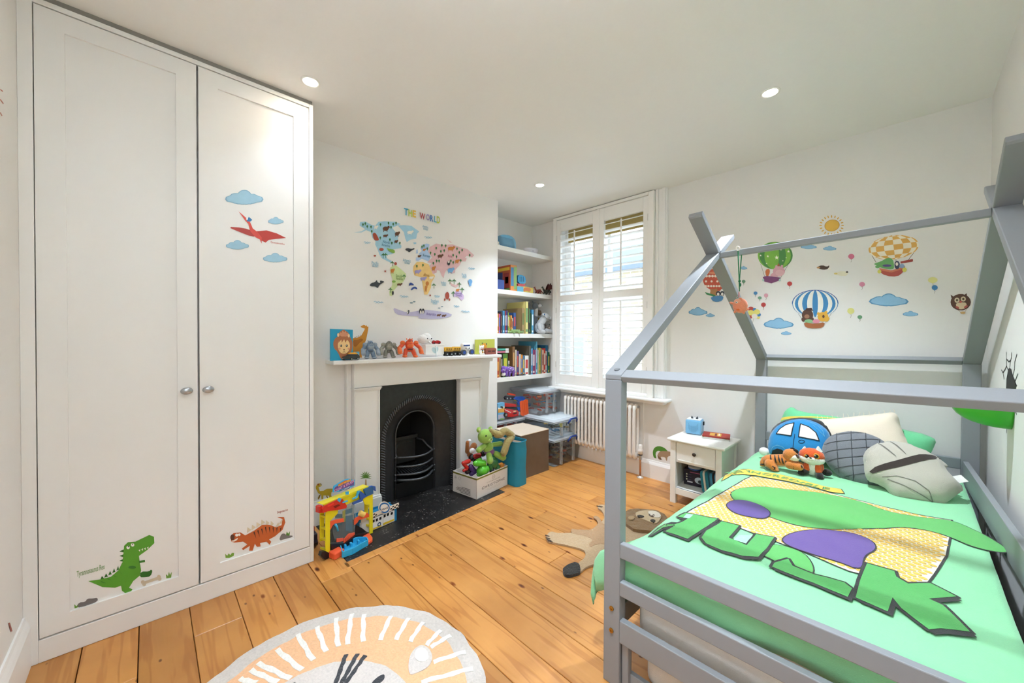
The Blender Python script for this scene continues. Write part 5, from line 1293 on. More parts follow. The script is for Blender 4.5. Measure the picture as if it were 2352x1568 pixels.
# ------------------------------------------------------------------ chimney breast stickers
Q4 = Dec('x', XCH+.0003, (730, 720, 5.47))
Q4.make('long_neck_dinosaur_sticker', 'orange long-necked dinosaur sticker behind the mantel shelf', [
    ('body', '#d08a2c', [[(538, 160), (575, 140), (612, 148), (636, 165), (632, 205), (606, 330), (566, 420), (548, 470), (553, 552), (515, 553), (498, 500), (440, 500), (420, 400), (430, 310), (500, 300), (545, 275), (580, 215), (592, 188), (560, 180), (545, 172)]]), ('spots', '#b06a1f', [SM([(440, 330), (500, 330), (545, 310), (575, 330), (520, 370), (480, 420), (450, 410)])]), ('ridge', '#8a5a20', [[(460+i*22, 306-i*9), (468+i*22, 290-i*9), (476+i*20, 302-i*9)] for i in range(4)]), ('eye', '#f5efe0', [EL(622, 156, 7), EL(600, 150, 6)])])
Q7 = Dec('x', XCH+.0003, (700, 1060, 6.533)); Q7s = Dec('x', XJ+.0003, (700, 1060, 6.533))
Q7.make('yellow_dinosaur_sticker', 'mustard yellow dinosaur sticker low on the wall beside the fireplace', [('far_legs', '#8a6a1c', [[(240, 490), (225, 540), (205, 570), (195, 545), (215, 500)], [(330, 500), (360, 560), (345, 560), (320, 520)]]), ('body', '#c2a42a', [[(165, 400), (165, 370), (190, 330), (235, 322), (258, 350), (240, 370), (205, 385), (225, 440), (280, 435), (330, 405), (405, 402), (445, 412), (400, 460), (395, 500), (410, 540), (370, 556), (365, 510), (280, 505), (275, 560), (250, 565), (248, 500), (200, 470)]]), ('head_crest', '#a03a2c', [[(190, 340), (205, 322), (212, 350), (198, 358)]]), ('eye', '#f4efdf', [EL(238, 345, 8)]), ('pupil', '#2a2418', [EL(242, 338, 7, 10)])])
leaf = []
for k in range(10):
    t = PI*1.12-PI*1.24*k/9; c, s = math.cos(t), -math.sin(t)
    leaf.append([(915+6*s, 240-6*c), (915+55*c+7*s, 222+55*s-7*c), (915+92*c, 225+85*s), (915+55*c-7*s, 222+55*s+7*c), (915-6*s, 240+6*c)])
Q7s.make('palm_sticker', 'green palm tree sticker on the fireplace jamb', [('trunk', '#b08a55', [[(903, 362), (908, 265), (924, 265), (930, 362)]]), ('leaves', '#5d8a32', leaf)])
# world map
MP = Dec('x', XCH+.0003, (700, 420, 4.611))
tree = lambda u, v, s=1.: [EL(u, v, 9*s, 14*s, n=7), [(u-2, v+10*s), (u+2, v+10*s), (u+2, v+22*s), (u-2, v+22*s)]]
wave = lambda u, v, w=70: LN([(u-w/2+w*i/6, v+5*(-1)**i+w*.1*i/6) for i in range(7)], 3)+LN([(u-w/3+w*i/6, v+14+4*(-1)**i) for i in range(5)], 2.5)
tr = []
for u, v in ((640, 430), (700, 465), (660, 460), (800, 440), (885, 425), (935, 435), (965, 425), (912, 470), (615, 440), (708, 512), (798, 580), (900, 600), (920, 635), (1005, 635), (1390, 690), (1450, 660), (1490, 665), (1610, 695), (1665, 710), (1635, 735), (1440, 725), (1475, 715), (1330, 740), (1375, 755), (1570, 765), (1605, 780), (1420, 825), (1395, 825), (1545, 825), (1360, 850), (1650, 820), (1745, 765), (1570, 840), (1240, 675), (1260, 665), (1295, 695), (1250, 870), (1185, 880)): tr += tree(u, v)
palm = lambda u, v: [EL(u-10, v, 14, 5, -25, 8), EL(u+10, v, 14, 5, 25, 8), EL(u, v-6, 5, 14, 0, 8), [(u-2, v), (u+3, v), (u+3, v+38), (u-2, v+38)]]
for u, v in ((925, 845), (830, 760), (855, 760), (1050, 985), (905, 1125), (1535, 1035), (1580, 1035), (1665, 1125), (1572, 1165), (1365, 1080), (1635, 1070)): tr += palm(u, v)
an = lambda u, v, w, h: [EL(u, v, w*.42, h*.34, n=10), EL(u+w*.4, v-h*.22, w*.18, h*.22, n=8)]+[[(u+dx-3, v), (u+dx+3, v), (u+dx+3, v+h*.5), (u+dx-3, v+h*.5)] for dx in (-w*.28, w*.2)]
L = [('north_america', '#a3cee2', [[(520, 524), (600, 514), (640, 488), (580, 452), (585, 415), (640, 408), (700, 440), (745, 455), (780, 412), (850, 405), (960, 412), (1015, 435), (960, 460), (925, 472), (960, 520), (1000, 560), (985, 575), (990, 630), (1025, 665), (1020, 690), (960, 700), (925, 702), (950, 740), (920, 755), (860, 765), (872, 800), (930, 832), (920, 850), (880, 830), (820, 800), (790, 760), (770, 700), (745, 650), (750, 620), (715, 580), (700, 520), (650, 500), (600, 524)], [(985, 450), (1050, 446), (1130, 455), (1212, 515), (1190, 535), (1180, 590), (1120, 600), (1080, 625), (1065, 590), (1048, 520)], [(1148, 630), (1180, 628), (1180, 645), (1155, 648)]]),
     ('south_america', '#cbdba2', [[(905, 895), (960, 868), (1010, 905), (1070, 960), (1075, 990), (1040, 1050), (990, 1082), (950, 1130), (925, 1160), (925, 1197), (898, 1195), (895, 1150), (925, 1080), (930, 1020), (905, 950)]]),
     ('europe', '#abc7e8', [[(1225, 690), (1240, 655), (1290, 642), (1320, 650), (1305, 720), (1332, 780), (1310, 830), (1270, 815), (1240, 800), (1200, 826), (1175, 822), (1178, 790), (1225, 790), (1205, 752), (1240, 722)], [(1180, 710), (1195, 705), (1198, 745), (1178, 748)]]),
     ('africa', '#eecb84', [[(1150, 880), (1185, 838), (1250, 836), (1310, 860), (1345, 940), (1380, 985), (1340, 1060), (1335, 1110), (1300, 1182), (1265, 1182), (1245, 1060), (1235, 1000), (1160, 978), (1145, 930)]]),
     ('asia', '#deb6ba', [[(1322, 680), (1390, 642), (1480, 660), (1560, 650), (1640, 680), (1720, 700), (1792, 765), (1770, 790), (1720, 770), (1690, 792), (1700, 832), (1660, 830), (1640, 870), (1592, 920), (1590, 950), (1550, 962), (1520, 932), (1500, 920), (1480, 960), (1470, 1008), (1450, 985), (1430, 930), (1400, 920), (1395, 950), (1355, 966), (1320, 880), (1345, 850), (1295, 840), (1312, 825), (1350, 790), (1305, 730)], [(1530, 1040), (1560, 1068), (1600, 1080), (1622, 1055), (1645, 1075), (1600, 1108), (1550, 1088)], [(1505, 595), (1560, 632), (1540, 632)], [(1690, 790), (1715, 800), (1700, 835)]]),
     ('australia', '#cdb6da', [[(1575, 1168), (1610, 1135), (1650, 1150), (1682, 1190), (1682, 1225), (1660, 1247), (1620, 1202), (1575, 1206)]]),
     ('antarctica', '#b9b5d3', [SM([(930, 1318), (1000, 1345), (1080, 1372), (1200, 1355), (1260, 1340), (1400, 1355), (1562, 1385), (1540, 1420), (1400, 1442), (1180, 1436), (1230, 1412), (1060, 1405), (960, 1392)])]),
     ('waves', '#8fbdd3', wave(660, 625)+wave(1050, 1195, 90)+wave(780, 1255, 100)+wave(1305, 570, 80)+wave(1765, 900, 70)+wave(1400, 1195, 60)+wave(1605, 1300, 60)+wave(1700, 1355, 90)),
     ('trees', '#3f7a45', tr),
     ('brown_animals', '#6a4430', an(855, 485, 75, 70)+an(850, 560, 55, 35)+an(965, 620, 40, 40)+an(975, 540, 55, 60)+an(1210, 775, 40, 30)+an(1430, 775, 65, 50)+an(1000, 1075, 60, 35)+an(1415, 1400, 50, 30)+an(1470, 1405, 50, 30)),
     ('orange_animals', '#c9803a', an(1545, 695, 80, 60)+an(1262, 708, 35, 30)+an(1360, 905, 45, 60)+an(1610, 830, 50, 50)+an(1280, 1115, 30, 80)+an(1615, 1135, 40, 40)+an(925, 930, 45, 60)+[EL(1295, 1065, 18, 24)]),
     ('red_animals', '#a84a38', [SM([(715, 535), (745, 525), (775, 575), (785, 610), (740, 612), (722, 580)]), EL(810, 705, 24, 16), EL(740, 772, 14, 9), EL(960, 855, 14, 16), star(1326, 1190, 14), star(850, 935, 16), EL(1507, 1195, 22, 40), EL(1480, 1235, 8, 14), EL(1530, 1235, 8, 14)]),
     ('purple_animals', '#a49bcd', an(1190, 940, 75, 55)+an(1250, 1015, 70, 50)), ('blue_animals', '#6fa5d6', an(1540, 925, 75, 70)+[EL(1750, 1045, 22, 26), [(1735, 1060), (1765, 1060), (1760, 1092), (1740, 1092)]]),
     ('green_animals', '#83ae4c', [SM([(860, 688), (900, 700), (945, 705), (955, 740), (930, 745), (890, 725)]), EL(940, 1045, 20, 12)]),
     ('white_animals', '#ece6dd', an(750, 470, 45, 45)+an(1110, 525, 70, 50)+an(1335, 1005, 50, 40)),
     ('whales', '#3b4049', [SM([(682, 1085), (700, 1060), (740, 1052), (760, 1025), (768, 1055), (800, 1060), (790, 1030), (845, 1045), (820, 1060), (785, 1085), (770, 1118), (745, 1095), (700, 1095)]), SM([(1060, 700), (1085, 690), (1130, 700), (1150, 690), (1165, 700), (1130, 715), (1100, 740), (1090, 722), (1065, 715)])]),
     ('dolphins', '#35509a', [SM([(1095, 1095), (1110, 1050), (1150, 1070), (1150, 1085), (1115, 1080)]), SM([(1115, 1135), (1140, 1100), (1180, 1100), (1190, 1130), (1155, 1115), (1130, 1138)])]),
     ('penguins', '#2e2f36', [EL(1222, 1358, 14, 28), EL(1250, 1358, 14, 28), EL(1092, 1368, 10, 24, 20), EL(1520, 850, 16, 24), EL(930, 1165, 10, 22)]), ('penguin_bellies', '#efeae3', [EL(1224, 1368, 8, 18), EL(1248, 1368, 8, 18), EL(1520, 838, 10, 10), EL(1086, 1372, 5, 14, 20)]),
     ('fish', '#6b8694', [EL(1155, 1258, 14, 6), EL(1125, 1270, 18, 7), EL(1418, 1325, 14, 5), EL(1450, 1310, 12, 5)]),
     ('ocean_names', '#86b5cc', [('t', 'Arctic', 1273, 465, 28, 62), ('t', 'ocean', 1276, 492, 20, 50), ('t', 'Pacific', 742, 850, 36, 72), ('t', 'ocean', 742, 880, 24, 62), ('t', 'Atlantic', 1077, 822, 32, 84), ('t', 'ocean', 1080, 850, 20, 56), ('t', 'Indian', 1466, 1056, 28, 54), ('t', 'ocean', 1468, 1082, 18, 44), ('t', 'Southern', 1374, 1250, 36, 84), ('t', 'ocean', 1374, 1276, 20, 48), ('t', 'Pacific', 1685, 975, 30, 50), ('t', 'ocean', 1686, 998, 18, 42)]),
     ('place_names', '#4f7fa6', [('t', 'North', 860, 628, 30, 70), ('t', 'America', 855, 662, 28, 86), ('t', 'Europe', 1286, 775, 32, 74)]), ('place_names', '#7a9a58', [('t', 'South', 995, 985, 32, 62), ('t', 'America', 1000, 1015, 26, 72)]), ('place_names', '#b87f3a', [('t', 'Africa', 1282, 976, 30, 62)]), ('place_names', '#b0566a', [('t', 'Asia', 1532, 775, 26, 44)]),
     ('place_names', '#5b4796', [('t', 'Australia', 1628, 1170, 18, 66), ('t', 'Oceania', 1628, 1192, 18, 60), ('t', 'Antarctica', 1333, 1388, 28, 100)])]
for ch_, u, v, w_, c in (('T', 1068, 308, 46, '#4a9ec2'), ('H', 1112, 322, 40, '#a9c244'), ('E', 1155, 330, 34, '#e0b544'), ('W', 1240, 355, 58, '#b34a52'), ('O', 1298, 366, 38, '#9b90c0'), ('R', 1338, 378, 34, '#3f72b4'), ('L', 1376, 388, 28, '#54a3bd'), ('D', 1408, 394, 34, '#b6c24a')):
    L.append(('title_letter', c, [('t', ch_, u, v, 74 if ch_ in 'THED' else 66, w_)]))
MP.make('world_map_sticker', 'pastel world map sticker with animals and a rainbow title above the mantel', L)
# ================================================================== on the mantel shelf
MC = (730, 720, 5.47); ZM = 1.1372
lc = thing('lion_canvas', 'blue canvas with a painted lion face at the left of the mantel', 'canvas picture', (-2.67, .95, ZM))
F = Fig('x', -2.662, MC, (300, 400), lc)
F.slab('canvas', paper('#1f97bd'), ((160, 190), (440, 203), (440, 580), (160, 592)), -26, 0); F.done()
for o in lc.children: zb = min(v.co.z for v in o.data.vertices)
D4 = Dec('x', -2.662, MC)
D4.make('art', '', [('mane', '#a86a45', [SM([(250, 290), (265, 240), (300, 210), (325, 200), (350, 215), (385, 240), (400, 285), (432, 340), (435, 420), (420, 480), (390, 530), (330, 580), (290, 575), (250, 480), (205, 440), (190, 370), (215, 310)])]), ('mane_top', '#c98a68', [SM([(270, 285), (275, 230), (300, 245), (310, 205), (330, 240), (350, 210), (360, 250), (385, 235), (380, 290)])]), ('ears', '#e6c9a2', [EL(256, 268, 13, 24), EL(388, 278, 13, 22)]), ('face', '#e6c489', [SM([(250, 380), (265, 330), (320, 310), (370, 325), (405, 380), (400, 450), (365, 495), (325, 505), (280, 490), (252, 440)])]), ('fringe', '#a86a45', [[(255, 370), (270, 310), (325, 285), (380, 300), (410, 360), (370, 320), (345, 365), (330, 320), (300, 365), (295, 325)]]), ('eyes', '#4a4a44', [EL(292, 403, 13, 16), EL(362, 403, 13, 16)]), ('eye_glints', '#e9e6dc', [EL(288, 396, 4), EL(358, 396, 4)]), ('nose', '#5a3a2c', [[(315, 445), (340, 445), (328, 462)]]), ('mouth', '#5a3a2c', LN(((328, 462), (328, 475), (310, 488)), 2)+LN(((328, 475), (345, 488)), 2)), ('cheeks', '#dd9a77', [EL(270, 440, 16, 12), EL(388, 440, 16, 12)])], parent=lc)
tx = thing('toy_taxi', 'small black toy taxi with a yellow roof in front of the lion canvas', 'toy car', (-2.65, 1.05, ZM))
F = Fig('x', -2.652, MC, (410, 540), tx); BKG = mat('#141416', .15, coat=.5)
F.slab('body', BKG, ((305, 548), (312, 535), (345, 522), (500, 514), (514, 525), (514, 552), (500, 560), (320, 568)), -12, 36).slab('roof', plastic('#e9a52c'), ((375, 500), (388, 484), (470, 480), (492, 500), (492, 503), (375, 503)), -6, 28).slab('glass', mat('#2b343a', .1), ((350, 522), (378, 502), (492, 502), (508, 516)), -8, 30)
for u, v in ((410, 562), (490, 556)): F.cone('wheel', mat('#1a1a1a', .6), (u, v, 30), (u, v, 40), 15, 15, 14).cone('hubcap', KN, (u, v, 40), (u, v, 42), 8, 8, 10)
for u, v in ((330, 566), (480, 556)): F.cone('wheel', mat('#1a1a1a', .6), (u, v, -14), (u, v, -4), 14, 14, 14)
F.tube('bumper', KN, ((306, 552, 34), (306, 556, -10)), 4); F.done(rest=ZM)
cp = thing('blue_cup', 'small pale blue boxy cup behind the toy taxi', 'cup', (-2.72, 1.1, ZM))
F = Fig('x', -2.72, MC, (480, 450), cp); F.slab('body', plastic('#67b4cf'), ((446, 415), (515, 410), (513, 505), (450, 508)), -20, 20).slab('panel', plastic('#a5d6e2'), ((462, 435), (505, 430), (503, 490), (465, 492)), 20, 21).slab('slot', plastic('#3d86a5'), ((478, 450), (490, 449), (490, 485), (480, 486)), 21, 22); F.done(rest=ZM)
def creature(name, label, x, U, V, s, c1, c2, c3, wide=1., spikes=True):
    """stocky monster figure; U,V = feet centre in the crop, s = height in crop px"""
    t = thing(name, label, 'toy figure', onx(730+U/5.47, 720+V/5.47, x)); F = Fig('x', x, MC, (U, V-s/2), t)
    p = lambda a, b, d=0: (U+a*s*wide, V-b*s, d*s)
    A, B, C_ = mat(c1, .5, bump=.8, scale=60, var=.3), mat(c2, .5, bump=.8, scale=60, var=.3), mat(c3, .4)
    for q in (-1, 1):
        F.limb('leg', A, p(q*.14, .38), p(q*.20, .14, .05), s*.12, s*.11).ball('foot', B, U+q*.22*s*wide, V-.06*s, .09*s, s*.13, s*.07, s*.15)
        F.limb('upper_arm', A, p(q*.26, .72), p(q*.42, .52, .05), s*.11, s*.10).limb('forearm', B, p(q*.43, .50, .05), p(q*.44, .30, .14), s*.11, s*.13)
        for k in (-1, 0, 1): F.limb('finger', B, p(q*.44+k*.06, .28, .16), p(q*.44+k*.07, .19, .2), s*.035, s*.025)
        F.ball('shoulder', B, U+q*.28*s*wide, V-.78*s, 0, s*.14, s*.12)
    F.limb('torso', A, p(0, .45), p(0, .70), s*.17, s*.24).ball('chest', B, U, V-.66*s, .12*s, s*.2, s*.15, s*.12).ball('belt', C_, U, V-.44*s, .05*s, s*.17, s*.06, s*.15)
    F.ball('head', A, U, V-.87*s, .08*s, s*.15, s*.13, s*.14).ball('jaw', B, U, V-.81*s, .17*s, s*.10, s*.06, s*.07)
    for q in (-1, 1): F.ball('eye', C_, U+q*.06*s, V-.88*s, .21*s, s*.03, s*.022, s*.02)
    if spikes:
        for a in (-.1, 0, .1): F.cone('spike', B, p(a, .95, .02), p(a*1.3, 1.04, 0), s*.04, s*.006, 6)
    return F.done(rest=ZM)
creature('monster_figure', 'blue-grey chunky monster figure on the mantel', -2.70, 655, 568, 225, '#6e8196', '#8e9aa6', '#46566a', .95)
creature('monster_figure', 'grey rock monster figure with outstretched arms on the mantel', -2.72, 890, 552, 212, '#7d7c72', '#969386', '#4b4a44', 1.12, False)
creature('monster_figure', 'orange-red fiery monster figure on the mantel', -2.69, 1150, 545, 232, '#d8502a', '#e86f33', '#5a2620', 1.3)
gb_ = thing('gift_box', 'white gift box with a pale heart and ribbon on the mantel', 'box', (-2.73, 1.7, ZM))
F = Fig('x', -2.70, MC, (1450, 470), gb_); WB = paper('#efece8')
F.slab('box', WB, ((1355, 425), (1585, 415), (1585, 535), (1355, 540)), -95, 0).slab('lid', WB, ((1350, 412), (1588, 402), (1588, 420), (1350, 430)), -100, 4)
F.slab('heart', paper('#b9d0d2'), SM([(1428, 470), (1440, 445), (1465, 445), (1475, 460), (1490, 442), (1512, 445), (1516, 470), (1500, 500), (1475, 525), (1445, 505)]), 0, 1.2).tube('ribbon', paper('#e3eef0'), ((1482, 440, 3), (1490, 490, 3), (1484, 560, 6)), 5).ball('bow', paper('#d5e6ea'), 1484, 440, 4, 12, 8, 6); F.done(rest=ZM)
zt_ = max(v.co.z for o in gb_.children for v in o.data.vertices)
cl = thing('cloud_toy', 'white cloud-shaped plush with a sleepy face on the gift box', 'plush toy', (-2.74, 1.66, zt_))
F = Fig('x', -2.74, MC, (1350, 350), cl); PW = plush('#f3f0ec')
F.ball('body', PW, 1340, 352, 0, 95, 62, 55).ball('puff', PW, 1300, 340, 0, 42, 40, 40).ball('puff', PW, 1365, 318, 0, 60, 45, 45).ball('puff', PW, 1405, 360, 0, 40, 42, 40).ball('top_tuft', plush('#e8d9bd'), 1378, 285, 0, 16, 16)
for u in (1350, 1402): F.ball('eye', mat('#22222a', .3), u, 345, 52, 9, 10, 5)
F.ball('mouth', mat('#55525a', .5), 1380, 352, 56, 6, 3, 3).limb('paw', PW, (1372, 385, 45), (1385, 398, 55), 13, 12); F.done(rest=zt_)
rt = thing('red_toy_car', 'small red toy racing car on top of the gift box', 'toy car', (-2.71, 1.78, zt_))
F = Fig('x', -2.715, MC, (1487, 390), rt); RD_ = mat('#a82226', .25)
F.slab('body', RD_, ((1436, 392), (1450, 368), (1480, 380), (1500, 366), (1535, 380), (1540, 405), (1520, 409), (1440, 409)), -14, 14)
for u in (1456, 1520):
    for d in (-16, 12): F.cone('wheel', mat('#3c1214', .5), (u, 402, d), (u, 402, d+6), 11, 11, 12)
F.done(rest=zt_)
for k, (u0, lb) in enumerate(((1590, 'yellow and black toy monster bus, the left one of the pair'), (1690, 'yellow and black toy monster bus, the right one of the pair'))):
    t = thing('toy_bus', lb, 'toy bus', onx(730+(u0+50)/5.47, 720+515/5.47, -2.70), group='toy buses on the mantel'); F = Fig('x', -2.70-.015*k, MC, (u0+50, 470), t); YB_ = plastic('#e5b13c'); BB = mat('#17171a', .4)
    F.slab('cabin', YB_, ((u0, 415), (u0+12, 407), (u0+88, 408), (u0+92, 420), (u0+92, 462), (u0, 462)), -24, 24).slab('chassis', BB, ((u0-2, 462), (u0+95, 462), (u0+92, 485), (u0, 488)), -20, 20).slab('stripe', BB, ((u0, 452), (u0+92, 450), (u0+92, 456), (u0, 458)), 24, 25)
    for j in range(3): F.slab('window', mat('#8a6a2a', .2), ((u0+10+j*27, 424), (u0+30+j*27, 423), (u0+30+j*27, 443), (u0+10+j*27, 444)), 24, 25)
    for u in (u0+18, u0+74):
        for d in (-34, 16): F.cone('wheel', mat('#141414', .7), (u, 495, d), (u, 495, d+18), 24, 24, 16)
        F.cone('hub', KN, (u, 495, 34), (u, 495, 36), 10, 10, 10)
    F.done(rest=ZM)
rb_ = thing('robot_toy', 'white toy robot vehicle with big blue and grey wheels', 'toy robot', (-2.7, 2.1, ZM))
F = Fig('x', -2.70, MC, (1860, 440), rb_)
F.slab('body', plastic('#eceae6'), SM([(1805, 400), (1812, 370), (1840, 360), (1890, 360), (1905, 380), (1905, 440), (1895, 490), (1830, 490), (1812, 450)]), -26, 26, True).slab('visor', plastic('#2c4d8e'), ((1815, 385), (1895, 382), (1895, 398), (1815, 402)), 26, 28)
for u in (1846, 1886): F.ball('eye', mat('#2a2a2e', .3), u, 425, 28, 8)
F.slab('mouth', mat('#8a8a8a', .4), ((1852, 445), (1880, 443), (1880, 450), (1852, 452)), 26, 28)
for u, v in ((1815, 480), (1912, 472)): F.cone('wheel', mat('#4c5158', .7), (u, v, 12), (u, v, 44), 34, 34, 20).cone('wheel_hub', plastic('#2d4fa0'), (u, v, 44), (u, v, 47), 20, 20, 16)
F.limb('leg', plastic('#d9d7d3'), (1858, 490, 10), (1862, 508, 20), 10, 9).done(rest=ZM)
yc = thing('green_canvas', 'small lime green canvas with an orange animal at the right end of the mantel', 'canvas picture', (-2.79, 2.36, ZM))
F = Fig('x', -2.785, MC, (2100, 410), yc); F.slab('canvas', paper('#b7b94a'), ((1978, 322), (2222, 316), (2222, 500), (1978, 506)), -10, 0)
F.slab('painted_animal', paper('#d9962e'), SM([(2060, 400), (2065, 375), (2095, 365), (2120, 375), (2130, 400), (2115, 440), (2080, 445)]), 0, .6).slab('painted_horn', paper('#5f6f4a'), SM([(2058, 365), (2068, 355), (2078, 378), (2064, 380)]), .2, 1).slab('painted_horn', paper('#5f6f4a'), SM([(2112, 365), (2126, 368), (2125, 395), (2112, 385)]), .2, 1); F.done(rest=ZM)
lk = thing('lucky_cat', 'white ceramic beckoning cat figurine on the mantel', 'figurine', (-2.70, 2.28, ZM))
F = Fig('x', -2.72, MC, (2055, 450), lk); CW = mat('#efe9e0', .2)
F.ball('body', CW, 2056, 470, 0, 36, 38, 30).ball('head', CW, 2056, 420, 4, 32, 27, 26).cone('ear', CW, (2036, 405, 2), (2032, 386, 0), 12, 2).cone('ear', CW, (2076, 405, 2), (2082, 388, 0), 12, 2).limb('raised_arm', CW, (2030, 455, 10), (2026, 415, 16), 10, 10).ball('foot', CW, 2036, 500, 16, 13, 9).ball('foot', CW, 2074, 500, 16, 13, 9)
F.ball('collar', mat('#b03328', .3), 2056, 443, 8, 26, 7, 22).ball('medallion', mat('#b58a3a', .3, .6), 2054, 478, 29, 13, 14, 5).ball('bib', mat('#3f6b50', .4), 2054, 458, 26, 14, 9, 6)
for u in (2044, 2068): F.ball('eye', mat('#2a2020', .3), u, 416, 29, 4, 3, 3)
F.ball('ear_inner', mat('#c0453a', .4), 2034, 396, 8, 4, 6, 3).ball('mouth', mat('#b0453a', .4), 2056, 428, 30, 8, 4, 3).done(rest=ZM)
cs = thing('toy_chest', 'brown toy treasure chest with dark slots at the right end of the mantel', 'toy chest', (-2.70, 2.38, ZM))
F = Fig('x', -2.715, MC, (2165, 460), cs); BRN = mat('#7d3b2a', .45, var=.2)
F.slab('chest', BRN, ((2100, 452), (2228, 450), (2228, 498), (2100, 502)), -22, 18).slab('lid', mat('#8c4631', .45, var=.2), ((2098, 452), (2102, 428), (2125, 418), (2215, 418), (2230, 430), (2230, 450)), -24, 20)
for u in (2128, 2180): F.slab('slot', mat('#3a1b14', .6), ((u, 455), (u+34, 454), (u+34, 466), (u, 467)), 18, 19)
F.done(rest=ZM)

# ================================================================== alcove shelves: top shelf
C1 = (1120, 480, 8.71); C6 = (1120, 490, 3.92); C7 = (1120, 660, 7.13)
tb = thing('blue_tub', 'translucent blue lidded tub on the top alcove shelf', 'tub', (-2.97, 2.6, SHZ[0]))
F = Fig('x', -2.95, C1, (360, 600), tb); BT = clearmat('#8fc4e2', .55, 'blue_translucent_plastic', .25)
F.slab('tub', BT, SM([(205, 470), (240, 445), (370, 450), (470, 490), (525, 580), (530, 700), (520, 765), (240, 700), (205, 600)]), -80, 60, True).slab('lid', plastic('#6fb0d6'), SM([(215, 455), (260, 440), (380, 455), (470, 515), (440, 535), (330, 505), (215, 475)]), 60, 64); F.done(rest=SHZ[0])
bw = thing('white_bowl', 'white plastic oval bowl on the top alcove shelf', 'bowl', (-2.94, 3.1, SHZ[0]))
F = Fig('x', -2.95, C1, (900, 810), bw)
c = F.p(900, 880); b = MB(); b.lathe([(.062, 0), (.072, .012), (.085, .055), (.088, .072), (.084, .072), (.078, .05), (.06, .014), (0, .012)], Matrix.Translation((c.x-.03, c.y, SHZ[0])) @ Matrix.Diagonal((.8, 1.12, 1, 1)), 26)
b.build('bowl', plastic('#e6e4ec'), bw, smooth=True)
b = MB(); b.ball((c.x+.035, c.y-.03, SHZ[0]+.04), .007, 8, 6); b.build('button', plastic('#c6c4d0'), bw, smooth=True)
wt = thing('white_trinket', 'tiny white trinket at the left end of the top shelf', 'trinket', (-2.88, 2.53, SHZ[0]))
F = Fig('x', -2.88, C1, (215, 650), wt); F.ball('body', plastic('#f1ece4'), 214, 660, 0, 22, 26).ball('head', plastic('#f1ece4'), 216, 620, 0, 17).ball('eye', mat('#333333', .4), 206, 655, 22, 5).done(rest=SHZ[0])
# ------------------------------------------------------------------ second shelf
def gamebox(name, label, u0, u1, vt, vb, x, depth, front, side, crop=C6, z=SHZ[1], art=()):
    a, b_, t = onx(crop[0]+u0/crop[2], crop[1]+vb/crop[2], x), onx(crop[0]+u1/crop[2], crop[1]+vb/crop[2], x), onx(crop[0]+u0/crop[2], crop[1]+vt/crop[2], x)
    h = t.z-a.z; th = thing(name, label, 'box', (x, a.y, z))
    MB().box(x-depth, x, a.y, b_.y, z, z+h).build('carton', [paper(side)], th)
    MB().box(x, x+.0008, a.y+.001, b_.y-.001, z+.002, z+h-.002).build('spine_print', paper(front), th)
    for nm, c, f0, f1, g0, g1 in art:        # print on the left cover, fractions of depth (front to back) and height
        MB().box(x-depth*f1, x-depth*f0, a.y-.0008, a.y, z+h*g0, z+h*g1).build(nm, paper(c), th)
    return th, a.y, b_.y, h
g, ya, yb, hh = gamebox('game_box', 'tall colourful board game box on the second alcove shelf', 205, 262, 455, 690, -2.87, .27, '#d98a4a', '#b5562f', art=(('cover_picture', '#2b3f7a', .45, .98, .05, .75), ('cover_band', '#e2c13a', .05, .95, .80, .92), ('cover_figure', '#8f2f2a', .08, .4, .1, .7), ('cover_burst', '#e0a531', .12, .3, .3, .55), ('cover_leaf', '#5d8a3a', .05, .4, .02, .12)))
MB().box(-2.8692, -2.8684, ya+.004, ya+(yb-ya)*.5, SHZ[1]+.05, SHZ[1]+hh*.9).build('spine_title', paper('#4a86b0'), g); MB().box(-2.8692, -2.8684, ya+(yb-ya)*.55, yb-.004, SHZ[1]+.02, SHZ[1]+hh*.95).build('spine_panel', paper('#86b06a'), g)
gamebox('puzzle_box', 'dark blue puzzle box with white lettering at the left of the second shelf', 84, 150, 590, 678, -2.862, .06, '#3a4f8e', '#24356e', art=(('cover_title', '#d9dce8', .1, .9, .5, .7),))
th = thing('toy_grabber', 'blue and red toy hand with slots standing on the second shelf', 'toy', (-2.93, 2.83, SHZ[1]))
F = Fig('x', -2.93, C6, (300, 580), th)
F.slab('blue_hand', plastic('#2fa0d8'), SM([(266, 510), (285, 502), (325, 515), (335, 540), (335, 585), (266, 580)]), -12, 12)
for u in (280, 296, 312): F.slab('slot', plastic('#145a86'), ((u, 520), (u+7, 520), (u+7, 566), (u, 566)), 12, 12.6)
F.slab('red_grip', plastic('#d84a4e'), ((266, 580), (335, 590), (325, 610), (322, 660), (266, 660)), -11, 11).done(rest=SHZ[1])
pz = thing('toy_case', 'low toy case printed blue, orange and yellow on the second shelf', 'toy', (-2.9, 2.85, SHZ[1]))
F = Fig('x', -2.885, C6, (340, 680), pz); F.slab('case', paper('#e8cf62'), ((265, 648), (345, 655), (410, 668), (410, 712), (265, 700)), -40, 0).slab('blue_print', paper('#6fb8d8'), ((266, 652), (322, 656), (322, 702), (266, 698)), 0, .7).slab('orange_print', paper('#dc8650'), SM([(322, 670), (350, 658), (395, 675), (380, 705), (350, 690), (322, 700)]), .2, .9).done(rest=SHZ[1])
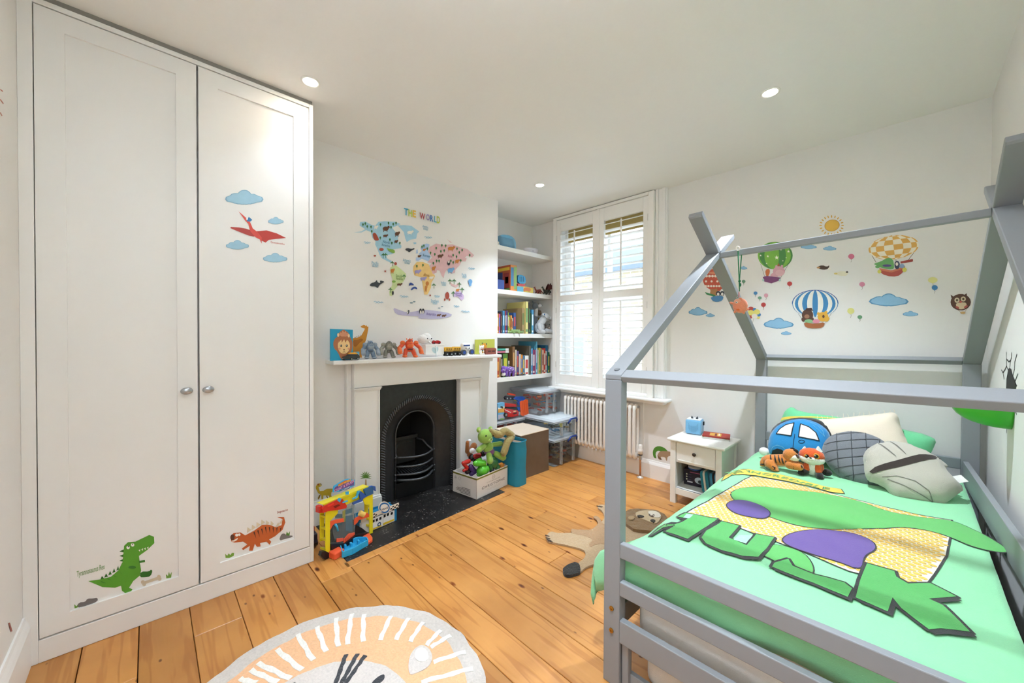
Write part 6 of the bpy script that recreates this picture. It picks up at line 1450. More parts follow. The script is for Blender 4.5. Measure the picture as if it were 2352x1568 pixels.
def dragon(name, label, u, v, s, c1, c2, x, wings=True):
    t = thing(name, label, 'toy figure', onx(1120+u/3.92, 490+v/3.92, x)); F = Fig('x', x, C6, (u, v-s/2), t); A = mat(c1, .5, bump=.6, scale=80, var=.3); B = mat(c2, .5, var=.3)
    F.limb('body', A, (u-s*.1, v-s*.28, 0), (u+s*.2, v-s*.36, 0), s*.15, s*.13).tube('neck', A, ((u-s*.15, v-s*.35, 0), (u-s*.3, v-s*.5, s*.05), (u-s*.36, v-s*.62, s*.1)), [s*.1, s*.07, s*.06]).ball('head', A, u-s*.42, v-s*.63, s*.12, s*.12, s*.07, s*.07).tube('tail', A, ((u+s*.25, v-s*.33, 0), (u+s*.42, v-s*.2, 0), (u+s*.5, v-s*.08, s*.05)), [s*.09, s*.05, s*.02])
    for a, d in ((-.1, .1), (-.1, -.1), (.18, .1), (.18, -.1)): F.limb('leg', A, (u+a*s, v-s*.25, d*s), (u+a*s-s*.04, v-s*.05, d*s*1.3), s*.07, s*.05)
    if wings:
        for d in (1, -1): F.slab('wing', B, ((u, v-s*.4), (u+s*.1, v-s*.75), (u+s*.25, v-s*1.0), (u+s*.32, v-s*.85), (u+s*.45, v-s*.8), (u+s*.38, v-s*.62), (u+s*.42, v-s*.5), (u+s*.2, v-s*.42)), d*s*.12, d*s*.12+2)
    F.cone('horn', B, (u-s*.38, v-s*.68, s*.1), (u-s*.3, v-s*.78, s*.08), s*.03, s*.005, 6); return F.done(rest=SHZ[1])
dragon('dragon_figure', 'dark red toy dragon lying on the second shelf', 452, 718, 90, '#7d2f26', '#9a3f30', -2.89, False)
dragon('dragon_figure', 'dark winged toy dragon at the right end of the second shelf', 528, 725, 105, '#3d3f3a', '#5c2a2a', -2.88, True)

# ------------------------------------------------------------------ books
ORD = ['first', 'second', 'third', 'fourth', 'fifth', 'sixth', 'seventh', 'eighth', 'ninth', 'tenth', 'eleventh', 'twelfth', 'thirteenth', 'fourteenth', 'fifteenth', 'sixteenth', 'seventeenth', 'eighteenth', 'nineteenth', 'twentieth', 'twenty-first', 'twenty-second', 'twenty-third', 'twenty-fourth', 'twenty-fifth', 'twenty-sixth', 'twenty-seventh', 'twenty-eighth', 'twenty-ninth', 'thirtieth', 'thirty-first', 'thirty-second']
def shelf_books(rows, z, where, grp, vb):
    used = -9
    for i, (u0, u1, vt, cname, c, dep, xf, band) in enumerate(rows):
        vbt = vb(u0) if callable(vb) else vb
        a, b_ = onx(1120+u0/7.13, 660+vbt/7.13, xf), onx(1120+u1/7.13, 660+vbt/7.13, xf); t = onx(1120+u0/7.13, 660+vt/7.13, xf)
        h = max(.08, t.z-z); w_ = max(.006, b_.y-a.y); y0 = max(a.y, used+.0004); 
        if xf < -2.9: y0 = a.y
        yc = y0+w_/2
        if xf > -2.9: used = y0+w_
        M = Matrix.Translation((xf-dep/2, yc, z)) @ Matrix.Rotation(PI/2, 4, 'Z')
        k = .0006
        art = []
        if band: art = [('spine_title', band, (-w_*.28, w_*.28, -dep/2-k, -dep/2, h*.35, h*.8)), ('spine_mark', band, (-w_*.3, w_*.3, -dep/2-k, -dep/2, h*.06, h*.14))]
        book(w_, h, dep, c, 'book', f'{cname} book, {ORD[i]} from the left on the {where}', M, grp, art=art)
F3 = -2.872
shelf_books([(135, 149, 440, 'teal', '#2c7f96', .15, F3, None), (150, 181, 425, 'orange', '#e3964b', .16, F3, '#f3d9a8'), (182, 209, 430, 'pink and blue', '#b8568a', .16, F3, '#4a78b8'), (211, 239, 390, 'dark brown', '#3a2c33', .17, F3, '#7a5a4a'), (241, 281, 380, 'mid blue', '#3e7fa5', .17, F3, '#9cc4d8'), (283, 299, 385, 'crimson', '#b83a4a', .17, F3, '#e9e0d4'), (301, 326, 378, 'purple', '#4a3a78', .17, F3, '#c8b6e0'), (330, 346, 410, 'leaf green', '#7fa34a', .10, F3, '#e8e2b0'), (347, 371, 480, 'olive', '#8aa14f', .10, F3, '#d9783a'), (372, 400, 455, 'amber', '#d9913c', .10, F3, '#8a3a22'), (401, 419, 500, 'cream', '#d8cbb0', .10, F3, '#a85a3a'), (421, 463, 412, 'dark blue', '#33548e', .12, F3, '#b8433a'), (560, 600, 335, 'large tan jungle', '#a98f62', .30, F3, '#6f7d45'), (621, 664, 228, 'tall green and yellow', '#e4d98c', .30, F3, '#6a9a6a'), (668, 700, 240, 'tall black', '#2a2a2a', .26, F3, '#4f7a4a'), (702, 716, 420, 'dark green', '#3b6a3f', .2, F3, None), (718, 753, 362, 'sky blue', '#4f9cc8', .2, F3, '#dcebf2')],
            SHZ[2], 'third alcove shelf', 'books on the third alcove shelf', 752)
vb4 = lambda u: 1482-(u-130)*.108
shelf_books([(125, 132, 1150, 'thin navy', '#2f5f9a', .17, F3, None), (134, 149, 1145, 'grey-white', '#d8d4cc', .17, F3, None), (151, 189, 1150, 'rust red', '#b4502e', .17, F3, '#e0a24a'), (191, 213, 1150, 'sand', '#d9b07a', .17, F3, None), (216, 246, 1092, 'black', '#2a2622', .17, F3, '#b8b0a4'), (248, 330, 1085, 'thick leaf-green', '#4f7f2e', .19, F3, '#c6c03a'), (335, 358, 1200, 'small ivory', '#cfc9bd', .12, F3, '#3a3a3a'), (405, 447, 968, 'tall ochre-edged dark', '#7c5a36', .26, F3, '#c99a5c'), (450, 473, 1020, 'cream', '#e8dcc4', .2, F3, None), (476, 509, 1040, 'violet', '#5c4a80', .2, F3, '#c0503a'), (512, 544, 1095, 'pale grey', '#cfc7bd', .16, F3, None), (546, 574, 1100, 'tangerine', '#d98a2e', .16, F3, '#4a8ac0'), (576, 604, 1115, 'steel blue', '#3f77a8', .16, F3, '#e8c04a'), (607, 672, 1118, 'white spiral-bound', '#e9e6e0', .16, F3, '#c23a34'), (676, 708, 955, 'tall taupe', '#5c564a', .28, F3, None), (710, 738, 1000, 'light blue', '#5b9bd0', .2, F3, '#e5eef4'), (740, 773, 1020, 'maroon', '#8a2f5c', .2, F3, '#efe6ea'), (775, 790, 1020, 'mauve', '#c58ab0', .2, F3, None), (792, 813, 885, 'tall turquoise', '#4f9bb8', .28, F3, '#bfd8e4'), (820, 834, 1020, 'ivory', '#e0d6bc', .2, F3, None), (836, 868, 990, 'mustard', '#b9a23c', .2, F3, '#7a9a3a'), (870, 888, 1000, 'grey', '#8f8a80', .2, F3, None), (890, 919, 1020, 'peach', '#e0b098', .2, F3, '#8a4a3a'), (921, 944, 995, 'bright red', '#c9382c', .2, F3, '#f0e4d4'), (946, 967, 1040, 'white', '#efe9dd', .2, F3, '#b8404a'), (969, 984, 945, 'tall petrol blue', '#2c6f96', .26, F3, None), (986, 1012, 1060, 'forest green', '#2f7a44', .2, F3, '#d9d06a'), (1014, 1028, 1100, 'khaki', '#6a5a3c', .18, F3, None)],
            SHZ[3], 'lowest alcove shelf', 'books on the lowest alcove shelf', vb4)
# two books lying on top of the short ones
yy0 = onx(1120+150/7.13, 660+1070/7.13, -2.88).y; zz = onx(1120+216/7.13, 660+1085/7.13, F3).z+.006
for k, (c, lb) in enumerate((('#c87488', 'pink book lying flat under the teal one on the lowest shelf'), ('#4fae98', 'teal book lying flat on the pink one on the lowest shelf'))):
    M = Matrix.Translation((-2.965, yy0+.085, zz+.012+.024*k)) @ Matrix.Rotation(PI/2, 4, 'X') @ Matrix.Rotation(PI/2, 4, 'Z') @ Matrix.Translation((0, 0, -.085))
    M = Matrix(((0, 1, 0, -2.965), (0, 0, 1, yy0), (1, 0, 0, zz+.012+.024*k), (0, 0, 0, 1))) @ Matrix.Diagonal((1, -1, 1, 1))
    book(.022, .17-.01*k, .17, c, 'book', lb, M, 'books lying flat on the lowest alcove shelf', art=[('label_patch', '#d8d4d0', (-.011, .011, -.0858, -.085, .12, .165))])
# ------------------------------------------------------------------ plush toys on the shelves
tri = thing('plush_triceratops', 'purple plush triceratops with white spots in front of the books', 'plush toy', (-2.87, 2.62, SHZ[3]))
F = Fig('x', -2.866, C7, (340, 1370), tri); PU = plush('#7a4fb0'); PV = plush('#efe9ee')
F.limb('body', PU, (300, 1340, -20), (400, 1345, -20), 55, 58).ball('frill', PU, 262, 1320, 0, 48, 45, 22).ball('head', PU, 240, 1360, 20, 42, 36, 34).ball('belly', PV, 250, 1410, 15, 40, 32, 25)
for u, v, d in ((300, 1430, 15), (345, 1435, 15), (410, 1425, 15), (380, 1430, -35)): F.limb('leg', PU, (u, v-50, d), (u, v, d), 22, 20)
F.cone('horn', PV, (235, 1345, 45), (210, 1322, 70), 9, 2).cone('horn', PV, (255, 1345, 45), (240, 1318, 70), 9, 2).tube('tail', PU, ((445, 1350, -20), (470, 1400, -20)), [22, 8])
for u, v, d in ((320, 1300, 30), (345, 1320, 38), (370, 1310, 36), (395, 1335, 36), (415, 1310, 26), (335, 1350, 38), (375, 1345, 40), (350, 1290, 22)): F.ball('spot', PV, u, v, d, 8, 8, 6)
F.ball('eye', mat('#1c1418', .2), 232, 1358, 52, 5).done(rest=SHZ[3])
sg = tag(MB().tube([onx(1120+u/7.13, 660+v/7.13, -2.858)+Vector((d, 0, 0)) for u, v, d in ((455, 1425, 0), (500, 1415, .005), (560, 1412, 0), (600, 1408, 0), (625, 1412, -.005), (620, 1425, 0), (570, 1428, .004), (510, 1428, .003))], .003, 6, closed=True).build('black_cable', mat('#1a1a1b', .5), smooth=True), 'thin black looped cable lying at the front of the lowest shelf', 'cable')
lo = min((sg.matrix_world @ v.co).z for v in sg.data.vertices); sg.location.z = SHZ[3]-lo
cr = thing('plush_crocodile', 'green plush crocodile lying in front of the books on the third shelf', 'plush toy', (-2.865, 2.7, SHZ[2]))
F = Fig('x', -2.866, C7, (450, 720), cr); GP = plush('#7d9a58')
F.limb('body', GP, (400, 722, 0), (500, 722, 0), 28, 28).limb('snout', GP, (500, 728, 5), (568, 735, 12), 22, 16).limb('tail', GP, (400, 722, 0), (350, 735, 0), 24, 10).ball('brow', GP, 505, 702, 10, 16, 12).ball('eye', mat('#e8e2a0', .2), 508, 700, 20, 7)
for k in range(5): F.ball('back_bump', plush('#9ab56e'), 390+k*25, 698, 0, 14, 10)
for u in (400, 480): F.limb('leg', GP, (u, 735, 20), (u+15, 745, 40), 14, 12)
F.done(rest=SHZ[2])
dn = thing('plush_dinosaur', 'pale grey plush dinosaur with a blue eye sitting on the third shelf', 'plush toy', (-2.9, 3.2, SHZ[2]))
F = Fig('x', -2.90, C7, (880, 600), dn); PG = plush('#c9ccd0')
F.ball('body', PG, 850, 665, 0, 85, 95, 75).limb('arm', PG, (810, 620, 40), (800, 700, 75), 36, 30).limb('leg', PG, (800, 720, 50), (850, 735, 85), 38, 34).limb('neck', PG, (850, 600, 10), (890, 540, 20), 55, 60).ball('head', PG, 925, 490, 30, 88, 62, 62, rot=-28).ball('snout', PG, 965, 520, 45, 50, 40, 44).limb('leg', PG, (940, 715, 30), (990, 730, 60), 42, 36)
F.ball('eye_white', mat('#e9eef2', .2), 862, 452, 72, 26, 20, 12).ball('iris', mat('#2f5f92', .15), 866, 452, 82, 15, 15, 8).tube('mouth', mat('#55585c', .6), ((860, 480, 90), (900, 520, 92), (960, 545, 88), (985, 545, 78)), 3).done(rest=SHZ[2])
dk = thing('plush_donkey', 'grey and white plush donkey behind the pale dinosaur', 'plush toy', (-3.02, 3.17, SHZ[2]))
F = Fig('x', -3.0, C7, (780, 350), dk); DGY = plush('#6f747a')
F.limb('body', DGY, (765, 690, 0), (775, 480, 0), 60, 50).limb('neck', PV, (775, 480, 10), (785, 350, 20), 36, 30).ball('head', DGY, 770, 290, 10, 55, 60, 45).ball('muzzle', PV, 830, 290, 25, 42, 34, 32).limb('ear', DGY, (755, 250, 0), (735, 215, 0), 16, 10).ball('eye', mat('#1c1c1e', .2), 800, 262, 52, 7).ball('nostril', mat('#333333', .5), 858, 285, 48, 5).done(rest=SHZ[2])
br_ = thing('plush_bear', 'brown plush bear wedged behind the grey plush toys', 'plush toy', (-3.06, 3.28, SHZ[2]))
F = Fig('x', -3.06, C7, (870, 400), br_); BB_ = plush('#8f745c')
F.limb('body', plush('#a08a3a'), (850, 690, 0), (850, 520, 0), 55, 48).ball('head', BB_, 860, 400, 10, 60, 50, 45).ball('muzzle', plush('#b89a80'), 905, 365, 30, 28, 26, 24).ball('ear', BB_, 825, 360, 0, 20).ball('nose', mat('#2a1c16', .3), 920, 355, 50, 8).ball('eye', mat('#1c1410', .2), 868, 385, 52, 6).done(rest=SHZ[2])
kt = thing('plush_kitten', 'small dark grey plush kitten at the right end of the third shelf', 'plush toy', (-2.89, 3.31, SHZ[2]))
F = Fig('x', -2.885, C7, (985, 680), kt); KG = plush('#6d665f')
F.ball('body', KG, 1000, 710, 0, 46, 42, 40).ball('head', KG, 980, 645, 10, 46, 40, 38).ball('muzzle', plush('#cfc6bc'), 975, 655, 42, 18, 14, 12).cone('ear', KG, (950, 615, 5), (945, 590, 5), 15, 3).cone('ear', KG, (1008, 615, 5), (1015, 592, 5), 15, 3).ball('eye', mat('#1c1a18', .2), 962, 640, 46, 5).ball('eye', mat('#1c1a18', .2), 992, 640, 46, 5).limb('paw', plush('#cfc6bc'), (1010, 740, 30), (1040, 742, 45), 16, 14).tube('tail', KG, ((1040, 720, -10), (1060, 690, -10)), [14, 10]).done(rest=SHZ[2])
# ================================================================== storage under the shelves
CLR = clearmat('#f4f7f8', .03, 'clear_plastic', .06); RIM = clearmat('#f2f4f6', .20, 'frosted_rim', .2); BLH = plastic('#1f3f94')
def tub(label, x0, x1, y0, y1, z0, z1, lid=True, handle=False, grp='clear storage boxes', taper=.02):
    t = thing('storage_box', label, 'storage box', ((x0+x1)/2, (y0+y1)/2, z0), group=grp)
    k = .003; zl = z1-.03
    b = MB()
    def shell(o, i):
        vs = []
        for q, zz in ((taper, z0), (0, zl)): vs += [(x0+q+o, y0+q+o, zz+i), (x1-q-o, y0+q+o, zz+i), (x1-q-o, y1-q-o, zz+i), (x0+q+o, y1-q-o, zz+i)]
        return vs
    b.add(shell(0, 0), [(0, 3, 2, 1), (0, 1, 5, 4), (1, 2, 6, 5), (2, 3, 7, 6), (3, 0, 4, 7)])
    b.build('tub', CLR, t)
    r = MB(); r.box(x0-.01, x1+.01, y0-.01, y0+.004, zl-.012, zl+.004); r.box(x0-.01, x1+.01, y1-.004, y1+.01, zl-.012, zl+.004); r.box(x0-.01, x0+.004, y0+.004, y1-.004, zl-.012, zl+.004); r.box(x1-.004, x1+.01, y0+.004, y1-.004, zl-.012, zl+.004)
    r.build('rim', RIM, t, bevel=.002)
    if lid:
        l = MB(); l.box(x0-.012, x1+.012, y0-.012, y1+.012, zl+.0045, z1-.012); l.build('lid', RIM, t, bevel=.004)
        l = MB(); l.box(x0+.03, x1-.03, y0+.03, y1-.03, z1-.0115, z1-.003); l.build('lid_panel', CLR, t, bevel=.003)
    for yy in (y0+.12, y1-.12):
        l = MB(); l.box(x1-taper*.8, x1+.006, yy-.012, yy+.012, z0+.01, zl-.012); l.build('corner_rib', RIM, t, bevel=.002)
    if handle:
        ym = (y0+y1)/2+.06
        MB().tube([(x1+.012, ym-.075, zl-.035), (x1+.026, ym-.06, zl-.005), (x1+.028, ym-.045, zl+.012), (x1+.028, ym+.045, zl+.012), (x1+.026, ym+.06, zl-.005), (x1+.012, ym+.075, zl-.035)], .009, 8).build('handle', BLH, t, smooth=True)
    return t
tub('clear storage box with a blue handle standing on the floor by the radiator', -3.12, -2.43, 2.905, 3.345, .0, .292, True, True)
tub('clear storage box with a blue handle stacked on the floor box', -3.12, -2.43, 2.905, 3.345, .2925, .478, True, True)
tub('clear storage box full of orange and blue pieces, topmost in the alcove', -3.10, -2.665, 2.95, 3.31, .4785, .745, True, False)
tub('clear storage box with orange track pieces, beside the chimney breast', -3.14, -2.83, 2.50, 2.885, .0, .462, True, False)
def heap(x0, x1, y0, y1, z0, z1, cols, n, grp, nm, where, size=.05):
    spots = []
    for _ in range(4000):                     # keep the pieces apart
        p = Vector((random.uniform(x0, x1), random.uniform(y0, y1), random.uniform(z0, z1)))
        if all((p-q).length > size*1.02 for q in spots): spots.append(p)
        if len(spots) == n: break
    for i, p in enumerate(spots):
        c, cn = cols[i % len(cols)]; kind = i % 3
        s = size*random.uniform(.62, .82)
        M = Matrix.Translation(p) @ Matrix.Rotation(random.uniform(0, 3), 4, 'Z') @ Matrix.Rotation(random.uniform(-.7, .7), 4, 'X')
        b = MB()
        if kind == 0:
            b.box(-s*.6, s*.6, -s*.3, s*.3, -s*.25, s*.25, M)
            for q in (-.3, .3): b.cyl(M @ Vector((s*q, 0, s*.24)), M @ Vector((s*q, 0, s*.34)), s*.14, n=8)
        elif kind == 1: b.prism([(s*(.8 if k % 2 else .38)*math.cos(PI*k/5), s*(.8 if k % 2 else .38)*math.sin(PI*k/5)) for k in range(10)], -s*.1, s*.1, M)
        else:
            b.prism([(-s*.8, -s*.25), (s*.6, -s*.3), (s*.8, 0), (s*.6, s*.3), (-s*.8, s*.25), (-s*.5, 0)], -s*.14, s*.14, M)
        o = b.build(nm, plastic(c), bevel=.002, seg=1)
        tag(o, f'{cn} {("studded brick", "star-shaped", "notched strip")[kind]} toy piece heaped in the {where}', 'toy piece', grp)
OC = [('#d8603a', 'orange'), ('#b5443a', 'rust red'), ('#e07a44', 'light orange'), ('#3f86b0', 'blue'), ('#c84f3a', 'red-orange')]
heap(-2.78, -2.70, 3.0, 3.265, .515, .685, OC, 34, 'pieces in the topmost clear box', 'toy_piece', 'topmost clear box', .062)
heap(-2.98, -2.86, 3.0, 3.27, .51, .66, OC, 12, 'pieces in the topmost clear box', 'toy_piece', 'topmost clear box', .06)
heap(-2.60, -2.485, 2.96, 3.29, .335, .415, [('#3a3f3c', 'dark grey'), ('#e9e4d8', 'cream'), ('#4f8ab0', 'pale blue'), ('#5a5f56', 'olive grey'), ('#c8a860', 'tan')], 20, 'pieces in the stacked clear box', 'toy_piece', 'clear box with the blue handle', .058)
heap(-2.58, -2.485, 2.96, 3.29, .045, .215, [('#4a3a36', 'dark brown'), ('#c8603a', 'orange'), ('#343a4a', 'navy'), ('#b0a080', 'beige'), ('#6a4a3a', 'brown')], 30, 'pieces in the floor box', 'toy_piece', 'clear box on the floor', .062)
for i in range(9):   # track lengths
    y = 2.53+.035*i; z = .335+.024*(i % 4); d = random.uniform(-.02, .02)
    b = MB(); b.beam((-3.1, y+d, z), (-2.86, y+.02, z-.01), .030, .006); b.beam((-3.1, y+d-.014, z+.006), (-2.86, y+.006, z-.004), .004, .010); b.beam((-3.1, y+d+.014, z+.006), (-2.86, y+.034, z-.004), .004, .010)
    tag(b.build('track_piece', plastic('#e2552c')), 'orange toy track length inside the clear box beside the chimney breast', 'toy track', 'orange track lengths in the clear box')
sm = tag(MB().lathe([(0, 0), (.022, 0), (.024, .003), (.022, .006), (0, .006)], frame((-2.445, 3.03, .41), (0, 1, 0), z=(1, 0, .2)), 18).build('yellow_badge', plastic('#d8cf2e')), 'round yellow badge inside the stacked clear box', 'badge')
# on the lid beside the chimney breast
ZL = .4596; LC = (1130, 870, 12.06)
tc_ = thing('red_toy_car', 'large red toy sports car with a dark windscreen on a clear box lid', 'toy car', (-2.87, 2.7, ZL))
F = Fig('x', -2.845, LC, (540, 850), tc_); RC = mat('#c8231f', .2, coat=.6)
F.slab('body', RC, ((345, 840), (370, 800), (700, 850), (735, 900), (725, 1000), (560, 1035), (430, 1030), (360, 960)), -190, 10).slab('cabin', RC, ((360, 690), (400, 660), (680, 680), (705, 740), (700, 760), (360, 760)), -180, -30).slab('windscreen', mat('#17181a', .08), ((355, 755), (700, 768), (690, 830), (560, 850), (365, 800)), -185, 4)
F.slab('white_stripe', plastic('#f0e6e0'), ((350, 822), (520, 905), (515, 920), (345, 838)), 10, 12).slab('number_plate', plastic('#e8d2a0'), ((590, 870), (660, 865), (660, 885), (590, 892)), 10, 12).slab('grille', mat('#1a1416', .5), ((560, 940), (690, 905), (690, 930), (600, 960)), 10, 12)
F.cone('wheel', mat('#18181a', .6), (375, 975, -10), (375, 975, 25), 62, 62, 18).cone('wheel_hub', KN, (378, 975, 25), (378, 975, 28), 36, 36, 12).cone('wheel', mat('#18181a', .6), (690, 985, -150), (690, 985, -120), 55, 55, 16); F.done(rest=ZL)
ztc = max(v.co.z for o in tc_.children for v in o.data.vertices)
tk = thing('toy_truck', 'dark toy truck lying on top of the red sports car', 'toy car', (-2.9, 2.72, ztc))
F = Fig('x', -2.89, LC, (520, 570), tk); F.slab('body', plastic('#2c2f38'), ((360, 560), (400, 510), (650, 530), (680, 580), (650, 620), (380, 620)), -60, 20).slab('tray', plastic('#d8492c'), ((450, 440), (480, 430), (650, 470), (640, 505), (460, 480)), -50, 10).slab('lamp', plastic('#e8c22e'), ((590, 630), (620, 600), (690, 620), (680, 645)), 0, 24)
for u in (410, 500, 600): F.cone('wheel', mat('#b8babc', .4, .4), (u, 580, 20), (u, 580, 28), 22, 22, 12)
F.done(rest=ztc)
pb = thing('picture_box', 'small toy carton with a desert helicopter picture beside the chimney breast', 'box', (-2.86, 2.58, ZL))
F = Fig('x', -2.85, LC, (255, 800), pb); F.slab('carton', paper('#6db0d8'), ((168, 600), (350, 565), (352, 1010), (170, 1040)), -120, 0).slab('desert_print', paper('#dfa24a'), ((168, 750), (350, 720), (350, 830), (168, 850)), 0, 1).slab('cloud_print', paper('#ece8e0'), ((168, 700), (230, 720), (350, 660), (350, 720), (168, 750)), 0, 1).slab('helicopter_print', paper('#3a3a30'), SM([(220, 680), (270, 655), (320, 700), (305, 735), (260, 720)]), 1, 2).slab('block_print', paper('#b8b0c4'), ((172, 910), (340, 880), (340, 1000), (172, 1035)), 0, 1).slab('leaf_print', paper('#7aa860'), SM([(205, 1020), (260, 995), (345, 1005), (320, 1040), (220, 1045)]), 1, 2); F.done(rest=ZL)
bp_ = tag(MB().prism([(0, 0), (.03, 0), (.045, .25), (0, .25)], 0, .008, frame((-2.93, 2.505, ZL), (0, 1, 0), z=(1, 0, 0))).build('blue_toy_board', plastic('#2f94cf'), bevel=.002), 'upright blue plastic panel beside the chimney breast', 'toy piece')
tp = thing('track_pack', 'orange and blue toy track pack leaning on a clear box lid', 'toy track', (-2.87, 2.83, ZL))
F = Fig('x', -2.84, LC, (900, 750), tp)
for k, (u0, u1, va, vb_, wa, wb) in enumerate(((770, 835, 600, 565, 960, 990), (840, 885, 580, 555, 985, 970), (890, 940, 560, 530, 965, 950), (945, 990, 545, 535, 945, 920))): F.slab('track', plastic('#ee5f2a'), ((u0, va), (u1, vb_), (u1+22, wb), (u0+26, wa)), -12, 8)
F.slab('blue_connector', plastic('#1f4fa8'), ((640, 530), (700, 460), (870, 450), (930, 500), (920, 540), (770, 600), (720, 560)), -70, -12).slab('blue_clip', plastic('#1f4fa8'), ((700, 600), (780, 590), (790, 700), (740, 700)), -30, -6).slab('blue_clip', plastic('#1f4fa8'), ((700, 750), (780, 740), (800, 830), (740, 850)), -30, -6); F.done(rest=ZL)
# fabric bins
BRF = mat('#6e5a48', .75, bump=.3, scale=18, var=.12, name='brown_canvas'); BGF = fabric('#d8c8b2')
bn = thing('brown_storage_bin', 'brown fabric storage cube with a beige top in front of the alcove', 'storage bin', (-2.61, 2.63, 0))
b = MB(); n = 10
for (ax0, ay0), (ax1, ay1) in (((-2.43, 2.44), (-2.43, 2.825)), ((-2.43, 2.825), (-2.79, 2.825)), ((-2.79, 2.825), (-2.79, 2.44)), ((-2.79, 2.44), (-2.43, 2.44))):
    vs = []
    for i in range(n+1):
        for j in range(n+1):
            t_, h_ = i/n, j/n; w = .008*math.sin(PI*t_)*math.sin(PI*h_)*math.sin(3+t_*5+h_*3); nx, ny = (ay1-ay0), -(ax1-ax0); L = math.hypot(nx, ny)
            vs.append((ax0+(ax1-ax0)*t_+nx/L*w, ay0+(ay1-ay0)*t_+ny/L*w, .402*h_))
    b.add(vs, [(i*(n+1)+j, (i+1)*(n+1)+j, (i+1)*(n+1)+j+1, i*(n+1)+j+1) for i in range(n) for j in range(n)])
b.build('fabric_sides', BRF, bn, smooth=True)
vs = [(-2.43-.36*i/10, 2.44+.385*j/10, .402-.028*math.sin(PI*i/10)*math.sin(PI*j/10)+.0) for i in range(11) for j in range(11)]
MB().add(vs, [(i*11+j, (i+1)*11+j, (i+1)*11+j+1, i*11+j+1) for i in range(10) for j in range(10)]).build('fabric_top', BGF, bn, smooth=True)
MB().tube([(-2.43, 2.44, .402), (-2.43, 2.825, .402), (-2.79, 2.825, .402), (-2.79, 2.44, .402)], .004, 6, closed=True).build('piping', BGF, bn)
tl = thing('teal_storage_bin', 'teal fabric storage bin with a brown lining beside the white carton', 'storage bin', (-2.50, 2.355, 0), math.radians(4))
TE = mat('#1787a6', .6, bump=.3, scale=14, var=.1, name='teal_canvas')
def rrect(hx, hy, r, n=6): return [(cx+r*math.cos(a), cy+r*math.sin(a)) for cx, cy, a0 in ((hx-r, hy-r, 0), (-hx+r, hy-r, PI/2), (-hx+r, -hy+r, PI), (hx-r, -hy+r, 1.5*PI)) for a in [a0+PI/2*i/n for i in range(n+1)]]
rp = rrect(.17, .072, .045); n = len(rp); b = MB(); lev = [0, .06, .14, .22, .30, .36, .385]
vs = [(x*(1+.02*math.sin(k*2.1)), y*(1+.05*math.sin(k*1.7+x*9)), z) for k, z in enumerate(lev) for x, y in rp]
b.add(vs, [(k*n+i, k*n+(i+1) % n, (k+1)*n+(i+1) % n, (k+1)*n+i) for k in range(len(lev)-1) for i in range(n)]); b.add([(x, y, .0) for x, y in rp], [tuple(range(n))[::-1]])
part(b, 'fabric_sides', TE, tl, smooth=True)
part(MB().add([(x*.97, y*.94, .368-.03*(1-abs(x)/.2)) for x, y in rp], [tuple(range(n))]), 'lining', mat('#8f7d6c', .8), tl)
part(MB().tube([(x, y, .385) for x, y in rp], .004, 6, closed=True), 'piping', TE, tl, smooth=True)
sn = thing('plush_snake', 'mottled olive plush snake draped over the teal bin', 'plush toy', (-2.45, 2.35, .4))
BC = (1040, 960, 7.8375)
SK = mat('#a3925a', .95, bump=1., scale=120, var=.45, sheen=.3, name='snake_plush')
F = Fig('x', -2.42, BC, (900, 400), sn)
sp = [(690, 215, -40), (740, 260, -25), (800, 290, -10), (860, 290, 0), (900, 245, 0), (950, 235, 5), (1010, 275, 10), (1050, 310, 20), (1020, 350, 30), (960, 400, 45), (920, 480, 60), (890, 560, 66), (860, 640, 66)]
q = [Vector(p) for p in sp]; fine = []
for i in range(len(q)-1):
    a, b_, c, d = q[max(i-1, 0)], q[i], q[i+1], q[min(i+2, len(q)-1)]
    for k in range(5):
        t = k/5; fine.append(tuple(.5*((2*b_)+(c-a)*t+(2*a-5*b_+4*c-d)*t*t+(3*b_-a-3*c+d)*t**3)))
fine.append(tuple(q[-1])); m_ = len(fine)
F.tube('body', SK, fine, [30+34*min(1, i/8)*min(1, (m_-i)/6+.4)+3*(i % 2) for i in range(m_)]); F.ball('head', SK, 870, 640, 62, 46, 40, 36)
F.ball('eye', mat('#1c1a12', .2), 885, 625, 95, 8).done()

# ------------------------------------------------------------------ white wine carton full of toys
ca = thing('wine_carton', 'white open wine carton with an olive rim, full of toys, on the hearth', 'carton', mw=Matrix.Translation((-2.373, 1.884, .0025)) @ Matrix.Rotation(math.radians(8), 4, 'Z'))
CWH = paper('#e3dcd6'); CL_, CW_, CH_ = .392, .275, .172
for x0, x1, y0, y1 in ((-.003, 0, 0, CL_), (-CW_, -CW_+.003, 0, CL_), (-CW_, 0, 0, .003), (-CW_, 0, CL_-.003, CL_)): part(MB().box(x0, x1, y0, y1, 0, CH_), 'side_panel', CWH, ca)
part(MB().box(-CW_, 0, 0, CL_, 0, .003), 'base', CWH, ca)
OLV = paper('#7d7a2c'); part(MB().box(0, .0006, 0, CL_, CH_-.018, CH_-.006), 'olive_band', OLV, ca); part(MB().box(-CW_, 0, -.0006, 0, CH_-.018, CH_-.006), 'olive_band', OLV, ca)
MF = frame((.0008, CL_/2, 0), (0, 1, 0), z=(1, 0, 0)); GR = paper('#6a625e')
